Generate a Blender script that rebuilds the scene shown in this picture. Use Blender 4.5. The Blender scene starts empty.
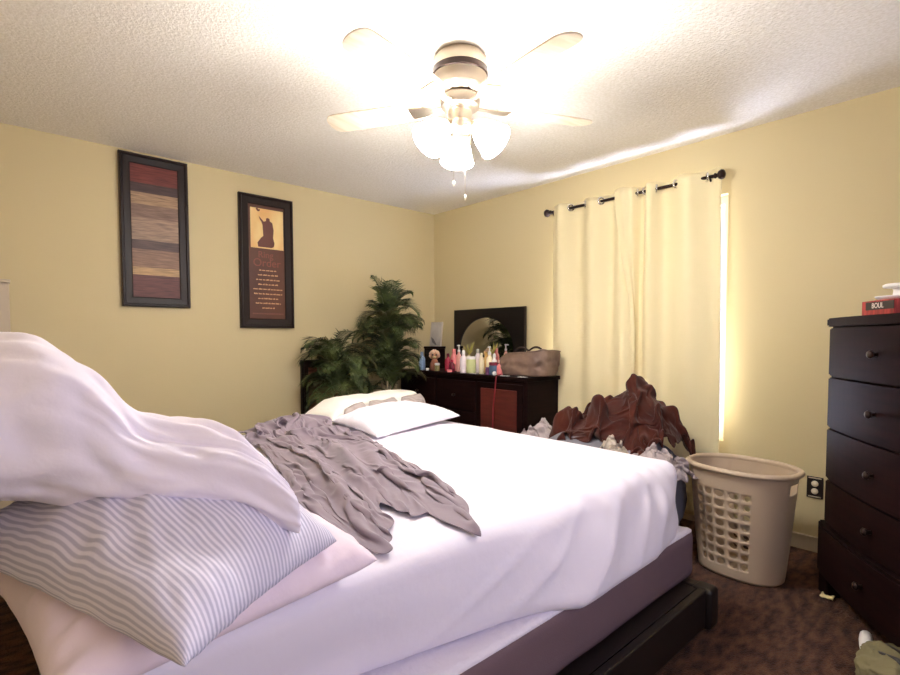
import bpy, bmesh, math, random
from mathutils import Vector, Matrix, noise, Euler
R = math.radians
PI = math.pi
scene = bpy.context.scene
C = scene.collection
rnd = random.Random(7)

# ------------------------------------------------------------------ materials
def srgb(r, g, b):
    f = lambda c: (c/255/12.92 if c/255 <= .04045 else ((c/255+.055)/1.055)**2.4)
    return (f(r), f(g), f(b), 1)

def mat(name, col, rough=.6, metal=0, spec=.5, bump=None, noise_col=None, sheen=0, trans=0, emit=None, coat=0):
    m = bpy.data.materials.new(name); m.use_nodes = True
    nt = m.node_tree; b = nt.nodes['Principled BSDF']
    b.inputs['Base Color'].default_value = col
    b.inputs['Roughness'].default_value = rough
    b.inputs['Metallic'].default_value = metal
    b.inputs['Specular IOR Level'].default_value = spec
    b.inputs['Sheen Weight'].default_value = sheen
    b.inputs['Coat Weight'].default_value = coat
    b.inputs['Transmission Weight'].default_value = trans
    if emit:
        b.inputs['Emission Color'].default_value = emit[0]
        b.inputs['Emission Strength'].default_value = emit[1]
    tc = nt.nodes.new('ShaderNodeTexCoord')
    if noise_col:
        col2, scale, detail, stretch = noise_col
        mp = nt.nodes.new('ShaderNodeMapping'); mp.inputs['Scale'].default_value = stretch
        n = nt.nodes.new('ShaderNodeTexNoise'); n.inputs['Scale'].default_value = scale; n.inputs['Detail'].default_value = detail
        r = nt.nodes.new('ShaderNodeValToRGB')
        r.color_ramp.elements[0].position = .35; r.color_ramp.elements[1].position = .65
        r.color_ramp.elements[0].color = col; r.color_ramp.elements[1].color = col2
        nt.links.new(tc.outputs['Object'], mp.inputs['Vector']); nt.links.new(mp.outputs['Vector'], n.inputs['Vector'])
        nt.links.new(n.outputs['Fac'], r.inputs['Fac']); nt.links.new(r.outputs['Color'], b.inputs['Base Color'])
    if bump:
        scale, strength, dist, detail = bump
        n = nt.nodes.new('ShaderNodeTexNoise'); n.inputs['Scale'].default_value = scale; n.inputs['Detail'].default_value = detail
        bp = nt.nodes.new('ShaderNodeBump'); bp.inputs['Strength'].default_value = strength; bp.inputs['Distance'].default_value = dist
        nt.links.new(tc.outputs['Object'], n.inputs['Vector']); nt.links.new(n.outputs['Fac'], bp.inputs['Height'])
        nt.links.new(bp.outputs['Normal'], b.inputs['Normal'])
    return m

M = {}
M['wall'] = mat('cream_wall_paint', srgb(206, 190, 148), .75, bump=(90, .12, .004, 3))
M['ceiling'] = mat('popcorn_ceiling', srgb(240, 235, 224), .95, spec=.1, bump=(85, .45, .012, 3), noise_col=(srgb(250, 246, 238), 70, 3, (1, 1, 1)))
M['carpet'] = mat('brown_shag_carpet', srgb(50, 29, 21), 1, spec=.05, sheen=.05, bump=(120, 1.0, .02, 6), noise_col=(srgb(94, 62, 45), 13, 9, (1, 2.2, 1)))
M['trim'] = mat('white_trim_paint', srgb(222, 212, 200), .5)
M['cab'] = mat('pale_beige_paint', srgb(186, 172, 152), .6)
M['darkwood'] = mat('espresso_wood', srgb(20, 9, 9), .55, spec=.06, noise_col=(srgb(26, 12, 11), 6, 5, (1, 1, 8)))
M['darkwood_front'] = mat('espresso_wood_front', srgb(22, 9, 9), .55, spec=.06, noise_col=(srgb(30, 13, 12), 5, 5, (1, 1, 9)))
M['cherry'] = mat('dark_cherry_panel', srgb(72, 26, 22), .35, noise_col=(srgb(88, 34, 28), 6, 5, (1, 1, 7)))
M['black'] = mat('black_lacquer', srgb(20, 14, 13), .35)
M['rail'] = mat('black_bed_wood', srgb(24, 16, 15), .45)
M['gap'] = mat('dark_groove', srgb(8, 5, 5), .9)
M['sheet'] = mat('white_cotton_sheet', srgb(236, 230, 240), .85, spec=.2, sheen=.15, bump=(14, .25, .01, 4))
M['pillowcase'] = mat('white_pillowcase', srgb(238, 230, 240), .85, spec=.2, sheen=.15, bump=(18, .3, .01, 4))
M['pinkwhite'] = mat('pinkish_white_pillowcase', srgb(240, 222, 230), .85, spec=.2, sheen=.15, bump=(22, .3, .01, 4))
M['cream'] = mat('cream_comforter_fabric', srgb(242, 236, 226), .85, spec=.2, bump=(26, .4, .012, 4))
M['graysheet'] = mat('grey_mauve_sheet', srgb(126, 112, 122), .7, spec=.35, sheen=.2, bump=(40, .12, .004, 3))
M['boxgray'] = mat('charcoal_boxspring_fabric', srgb(112, 92, 98), .9, spec=.15, bump=(300, .3, .002, 2))
M['boxwhite'] = mat('white_quilted_boxspring_top', srgb(228, 222, 232), .85, bump=(50, .5, .01, 3))
M['brown'] = mat('rust_brown_plush', srgb(50, 19, 14), .9, spec=.1, sheen=.15, bump=(60, .25, .004, 3), noise_col=(srgb(68, 28, 18), 8, 3, (1, 1, 1)))
M['palegray'] = mat('pale_grey_cloth', srgb(160, 148, 148), .9, bump=(30, .4, .01, 4))
M['offwhite'] = mat('off_white_cloth', srgb(176, 164, 150), .9, bump=(30, .4, .01, 4))
M['bluegray'] = mat('blue_grey_denim', srgb(112, 110, 118), .95, bump=(40, .4, .008, 4))
M['hamper'] = mat('beige_plastic', srgb(186, 166, 142), .45, bump=(200, .05, .001, 2))
M['chrome'] = mat('polished_chrome', srgb(225, 222, 218), .15, metal=1)
M['nickel'] = mat('brushed_nickel', srgb(196, 182, 164), .3, metal=1)
M['bronze'] = mat('dark_bronze', srgb(44, 28, 22), .35, metal=.6)
M['blade'] = mat('pale_fan_blade', srgb(222, 208, 186), .5, noise_col=(srgb(206, 188, 160), 5, 4, (1, 8, 1)))
M['lampglass'] = mat('lit_frosted_glass', (1, .97, .93, 1), .4, emit=((1.0, .97, .94, 1), 82))
M['white_plastic'] = mat('white_plastic', srgb(240, 236, 232), .35)
M['brass'] = mat('pull_chain_metal', srgb(230, 222, 205), .3, metal=.8)
M['frame'] = mat('black_brown_frame', srgb(30, 18, 14), .45, spec=.25)
M['beading'] = mat('bronze_beading', srgb(110, 84, 56), .4, metal=.5)
M['mirror'] = mat('mirror_glass', (.9, .9, .9, 1), .02, metal=1)
M['leaf'] = mat('palm_leaf', srgb(34, 44, 26), .6, spec=.3, noise_col=(srgb(92, 104, 58), 7, 3, (1, 1, 1)))
M['leaf_dry'] = mat('dry_palm_leaf', srgb(92, 84, 50), .6, noise_col=(srgb(60, 66, 36), 8, 3, (1, 1, 1)))
M['stem'] = mat('palm_stem', srgb(150, 134, 98), .7, noise_col=(srgb(96, 78, 52), 14, 3, (1, 1, 3)))
M['pot'] = mat('dark_clay_pot', srgb(70, 44, 34), .6)
M['soil'] = mat('soil', srgb(40, 28, 20), 1, bump=(60, .8, .01, 4))
M['bag'] = mat('taupe_leather', srgb(132, 108, 92), .55, bump=(20, .5, .01, 5), noise_col=(srgb(108, 86, 74), 10, 4, (1, 1, 1)))
M['bag_in'] = mat('dark_bag_lining', srgb(50, 36, 30), .9)
M['cord'] = mat('red_cord', srgb(120, 24, 34), .7)
M['olive'] = mat('olive_green_fabric', srgb(112, 104, 72), .95, bump=(60, .4, .006, 4))
M['outlet_black'] = mat('black_outlet_plate', srgb(34, 24, 22), .4)
M['outlet_white'] = mat('ivory_socket', srgb(220, 205, 180), .4)
M['paper'] = mat('cream_paper_scrap', srgb(240, 218, 160), .8)
M['redbox'] = mat('red_card_box', srgb(178, 52, 48), .5, noise_col=(srgb(120, 24, 26), 60, 2, (1, 1, .2)))
M['blackprint'] = mat('black_print', srgb(26, 20, 18), .5)
M['whiteprint'] = mat('white_print', srgb(240, 235, 228), .5)
M['grayglass'] = mat('smoky_grey_plastic', srgb(112, 98, 92), .25)

def curtain_mat():
    m = bpy.data.materials.new('cream_curtain_cloth'); m.use_nodes = True
    nt = m.node_tree; b = nt.nodes['Principled BSDF']
    b.inputs['Base Color'].default_value = srgb(236, 222, 178); b.inputs['Roughness'].default_value = .8
    b.inputs['Sheen Weight'].default_value = .1
    t = nt.nodes.new('ShaderNodeBsdfTranslucent'); t.inputs['Color'].default_value = srgb(236, 222, 180)
    mx = nt.nodes.new('ShaderNodeMixShader'); mx.inputs['Fac'].default_value = .03
    nt.links.new(b.outputs[0], mx.inputs[1]); nt.links.new(t.outputs[0], mx.inputs[2])
    nt.links.new(mx.outputs[0], nt.nodes['Material Output'].inputs['Surface'])
    return m
M['curtain'] = curtain_mat()

def glass_mat():
    m = bpy.data.materials.new('window_glass'); m.use_nodes = True
    nt = m.node_tree; nt.nodes.remove(nt.nodes['Principled BSDF'])
    t = nt.nodes.new('ShaderNodeBsdfTransparent'); g = nt.nodes.new('ShaderNodeBsdfGlossy'); g.inputs['Roughness'].default_value = .02
    mx = nt.nodes.new('ShaderNodeMixShader'); mx.inputs['Fac'].default_value = .06
    nt.links.new(t.outputs[0], mx.inputs[1]); nt.links.new(g.outputs[0], mx.inputs[2])
    nt.links.new(mx.outputs[0], nt.nodes['Material Output'].inputs['Surface'])
    return m
M['glass'] = glass_mat()

def stripe_mat():
    m = mat('grey_blue_ticking_stripe', srgb(226, 222, 236), .85, spec=.2, sheen=.15, bump=(24, .3, .01, 4))
    nt = m.node_tree; b = nt.nodes['Principled BSDF']
    uv = nt.nodes.new('ShaderNodeUVMap'); uv.uv_map = 'UVMap'
    sp = nt.nodes.new('ShaderNodeSeparateXYZ')
    a = nt.nodes.new('ShaderNodeMath'); a.operation = 'MULTIPLY'; a.inputs[1].default_value = 2*PI*56
    s = nt.nodes.new('ShaderNodeMath'); s.operation = 'SINE'
    r = nt.nodes.new('ShaderNodeValToRGB')
    r.color_ramp.elements[0].position = .25; r.color_ramp.elements[1].position = .75
    r.color_ramp.elements[0].color = srgb(186, 182, 202); r.color_ramp.elements[1].color = srgb(226, 221, 234)
    mr = nt.nodes.new('ShaderNodeMapRange'); mr.inputs['From Min'].default_value = -1; mr.inputs['From Max'].default_value = 1
    nt.links.new(uv.outputs['UV'], sp.inputs[0]); nt.links.new(sp.outputs['Y'], a.inputs[0]); nt.links.new(a.outputs[0], s.inputs[0])
    nt.links.new(s.outputs[0], mr.inputs['Value']); nt.links.new(mr.outputs[0], r.inputs['Fac']); nt.links.new(r.outputs['Color'], b.inputs['Base Color'])
    return m
M['stripe'] = stripe_mat()

def plank_art(name, bands, zlo, zhi):
    """print of weathered boards: one colour per board plus grain"""
    m = bpy.data.materials.new(name); m.use_nodes = True
    nt = m.node_tree; b = nt.nodes['Principled BSDF']; b.inputs['Roughness'].default_value = .5; b.inputs['Specular IOR Level'].default_value = .3
    tc = nt.nodes.new('ShaderNodeTexCoord'); sp = nt.nodes.new('ShaderNodeSeparateXYZ')
    nt.links.new(tc.outputs['Object'], sp.inputs[0])
    mr = nt.nodes.new('ShaderNodeMapRange'); mr.inputs['From Min'].default_value = zlo; mr.inputs['From Max'].default_value = zhi
    nt.links.new(sp.outputs['Z'], mr.inputs['Value'])
    r = nt.nodes.new('ShaderNodeValToRGB'); r.color_ramp.interpolation = 'CONSTANT'
    e = r.color_ramp.elements
    while len(e) > 1: e.remove(e[-1])
    e[0].position = 0; e[0].color = bands[0][1]
    for p, c in bands[1:]:
        x = e.new(p); x.color = c
    nt.links.new(mr.outputs[0], r.inputs['Fac'])
    mp = nt.nodes.new('ShaderNodeMapping'); mp.inputs['Scale'].default_value = (3, 1, 40)
    n = nt.nodes.new('ShaderNodeTexNoise'); n.inputs['Scale'].default_value = 3; n.inputs['Detail'].default_value = 8
    nt.links.new(tc.outputs['Object'], mp.inputs['Vector']); nt.links.new(mp.outputs[0], n.inputs['Vector'])
    r2 = nt.nodes.new('ShaderNodeValToRGB'); r2.color_ramp.elements[0].color = (.35, .33, .32, 1); r2.color_ramp.elements[1].color = (1.4, 1.35, 1.3, 1)
    r2.color_ramp.elements[0].position = .3; r2.color_ramp.elements[1].position = .7
    nt.links.new(n.outputs['Fac'], r2.inputs['Fac'])
    mx = nt.nodes.new('ShaderNodeMix'); mx.data_type = 'RGBA'; mx.blend_type = 'MULTIPLY'; mx.inputs[0].default_value = .8
    nt.links.new(r.outputs['Color'], mx.inputs[6]); nt.links.new(r2.outputs['Color'], mx.inputs[7])
    nt.links.new(mx.outputs[2], b.inputs['Base Color'])
    return m

def solid(name, rgb, rough=.4, **k): return mat(name, srgb(*rgb), rough, **k)

# ------------------------------------------------------------------ helpers
def wm(o):
    m = o.matrix_basis.copy()
    while o.parent:
        o = o.parent; m = o.matrix_basis @ m
    return m

def link(name, me, m, parent=None, world=True, smooth=True):
    me.name = name
    if parent is not None and world: me.transform(wm(parent).inverted())
    o = bpy.data.objects.new(name, me); C.objects.link(o)
    if m is not None: me.materials.append(m)
    if smooth:
        for p in me.polygons: p.use_smooth = True
    if parent is not None: o.parent = parent
    return o

def obj(name, bm, m, parent=None, world=True, smooth=True, angle=None):
    me = bpy.data.meshes.new(name)
    bmesh.ops.recalc_face_normals(bm, faces=bm.faces)
    bm.to_mesh(me); bm.free()
    o = link(name, me, m, parent, world, smooth)
    if smooth and angle is not None:
        md = None
        me.set_sharp_from_angle(angle=R(angle))
    return o

def origin_to(o, p):
    """move a parentless mesh's origin"""
    p = Vector(p); o.data.transform(Matrix.Translation(-p)); o.location = p

def tag(o, label=None, cat=None, group=None, kind=None):
    if label: o['label'] = label
    if cat: o['category'] = cat
    if group: o['group'] = group
    if kind: o['kind'] = kind
    return o

def thing(name, loc, label, cat, group=None, rotz=0):
    o = bpy.data.objects.new(name, None); C.objects.link(o)
    o.empty_display_size = .05
    o.location = loc; o.rotation_euler = (0, 0, rotz)
    return tag(o, label, cat, group)

def add_box(bm, lo, hi, bev=0, seg=2):
    r = bmesh.ops.create_cube(bm, size=1)
    vs = r['verts']
    for v in vs:
        v.co = Vector(((lo[i]+hi[i])/2 + v.co[i]*(hi[i]-lo[i]) for i in range(3)))
    if bev:
        es = list({e for v in vs for e in v.link_edges})
        bmesh.ops.bevel(bm, geom=es, offset=bev, segments=seg, affect='EDGES', profile=.5)
    return bm

def box(lo, hi, bev=0, seg=2): return add_box(bmesh.new(), lo, hi, bev, seg)

def add_lathe(bm, prof, c=(0, 0, 0), seg=24, axis='Z', rot=None):
    rings = []
    for r, z in prof:
        ring = []
        for k in range(seg):
            a = 2*PI*k/seg
            p = Vector((r*math.cos(a), r*math.sin(a), z))
            if rot is not None: p = rot @ p
            ring.append(bm.verts.new(p + Vector(c)))
        rings.append(ring)
    for a, b in zip(rings, rings[1:]):
        for k in range(seg):
            bm.faces.new((a[k], a[(k+1) % seg], b[(k+1) % seg], b[k]))
    for ring, fl in ((rings[0], True), (rings[-1], False)):
        try: bm.faces.new(ring[::-1] if fl else ring)
        except Exception: pass
    return bm

def lathe(prof, c=(0, 0, 0), seg=24, rot=None): return add_lathe(bmesh.new(), prof, c, seg, rot=rot)

def add_tube(bm, pts, rad, seg=8, closed=False):
    pts = [Vector(p) for p in pts]; n = len(pts)
    rads = rad if isinstance(rad, (list, tuple)) else [rad]*n
    rings = []; up = Vector((0, 0, 1)); prev = None
    for i, p in enumerate(pts):
        if closed: t = (pts[(i+1) % n]-pts[i-1])
        else: t = pts[min(i+1, n-1)]-pts[max(i-1, 0)]
        t.normalize()
        if prev is None:
            a = t.cross(up)
            if a.length < 1e-3: a = t.cross(Vector((1, 0, 0)))
        else:
            a = prev - t*prev.dot(t)
        a.normalize(); prev = a; b = t.cross(a)
        rings.append([bm.verts.new(p + (a*math.cos(2*PI*k/seg)+b*math.sin(2*PI*k/seg))*rads[i]) for k in range(seg)])
    m = n if closed else n-1
    for i in range(m):
        a, b = rings[i], rings[(i+1) % n]
        for k in range(seg): bm.faces.new((a[k], a[(k+1) % seg], b[(k+1) % seg], b[k]))
    if not closed:
        bm.faces.new(rings[0][::-1]); bm.faces.new(rings[-1])
    return bm

def tube(pts, rad, seg=8, closed=False): return add_tube(bmesh.new(), pts, rad, seg, closed)

def add_torus(bm, c, Rr, r, rot, seg=24, s2=8):
    pts = [Vector(c)+rot @ Vector((Rr*math.cos(2*PI*k/seg), Rr*math.sin(2*PI*k/seg), 0)) for k in range(seg)]
    return add_tube(bm, pts, r, s2, True)

def prism(poly, z0, z1, bev=0):
    bm = bmesh.new()
    a = [bm.verts.new((x, y, z0)) for x, y in poly]; b = [bm.verts.new((x, y, z1)) for x, y in poly]
    bm.faces.new(a[::-1]); bm.faces.new(b)
    n = len(poly)
    for k in range(n): bm.faces.new((a[k], a[(k+1) % n], b[(k+1) % n], b[k]))
    if bev: bmesh.ops.bevel(bm, geom=list(bm.edges), offset=bev, segments=2, affect='EDGES')
    return bm

def grid_bm(P, uv=None, closed_v=False):
    """P[i][j] points -> quads"""
    bm = bmesh.new(); n = len(P); m = len(P[0])
    V = [[bm.verts.new(p) for p in row] for row in P]
    lay = bm.loops.layers.uv.new('UVMap') if uv else None
    for i in range(n-1):
        for j in range(m if closed_v else m-1):
            j2 = (j+1) % m
            f = bm.faces.new((V[i][j], V[i+1][j], V[i+1][j2], V[i][j2]))
            if uv:
                for l, (a, b) in zip(f.loops, ((i, j), (i+1, j), (i+1, j2), (i, j2))): l[lay].uv = uv[a][b]
    return bm, V

def N(x, y, z=0): return noise.noise(Vector((x, y, z)))
def lerp(a, b, t): return a+(b-a)*t
def interp(xs, ys, x):
    if x <= xs[0]: return ys[0]
    for a, b, c, d in zip(xs, xs[1:], ys, ys[1:]):
        if x <= b: return lerp(c, d, (x-a)/(b-a))
    return ys[-1]
def sstep(a, b, x):
    t = min(1, max(0, (x-a)/(b-a))); return t*t*(3-2*t)

def text_mesh(s, size, extrude=.0004):
    cu = bpy.data.curves.new('t', 'FONT'); cu.body = s; cu.size = size; cu.extrude = extrude
    cu.align_x = 'CENTER'; cu.align_y = 'CENTER'
    o = bpy.data.objects.new('t', cu); C.objects.link(o)
    me = bpy.data.meshes.new_from_object(o)
    C.objects.unlink(o); bpy.data.objects.remove(o); bpy.data.curves.remove(cu)
    me.materials.clear()
    return me

def subsurf(o, lv=1):
    s = o.modifiers.new('sub', 'SUBSURF'); s.levels = lv; s.render_levels = lv

# ------------------------------------------------------------------ camera
cam = bpy.data.cameras.new('camera'); co = bpy.data.objects.new('camera', cam); C.objects.link(co)
F_PX, CY, PITCH, YAW, ROLL, CAMH = 510.203, 360.42, -.0436594, .8302656, -.0020285, 1.19615
cam.sensor_width = 36; cam.sensor_fit = 'HORIZONTAL'; cam.lens = F_PX/900*36
cam.shift_y = (CY-337.5)/900
cam.clip_start = .02
Fv = Vector((math.cos(PITCH)*math.cos(YAW), math.cos(PITCH)*math.sin(YAW), math.sin(PITCH)))
Rv = Vector((math.sin(YAW), -math.cos(YAW), 0)); Uv = Rv.cross(Fv)
Rv, Uv = Rv*math.cos(ROLL)+Uv*math.sin(ROLL), Uv*math.cos(ROLL)-Rv*math.sin(ROLL)
co.matrix_world = Matrix(((Rv.x, Uv.x, -Fv.x, 0), (Rv.y, Uv.y, -Fv.y, 0), (Rv.z, Uv.z, -Fv.z, CAMH), (0, 0, 0, 1)))
scene.camera = co

# ------------------------------------------------------------------ room shell
XW, YW, H = 3.396, 3.95, 2.44
X0, Y0 = -.42, -.78
T = .12
def struct(name, bm, m, smooth=False):
    o = obj(name, bm, m, smooth=smooth); o['kind'] = 'structure'; return o
struct('floor', box((X0-T, Y0-T, -.1), (XW+T, YW+T, 0)), M['carpet'])
struct('ceiling', box((X0-T, Y0-T, H), (XW+T, YW+T, H+.1)), M['ceiling'])
struct('wall_left', box((X0-T, YW, 0), (XW+T, YW+T, H)), M['wall'])
struct('wall_near', box((X0-T, Y0-T, 0), (X0, YW, H)), M['wall'])
def wall_hole_x(name, x0, x1, ya, yb, ha, hb, za, zb):
    bm = bmesh.new()
    add_box(bm, (x0, ya, 0), (x1, ha, H)); add_box(bm, (x0, hb, 0), (x1, yb, H))
    add_box(bm, (x0, ha, 0), (x1, hb, za)); add_box(bm, (x0, ha, zb), (x1, hb, H))
    return struct(name, bm, M['wall'])
WY0, WY1, WZ0, WZ1 = 1.185, 2.44, .55, 2.08
wall_hole_x('wall_right', XW, XW+T, Y0-T, YW, WY0, WY1, WZ0, WZ1)
RX0, RX1, RZ0, RZ1 = .10, 1.75, .75, 2.05
bm = bmesh.new()
add_box(bm, (X0, Y0-T, 0), (RX0, Y0, H)); add_box(bm, (RX1, Y0-T, 0), (XW, Y0, H))
add_box(bm, (RX0, Y0-T, 0), (RX1, Y0, RZ0)); add_box(bm, (RX0, Y0-T, RZ1), (RX1, Y0, H))
struct('wall_rear', bm, M['wall'])
# baseboards
struct('baseboard_right', box((XW-.014, Y0, 0), (XW, YW, .085), .003), M['cab'])
struct('baseboard_left', box((X0, YW-.014, 0), (XW-.014, YW, .085), .003), M['cab'])
# windows: sash frames with panes; the unseen rear one is added for fill light
bm = bmesh.new(); fx0, fx1 = XW+.06, XW+.10
add_box(bm, (fx0, WY0, WZ0), (fx1, WY0+.04, WZ1)); add_box(bm, (fx0, WY1-.04, WZ0), (fx1, WY1, WZ1))
add_box(bm, (fx0, WY0+.04, WZ0), (fx1, WY1-.04, WZ0+.05)); add_box(bm, (fx0, WY0+.04, WZ1-.05), (fx1, WY1-.04, WZ1))
add_box(bm, (fx0, WY0+.04, 1.29), (fx1, WY1-.04, 1.33))
w1 = struct('window_1', bm, M['trim'])
obj('pane', box((XW+.075, WY0+.04, WZ0+.05), (XW+.08, WY1-.04, WZ1-.05)), M['glass'], w1, smooth=False)
bm = bmesh.new(); fy1, fy0 = Y0-.06, Y0-.10
add_box(bm, (RX0, fy0, RZ0), (RX0+.04, fy1, RZ1)); add_box(bm, (RX1-.04, fy0, RZ0), (RX1, fy1, RZ1))
add_box(bm, (RX0+.04, fy0, RZ0), (RX1-.04, fy1, RZ0+.05)); add_box(bm, (RX0+.04, fy0, RZ1-.05), (RX1-.04, fy1, RZ1))
w2 = struct('added_rear_window', bm, M['trim'])
obj('pane', box((RX0+.04, Y0-.082, RZ0+.05), (RX1-.04, Y0-.078, RZ1-.05)), M['glass'], w2, smooth=False)

# ------------------------------------------------------------------ lights and world
w = bpy.data.worlds.new('daylight'); scene.world = w; w.use_nodes = True
w.node_tree.nodes['Background'].inputs['Color'].default_value = (.62, .70, 1, 1)
w.node_tree.nodes['Background'].inputs['Strength'].default_value = 1.0
def area(name, loc, target, sx, sy, power, col):
    l = bpy.data.lights.new(name, 'AREA'); l.shape = 'RECTANGLE'; l.size = sx; l.size_y = sy; l.energy = power; l.color = col
    o = bpy.data.objects.new(name, l); C.objects.link(o); o.location = loc
    d = Vector(target)-Vector(loc); o.rotation_euler = d.to_track_quat('-Z', 'Y').to_euler()
    return o
# sunlit ground and sky outside the curtained window
area('daylight_outside_right_window', (XW+.75, 1.75, .55), (XW, 1.78, 1.75), 1.6, 1.2, 200, (.66, .72, 1))
area('fill_outside_added_window', ((RX0+RX1)/2, Y0-.55, 1.6), ((RX0+RX1)/2+.1, .8, .9), 1.7, 1.5, 20, (.84, .77, 1))  # cool fill on the near pillows and bed side, through the added rear window

# ------------------------------------------------------------------ ceiling fan
FX, FY = 1.592, 1.672
fan = thing('ceiling_fan', (FX, FY, H), 'white bladed ceiling fan with three lit frosted glass shades and pull chains', 'ceiling fan')
obj('motor_housing', lathe([(.0, 0), (.10, 0), (.118, -.02), (.122, -.05), (.118, -.10), (.112, -.115), (.112, -.145), (.095, -.165), (.07, -.18), (0, -.18)], (FX, FY, H), 40), M['nickel'], fan, angle=35)
obj('vent_band', lathe([(.1185, -.062), (.1235, -.066), (.1235, -.09), (.1185, -.094)], (FX, FY, H), 40), M['bronze'], fan, angle=35)
obj('hub', lathe([(0, -.18), (.085, -.18), (.09, -.195), (.085, -.225), (.05, -.24), (0, -.24)], (FX, FY, H), 32), M['nickel'], fan, angle=35)
BZ = H-.215
for k in range(5):
    a = R(47.5+72*k); ca, sa = math.cos(a), math.sin(a)
    rot = Matrix.Rotation(a, 3, 'Z') @ Matrix.Rotation(R(11), 3, 'X')
    # blade iron
    bm = prism([(.075, -.018), (.13, -.012), (.17, -.035), (.235, -.04), (.235, .04), (.17, .035), (.13, .012), (.075, .018)], -.004, .003, .001)
    for v in bm.verts: v.co = rot @ v.co + Vector((FX, FY, BZ-.004))
    iron = obj('blade_iron', bm, M['nickel'], fan, smooth=False)
    pts = [(.17, -.052), (.30, -.06), (.50, -.066), (.60, -.066)]
    for q in range(9):
        t = -PI/2+PI*q/8; pts.append((.615+.045*math.cos(t), .066*math.sin(t)))
    pts += [(.60, .066), (.50, .066), (.30, .06), (.17, .052)]
    bm = prism(pts, .0035, .0105, .0015)
    for v in bm.verts: v.co = rot @ v.co + Vector((FX, FY, BZ-.004))
    obj('blade', bm, M['blade'], fan, smooth=False)
# light kit
obj('light_kit_fitter', lathe([(0, -.24), (.05, -.24), (.055, -.25), (.05, -.285), (.062, -.30), (.062, -.325), (.045, -.345), (.02, -.36), (0, -.362)], (FX, FY, H), 28), M['nickel'], fan, angle=35)
for k in range(3):
    a = YAW+R(4)+k*2*PI/3
    d = Vector((math.cos(a), math.sin(a), 0))
    base = Vector((FX, FY, H-.295))+d*.058
    axis = (d*.72+Vector((0, 0, -.70))).normalized()
    rot = axis.to_track_quat('Z', 'Y').to_matrix()
    arm = obj('lamp_arm', tube([base-d*.02, base+axis*.015, base+axis*.035], [.014, .016, .022], 12), M['nickel'], fan)
    prof = [(r_*1.14, z_*1.04) for r_, z_ in [(.024, .03), (.030, .04), (.042, .06), (.052, .085), (.058, .11), (.064, .135), (.070, .15), (.068, .151), (.060, .135), (.053, .11), (.045, .08), (.03, .05), (.02, .036)]]
    obj('glass_shade', lathe(prof, base, 28, rot=rot), M['lampglass'], fan)
    obj('bulb', lathe([(0, .03), (.013, .032), (.015, .05), (.026, .075), (.029, .095), (.024, .115), (.012, .126), (0, .128)], base, 16, rot=rot), M['lampglass'], fan)
for dx, dy, L in ((-.028, .012, .205), (.012, -.02, .265)):
    bm = bmesh.new(); q = (FX+dx, FY+dy)
    add_tube(bm, [(q[0], q[1], H-.34), (q[0], q[1], H-.34-L)], .0016, 6)
    add_lathe(bm, [(0, 0), (.004, -.003), (.0055, -.018), (.003, -.026), (0, -.027)], (q[0], q[1], H-.34-L), 10)
    obj('pull_chain', bm, M['brass'], fan)

# ------------------------------------------------------------------ framed pictures on the left wall
def frame_bm(x0, x1, z0, z1, y, wdt, dep, inner):
    """rectangular moulding against the wall plane y, mitred, opening towards -Y"""
    prof = [(0, 0), (0, dep*.8), (.006, dep), (.016, dep), (.022, dep*.72), (wdt-.008, dep*.62), (wdt, dep*.45), (wdt, 0)]
    bm = bmesh.new(); rings = []
    for sx, sz in ((0, 0), (1, 0), (1, 1), (0, 1)):
        ring = []
        for o, d in prof:
            X = x0+o if sx == 0 else x1-o; Z = z0+o if sz == 0 else z1-o
            ring.append(bm.verts.new((X, y-d, Z)))
        rings.append(ring)
    for k in range(4):
        a, b = rings[k], rings[(k+1) % 4]
        for j in range(len(prof)-1): bm.faces.new((a[j], a[j+1], b[j+1], b[j]))
    return bm
def bead_strip(x, z0, z1, y, st=.016):
    n = int((z1-z0)/st)*4
    return tube([(x, y, lerp(z0, z1, i/n)) for i in range(n+1)], [.0022+.0028*abs(math.sin(PI*i/4)) for i in range(n+1)], 6)
YF = YW-.002
px0, px1, pz0, pz1 = .681, 1.094, 1.412, 2.42
pic = thing('framed_picture', ((px0+px1)/2, YF, (pz0+pz1)/2), 'tall black beaded frame on left wall holding print of weathered reddish and grey boards', 'picture', 'framed pictures on the left wall')
obj('picture_frame', frame_bm(px0, px1, pz0, pz1, YF, .066, .034, 0), M['frame'], pic, smooth=False)
for bx_ in (px0+.003, px1-.003): obj('beading', bead_strip(bx_, pz0+.02, pz1-.02, YF-.026), M['beading'], pic)
b_ = [(0, srgb(96, 58, 56)), (.165, srgb(176, 146, 108)), (.225, srgb(134, 106, 88)), (.36, srgb(84, 66, 64)), (.43, srgb(152, 128, 110)), (.60, srgb(126, 102, 88)),
      (.70, srgb(160, 132, 104)), (.79, srgb(66, 48, 48)), (.86, srgb(110, 52, 46))]
hh = (pz1-pz0)/2-.066
p = obj('picture_print', box((px0+.06, YF-.016, pz0+.06), (px1-.06, YF-.012, pz1-.06)), plank_art('weathered_board_print', b_, -hh, hh), pic, smooth=False)

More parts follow.
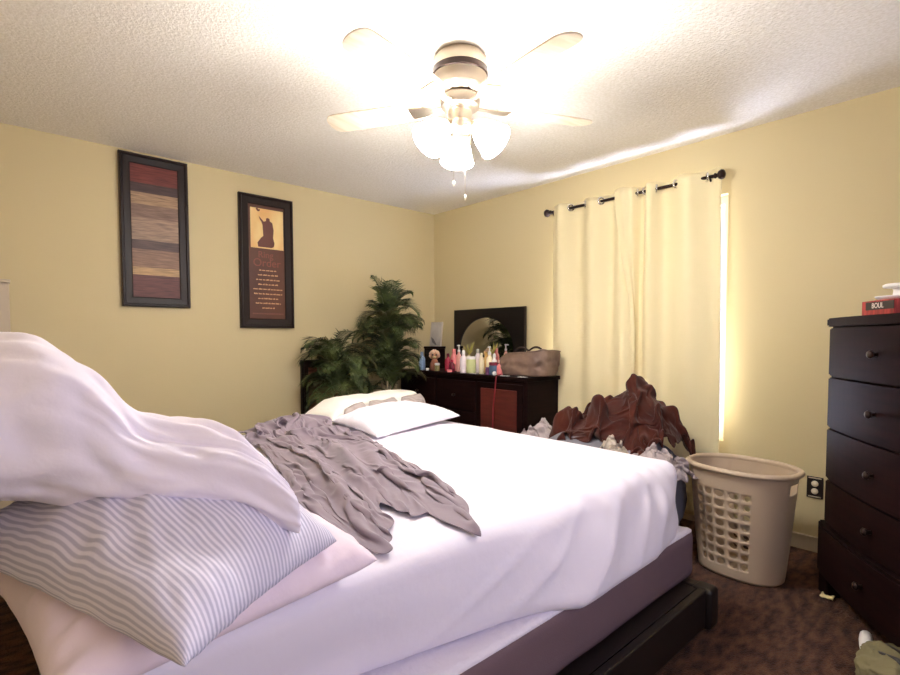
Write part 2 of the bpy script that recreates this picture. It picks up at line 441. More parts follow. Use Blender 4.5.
qx0, qx1, qz0, qz1 = 1.445, 1.872, 1.279, 2.297
pic2 = thing('framed_poster', ((qx0+qx1)/2, YF, (qz0+qz1)/2), 'tall black framed poster of kneeling silhouette above lines of cream writing', 'picture', 'framed pictures on the left wall')
obj('picture_frame', frame_bm(qx0, qx1, qz0, qz1, YF, .072, .034, 0), M['frame'], pic2, smooth=False)
ax0, ax1, az0, az1 = qx0+.066, qx1-.066, qz0+.066, qz1-.066
obj('poster_sheet', box((ax0, YF-.014, az0), (ax1, YF-.011, az1)), mat('poster_brown', srgb(96, 58, 44), .3, noise_col=(srgb(80, 46, 40), 4, 3, (1, 1, 1))), pic2, smooth=False)
sky = box((ax0+.022, YF-.0150, az1-.335), (ax1-.012, YF-.0142, az1-.03))
obj('poster_sunset', sky, mat('poster_sunset_gold', srgb(226, 178, 116), .3, noise_col=(srgb(238, 214, 150), 6, 2, (1, 1, .6))), pic2, smooth=False)
def flat(poly, x0, z0, sx, sz, y, th=.0006):
    bm = bmesh.new()
    a = [bm.verts.new((x0+u*sx, y, z0+v*sz)) for u, v in poly]; b = [bm.verts.new((x0+u*sx, y-th, z0+v*sz)) for u, v in poly]
    bm.faces.new(a); bm.faces.new(b[::-1]); n = len(poly)
    for k in range(n): bm.faces.new((a[k], b[k], b[(k+1) % n], a[(k+1) % n]))
    return bm
fig = [(.22, 0), (.20, .10), (.30, .22), (.38, .28), (.36, .55), (.33, .62), (.27, .70), (.25, .76), (.30, .72), (.40, .635), (.47, .66), (.47, .72), (.52, .745), (.58, .72), (.585, .665), (.66, .63), (.70, .45), (.68, .25), (.72, .12), (.70, .03), (.62, 0)]
bm = flat(fig, ax0+.022, az1-.325, .26, .31, YF-.0152)
bm2 = flat([(.16, .93), (.21, .96), (.24, .92), (.29, .93), (.28, .88), (.22, .87)], ax0+.022, az1-.325, .26, .31, YF-.0152)
me = bpy.data.meshes.new('t'); bm2.to_mesh(me); bm2.free(); bm.from_mesh(me)
obj('poster_figure', bm, solid('poster_figure_brown', (98, 52, 44), .35), pic2, smooth=False)
red = solid('poster_title_red', (128, 68, 54), .4)
bmT = bmesh.new()
for s, zz, sz, xx in (('Ring', az1-.385, .07, -.01), ('Order', az1-.448, .085, .0)):
    t = text_mesh(s, sz); t.transform(Matrix.Translation(((ax0+ax1)/2+xx, YF-.0146, zz)) @ Matrix.Rotation(PI/2, 4, 'X') @ Matrix.Shear('XZ', 4, (0, 0)) if False else Matrix.Translation(((ax0+ax1)/2+xx, YF-.0146, zz)) @ Matrix.Rotation(PI/2, 4, 'X'))
    bmT.from_mesh(t)
obj('poster_title', bmT, red, pic2, smooth=False)
rr = random.Random(4); cream_ink = solid('poster_text_cream', (214, 170, 124), .4)
for k, wd in enumerate((.14, .16, .19, .16, .235, .225, .16, .20, .10)):
    bmT = bmesh.new(); zz = az1-.505-k*.0365; x = (ax0+ax1)/2+.006-wd/2; xe = x+wd
    while x < xe-.004:
        l = min(rr.uniform(.014, .036), xe-x)
        # word: row of small strokes
        n = max(2, int(l/.006))
        for q in range(n):
            hgt = rr.choice((.008, .008, .011))
            add_box(bmT, (x+q*l/n, YF-.0152, zz-.004), (x+q*l/n+l/n*.72, YF-.0142, zz-.004+hgt))
        x += l+.006
    obj('text_line', bmT, cream_ink, pic2, smooth=False)
bmT = bmesh.new()
x = ax0+.03
while x < ax1-.03:
    l = rr.uniform(.006, .012); add_box(bmT, (x, YF-.0152, az0+.040), (x+l, YF-.0142, az0+.050)); x += l+.005
obj('poster_byline', bmT, solid('poster_byline_brown', (118, 72, 64), .4), pic2, smooth=False)

sx0, sx1, sz0, sz1 = 1.929, 2.36, .38, 1.018
pic3 = thing('framed_picture', ((sx0+sx1)/2, YF, (sz0+sz1)/2), 'low black framed picture of brown boards half hidden behind the smaller palm', 'picture', 'framed pictures on the left wall')
obj('picture_frame', frame_bm(sx0, sx1, sz0, sz1, YF, .066, .034, 0), M['frame'], pic3, smooth=False)
b_ = [(0, srgb(104, 62, 52)), (.3, srgb(120, 80, 60)), (.55, srgb(92, 54, 48)), (.75, srgb(126, 74, 60))]
obj('picture_print', box((sx0+.06, YF-.016, sz0+.06), (sx1-.06, YF-.012, sz1-.06)), plank_art('brown_board_print', b_, -.25, .25), pic3, smooth=False)

# pale cabinet whose edge shows at the far left
cab = thing('cabinet', (-.12, 3.79, 0), 'pale cabinet edge standing against left wall at far left', 'cabinet')
obj('body', box((-.36, 3.66, .0), (.112, 3.94, 1.50), .004), M['cab'], cab, smooth=False)
obj('top', box((-.37, 3.645, 1.50), (.118, 3.945, 1.518), .003), M['cab'], cab, smooth=False)

# ------------------------------------------------------------------ curtain rod and curtains
RXX = 3.306; RZ = 2.176
rod = thing('curtain_rod', (RXX, 1.84, RZ), 'dark bronze curtain rod with round knob ends above the window', 'curtain rod')
obj('rod', tube([(RXX, 1.235, RZ), (RXX, 2.44, RZ)], .0105, 12), M['bronze'], rod)
for yy, s in ((1.235, -1), (2.44, 1)):
    rot = Matrix.Rotation(-s*PI/2, 3, 'X')
    obj('finial', lathe([(0, 0), (.014, 0), (.017, .006), (.012, .012), (.012, .02), (.024, .026), (.030, .04), (.026, .054), (.012, .062), (0, .064)], (RXX, yy, RZ), 20, rot=rot), M['bronze'], rod)
for yy in (1.26, 2.425):
    bm = tube([(XW-.001, yy, RZ-.035), (RXX+.02, yy, RZ-.03), (RXX, yy, RZ-.0115)], .006, 8)
    add_box(bm, (XW-.006, yy-.015, RZ-.065), (XW-.0005, yy+.015, RZ-.005), .002)
    obj('bracket', bm, M['bronze'], rod, smooth=False)
def curtain(keys, ymin, ymax, label, shift, ztop, zbot, gro):
    # keys: (y, x offset from the rod) at the heading
    keys = sorted(keys)
    n, m = 110, 70; P = []
    for i in range(n+1):
        s = i/n; row = []
        y0 = lerp(ymin, ymax, s)
        # smooth cosine interpolation of offset
        off = keys[0][1]
        for (ya, oa), (yb, ob) in zip(keys, keys[1:]):
            if ya <= y0 <= yb:
                t = (y0-ya)/(yb-ya); off = oa+(ob-oa)*(.5-.5*math.cos(PI*t))
        if y0 > keys[-1][0]: off = keys[-1][1]
        for j in range(m+1):
            z = lerp(ztop, zbot, j/m); d = (ztop-z)
            y = y0+shift(s, d)
            x = RXX+off*(1-.35*sstep(.1, 1.2, d))+.010*N(y0*4, z*.8, 3)*min(1, d*2)+.004*N(y0*14, z*2.2, 8)
            zz = z+(.006*math.sin(s*23) if j == 0 else 0)
            row.append((x, y, zz))
        P.append(row)
    bm, V = grid_bm(P)
    o = obj('curtain', bm, M['curtain'])
    md = o.modifiers.new('thick', 'SOLIDIFY'); md.thickness = .0022; md.offset = 0
    origin_to(o, (RXX, (ymin+ymax)/2, ztop))
    tag(o, label, 'curtain', 'cream curtains on the window')
    for y, sg in gro:
        # grommet ring where the cloth crosses the rod
        rot = Matrix.Rotation(R(90+sg*58), 3, 'Z') @ Matrix.Rotation(PI/2, 3, 'X')
        bm = bmesh.new(); add_torus(bm, (RXX-.006, y, RZ), .0235, .0065, rot, 22, 8)
        obj('grommet', bm, M['chrome'], o)
    return o
A = .036
# (pixel-measured heading: cloth in front of the rod = negative offset)
curtain([(2.405, -.012), (2.345, -A), (2.19, A*.9), (2.07, -A), (1.93, A*.9), (1.84, -A*.8), (1.77, -.005), (1.70, .03)], 1.70, 2.405, 'left cream grommet curtain panel hanging beside the dresser',
        lambda s, d: -.01*d*(1-s)+.012*math.sin(d*2)*(s-.5), 2.212, .07, ((2.255, 1), (2.13, -1), (2.0, 1), (1.885, -1)))
curtain([(1.87, -.05), (1.83, -.058), (1.765, -.03), (1.70, A*.9), (1.64, -A), (1.55, A), (1.38, -A*1.05), (1.25, .012), (1.20, -.004)], 1.195, 1.87, 'right cream grommet curtain panel hanging behind the laundry basket',
        lambda s, d: -(.13*sstep(0, 1.0, d))*sstep(.75, 1, s)-.012*d*(1-s), 2.218, .07, ((1.725, -1), (1.665, 1), (1.595, -1), (1.46, 1), (1.275, -1)))

# ------------------------------------------------------------------ bed
bed = thing('bed', (1.15, 1.85, 0), 'black low wooden bed frame under the charcoal box spring', 'bed frame')
BX0, BX1, BY0, BY1 = .08, 2.19, .80, 3.03
obj('side_rail', box((BX0, BY0, .012), (BX1-.04, BY0+.035, .166), .006), M['rail'], bed, smooth=False)
obj('side_rail', box((BX0, BY1-.035, .012), (BX1-.04, BY1, .166), .006), M['rail'], bed, smooth=False)
obj('foot_rail', box((BX1-.035, BY0+.04, .012), (BX1+.02, BY1-.04, .166), .006), M['rail'], bed, smooth=False)
obj('slat_deck', box((BX0+.02, BY0+.04, .12), (BX1-.04, BY1-.04, .160)), M['rail'], bed, smooth=False)
for yy, s in ((BY0-.022, 1), (BY1+.022, -1)):
    bm = bmesh.new(); y0, y1 = sorted((yy, yy+s*.085))
    add_box(bm, (BX1-.05, y0, 0), (BX1+.035, y1, .168), .018, 4)
    obj('leg', bm, M['rail'], bed)
    obj('leg', box((BX0-.03, y0, 0), (BX0+.05, y1, .168), .012), M['rail'], bed, smooth=False)

bs = thing('box_spring', (1.15, 1.93, .166), 'charcoal grey box spring with white quilted top under the askew mattress', 'box spring')
def rbox(lo, hi, r, step, fn=None):
    lo = Vector(lo); hi = Vector(hi); c = (lo+hi)/2; h = (hi-lo)/2
    nx, ny, nz = [max(2, int(round(2*h[k]/step))) for k in range(3)]
    def ax(n, L):   # denser near the ends for the rounding
        return [-L+2*L*i/n for i in range(n+1)]
    bm = bmesh.new(); cache = {}
    def vert(p):
        k = tuple(round(a, 5) for a in p)
        if k not in cache:
            p = Vector(p); q = Vector((max(-(h[i]-r), min(h[i]-r, p[i])) for i in range(3)))
            d = p-q
            if d.length > 1e-9: p = q+d.normalized()*r
            p = p+c
            if fn: p = fn(p)
            cache[k] = bm.verts.new(p)
        return cache[k]
    X, Y, Z = ax(nx, h.x), ax(ny, h.y), ax(nz, h.z)
    def face(g): 
        try: bm.faces.new([vert(p) for p in g])
        except Exception: pass
    for z in (-h.z, h.z):
        for a, b in zip(X, X[1:]):
            for e, f in zip(Y, Y[1:]): face(((a, e, z), (b, e, z), (b, f, z), (a, f, z)))
    for y in (-h.y, h.y):
        for a, b in zip(X, X[1:]):
            for e, f in zip(Z, Z[1:]): face(((a, y, e), (b, y, e), (b, y, f), (a, y, f)))
    for x in (-h.x, h.x):
        for a, b in zip(Y, Y[1:]):
            for e, f in zip(Z, Z[1:]): face(((x, a, e), (x, b, e), (x, b, f), (x, a, f)))
    return bm
obj('side_panel', rbox((.12, .888, .168), (2.245, 2.95, .366), .022, .03, lambda p: p+Vector((0, .006*N(p.x*5, p.z*9, 2), 0))), M['boxgray'], bs)
obj('quilted_top', rbox((.125, .895, .350), (2.235, 2.943, .374), .010, .022, lambda p: p+Vector((0, 0, .004*N(p.x*30, p.y*30, 2) if p.z > .36 else 0))), M['boxwhite'], bs)

def mattop(x, y):
    u = (x-1.18)/1.08; v = (y-1.915)/.98
    if abs(u) < 1 and abs(v) < 1: return .655+.045*(1-u**4)*(1-v**4)
    return .655
MX0, MX1, MY0, MY1, MZ0 = .09, 2.215, .955, 2.885, .376
nb_x = [.09, .64, .705, 1.067, 1.342, 1.838, 2.08, 2.2]
nb_y = [1.03, 1.02, 1.005, .93, .845, .855, .89, .945]
wr = []   # sheet wrinkles on the top: segment, height, width
for _ in range(26):
    x = rnd.uniform(.9, 2.1); y = rnd.uniform(1.1, 2.5); a = rnd.uniform(-.5, .9)+PI/2*(rnd.random() < .3); L = rnd.uniform(.15, .5)
    wr.append((x, y, math.cos(a), math.sin(a), L, rnd.uniform(.004, .009), rnd.uniform(.012, .024)))
wr += [(1.25, 1.35, .55, -.83, .42, .012, .02), (1.55, 1.75, .9, -.3, .5, .011, .022), (1.9, 1.35, .35, -.94, .35, .010, .018), (1.7, 1.2, .8, -.5, .3, .009, .016), (1.45, 1.15, .5, -.8, .25, .010, .018)]
def mfn(p):
    x, y, z = p
    h = (z-MZ0)/(.655-MZ0)
    top = sstep(.55, 1, h)
    dz = (mattop(x, y)-.655)*h
    for wx, wy, cx, cy, L, ht, wd in wr:
        dx, dy = x-wx, y-wy; s = dx*cx+dy*cy; t = -dx*cy+dy*cx
        if abs(s) < L*1.3 and abs(t) < wd*4:
            t += .02*math.sin(s*9+wx*5)
            dz += top*ht*math.exp(-(t/wd)**2)*max(0, 1-(s/(L*1.3))**2)
    # near side: lower hem follows the askew mattress, folds pulled from the foot corner
    if y < 1.4:
        k = 1-sstep(.955, 1.3, y)
        yb = interp(nb_x, nb_y, x)-.955
        y = y+k*(1-h)*yb*(1 if h > .02 else 1)
        z -= .030*k*(1-h)**2*sstep(1.15, 1.4, x)
        side = k*max(0, math.sin(PI*min(1, max(0, h))))
        f = (x-1.2)*1.0+(1-h)*.35
        y -= side*(.012*math.sin(f*15+1.5*N(x*2, h*2, 1))*sstep(.9, 1.5, x)+.012*N(x*3, h*2.5, 4)+.010)
        for fx, sl in ((1.95, -.28), (2.05, -.2), (1.75, -.42), (1.50, -.5), (1.3, -.6)):
            t = (x-fx)-sl*(1-h); y -= side*.011*math.exp(-(t/.022)**2)
        # gathered elastic puckers along the top edge near the foot
        if h > .6: dz += .006*math.sin(x*58+3*N(x*4, 0, 2))*k*sstep(1.3, 1.7, x)*(1-sstep(.955, 1.12, y))
        dz += -.010*k*sstep(1.0, 1.25, x)*(1-sstep(1.5, 1.8, x))*h
    if x > 2.1: x += .010*N(y*5, z*6, 2)*sstep(2.1, 2.23, x)
    return Vector((x, y, z+dz))
mattress = thing('mattress', (1.15, 1.92, MZ0), 'large mattress in loose white fitted sheet lying askew on box spring', 'mattress')
obj('fitted_sheet', rbox((MX0, MY0, MZ0), (MX1, MY1, .655), .045, .0175, mfn), M['sheet'], mattress)

# ------------------------------------------------------------------ pillows
def pillow(name, P00, P10, P11, P01, T, m, label, seed=0, n=46, under=.18, floor_fn=None, wr_amp=.010, power=.42, sag=None):
    P00, P10, P11, P01 = map(Vector, (P00, P10, P11, P01))
    top = []; bot = []; uvt = []; arcs = []
    for i in range(n+1):
        u = i/n*2-1; rt = []; rb = []; ru = []
        for j in range(n+1):
            v = j/n*2-1
            uu = u*(1-.06*(1-v*v)); vv = v*(1-.06*(1-u*u))
            a, b = (uu+1)/2, (vv+1)/2
            p = P00*(1-a)*(1-b)+P10*a*(1-b)+P11*a*b+P01*(1-a)*b
            hgt = max(0, (1-u*u))**power*max(0, (1-v*v))**power
            edge = 1-hgt
            w = wr_amp*(N(u*2.2+seed, v*2.2, seed)+.6*N(u*5+seed, v*5, 3+seed)+.25*N(u*11, v*11+seed, 3))
            w += .006*edge*math.sin((u if abs(v) > abs(u) else v)*26+6*N(u*3, v*3, seed))*(1 if edge < .98 else 0)
            zt = p.z+T*(1-under)*hgt+w*(.25+hgt)
            zb = p.z-T*under*hgt
            if edge > .97: zt = zb = p.z+.010*N(u*7+seed, v*7, 1)
            if floor_fn:
                f = floor_fn(p.x, p.y)
                if f is not None: zb = max(zb, f+.003); zt = max(zt, zb+.004*(hgt > 0))
            if sag:
                s_ = sag(p.x, p.y); zt += s_; zb += s_
            zt += wr_amp*.55*hgt*(1-abs(N(u*2.6+seed*3, v*3.4, 5))*4)*.5
            rt.append(Vector((p.x, p.y, zt))); rb.append(Vector((p.x, p.y, zb))); ru.append((a, b))
        acc = [0]
        for q0, q1 in zip(rt, rt[1:]): acc.append(acc[-1]+(q1-q0).length)
        arcs.append(acc)
        top.append(rt); bot.append(rb); uvt.append(ru)
    arc = [sum(a[j] for a in arcs)/len(arcs)/.62 for j in range(n+1)]
    uvt = [[(r_[0], arc[j]) for j, r_ in enumerate(row)] for row in uvt]
    bm, _ = grid_bm(top, uvt); bm2, _ = grid_bm(bot, uvt)
    me = bpy.data.meshes.new('t'); bm2.to_mesh(me); bm2.free(); bm.from_mesh(me); bpy.data.meshes.remove(me)
    bmesh.ops.remove_doubles(bm, verts=bm.verts, dist=.0004)
    c = (P00+P10+P11+P01)/4
    o = obj(name, bm, m); origin_to(o, c); subsurf(o, 1)
    tag(o, label, 'pillow', 'pillows on the bed')
    return o
def mat_floor(x, y): return mattop(x, y)+.004 if MX0+.03 < x < MX1-.03 and MY0+.03 < y < MY1-.03 else None
pillow('pillow', (.045, .785, .722), (.612, .89, .722), (.66, 1.42, .705), (-.035, 1.50, .70), .15, M['pinkwhite'],
       'pinkish white pillow at bed corner beneath the striped pillow', 1, floor_fn=mat_floor, wr_amp=.026, under=.3)
pillow('pillow', (-.08, 1.36, .80), (.168, .655, .795), (.52, .90, .785), (.42, 1.58, .84), .17, M['stripe'],
       'grey and white ticking striped pillow lying under the big white pillow', 5, under=.2, wr_amp=.016)
pillow('pillow', (1.38, 2.03, .715), (2.17, 2.27, .715), (2.13, 2.75, .73), (1.42, 2.55, .73), .105, M['sheet'],
       'flat white pillow lying near the far edge of bed', 9, under=.12, floor_fn=mat_floor, wr_amp=.008)

# big white pillow / duvet bundle slumped over the pillow stack
def loft(name, secs, m, nseg=72, seed=3):
    # secs: x, yc, ztop, zbot, half depth
    P = []; K = 76
    xs = [s[0] for s in secs]
    for i in range(K+1):
        x = lerp(xs[0], xs[-1], i/K)
        yc, zt, zb, hd = [interp(xs, [s[q] for s in secs], x) for q in (1, 2, 3, 4)]
        row = []
        for k in range(nseg):
            a = 2*PI*k/nseg; c, s = math.cos(a), math.sin(a)
            ex = .75
            yy = hd*math.copysign(abs(c)**ex, c); zz = (zt-zb)/2*math.copysign(abs(s)**ex, s)
            row.append(Vector((x, yc+yy, (zt+zb)/2+zz)))
        P.append(row)
    # smooth along the length
    for _ in range(5):
        Q = [r[:] for r in P]
        for i in range(1, K):
            for k in range(nseg): P[i][k] = (Q[i-1][k]+Q[i][k]*2+Q[i+1][k])/4
    for i in range(K+1):
        for k in range(nseg):
            p = P[i][k]; s = math.sin(2*PI*k/nseg)
            w = .014*N(p.x*5+seed, p.y*5, p.z*5)+.007*N(p.x*9, p.y*9, p.z*16)
            an = 2*PI*k/nseg
            w -= .020*max(0, .35-abs(N(p.x*3.2+an*.8, an*2.2-p.x*4, 7)))*2.2
            w -= .012*max(0, .3-abs(N(p.x*7-an*1.2, an*3.6+p.x*5, 3)))*2.4
            w -= .020*math.exp(-((p.z-(1.05-.30*(p.x-.18)))/.016)**2)*sstep(.15, .19, p.x)*(1-sstep(.26, .36, p.x))
            w += .012*N(p.x*3, an*1.3, 9)
            # folds running down from the crest to the tip
            t = (p.z-.93)-.30*(p.x-.2)
            w += .007*math.exp(-((t-.035)/.012)**2)*sstep(.06, .16, p.x)
            w += .006*math.exp(-((t+.005)/.010)**2)*sstep(.10, .2, p.x)
            P[i][k] = p+Vector((0, math.cos(2*PI*k/nseg)*w, s*w))
    bm, V = grid_bm(P, None, True)
    for ring in (V[0], V[-1]):
        c = bm.verts.new(sum((v.co for v in ring), Vector())/len(ring))
        for k in range(len(ring)): bm.faces.new((ring[k], ring[(k+1) % len(ring)], c))
    return bm
secs = [(-.34, 1.42, 1.10, .88, .20), (-.25, 1.40, 1.185, .875, .27), (-.10, 1.36, 1.212, .88, .30), (.02, 1.32, 1.213, .886, .30), (.07, 1.28, 1.209, .888, .28), (.12, 1.24, 1.178, .884, .25), (.158, 1.20, 1.125, .89, .22),
        (.194, 1.17, 1.068, .89, .20), (.243, 1.13, 1.052, .885, .19), (.31, 1.08, 1.04, .872, .18), (.345, 1.03, 1.022, .858, .16), (.375, .98, .99, .845, .13), (.394, .93, .962, .838, .10), (.408, .90, .925, .836, .07)]
o = obj('pillow', loft('pillow', secs, None), M['pillowcase']); origin_to(o, (.05, 1.2, .9)); subsurf(o, 1)
tag(o, 'big soft white pillow slumped on top of the striped pillow', 'pillow', 'pillows on the bed')

# folded comforter with grey striped underside, on the far edge
def comforter():
    root = thing('comforter', (1.9, 2.75, .72), 'rolled cream comforter with grey striped underside at the far bed edge', 'comforter')
    A_, B_ = Vector((1.40, 2.68, 0)), Vector((2.22, 2.88, 0)); d = (B_-A_).normalized(); nrm = Vector((-d.y, d.x, 0)); L = (B_-A_).length
    P = []
    K, S = 40, 26
    for i in range(K+1):
        t = i/K; h = .125*min(1, (t*4)**.6+.12)*min(1, ((1-t)*14)**.5+.25)+.008*N(t*6, 1, 2); wd = .13
        row = []
        for k in range(S):
            a = 2*PI*k/S; c, s = math.cos(a), math.sin(a)
            yy = wd*math.copysign(abs(c)**.7, c); zz = h*.5*math.copysign(abs(s)**.7, s)
            p = A_+d*(t*L)+nrm*(yy+.015*N(t*5, k*.3, 2)); p.z = .712+h*.5+zz+.006*N(t*12, k*.5, 4)
            row.append(p)
        P.append(row)
    bm, V = grid_bm(P, None, True); bm.faces.new(V[0][::-1]); bm.faces.new(V[-1])
    obj('roll', bm, M['cream'], root)
    # turned back grey underside
    stripe2 = mat('grey_striped_underside', srgb(150, 138, 134), .85, bump=(30, .3, .01, 3), noise_col=(srgb(178, 166, 160), 20, 2, (1, 6, 1)))
    for t0, t1, lift in ((.10, .30, .03), (.33, .66, .02), (.70, .98, .022)):
        P = []
        for i in range(13):
            t = lerp(t0, t1, i/12); row = []
            h = .125*min(1, (t*4)**.6+.12)*min(1, ((1-t)*14)**.5+.25)
            e = min(1, 4*math.sin(PI*i/12))*(.9+.12*N(t*9, 3, 1))
            for j in range(9):
                q = j/8
                off = -.165-.014*math.sin(PI*q)-.006*N(t*10, q*3, 2)
                z = .716+h*(.02+.80*q*e)+.004*N(t*14, q*4, 6)
                p = A_+d*(t*L)+nrm*(off+.03*q**3); p.z = z
                row.append(p)
            P.append(row)
        bm, V = grid_bm(P)
        o = obj('turned_back_underside', bm, stripe2, root); md = o.modifiers.new('t', 'SOLIDIFY'); md.thickness = .012; md.offset = 0
        o['label'] = 'grey striped underside'
comforter()

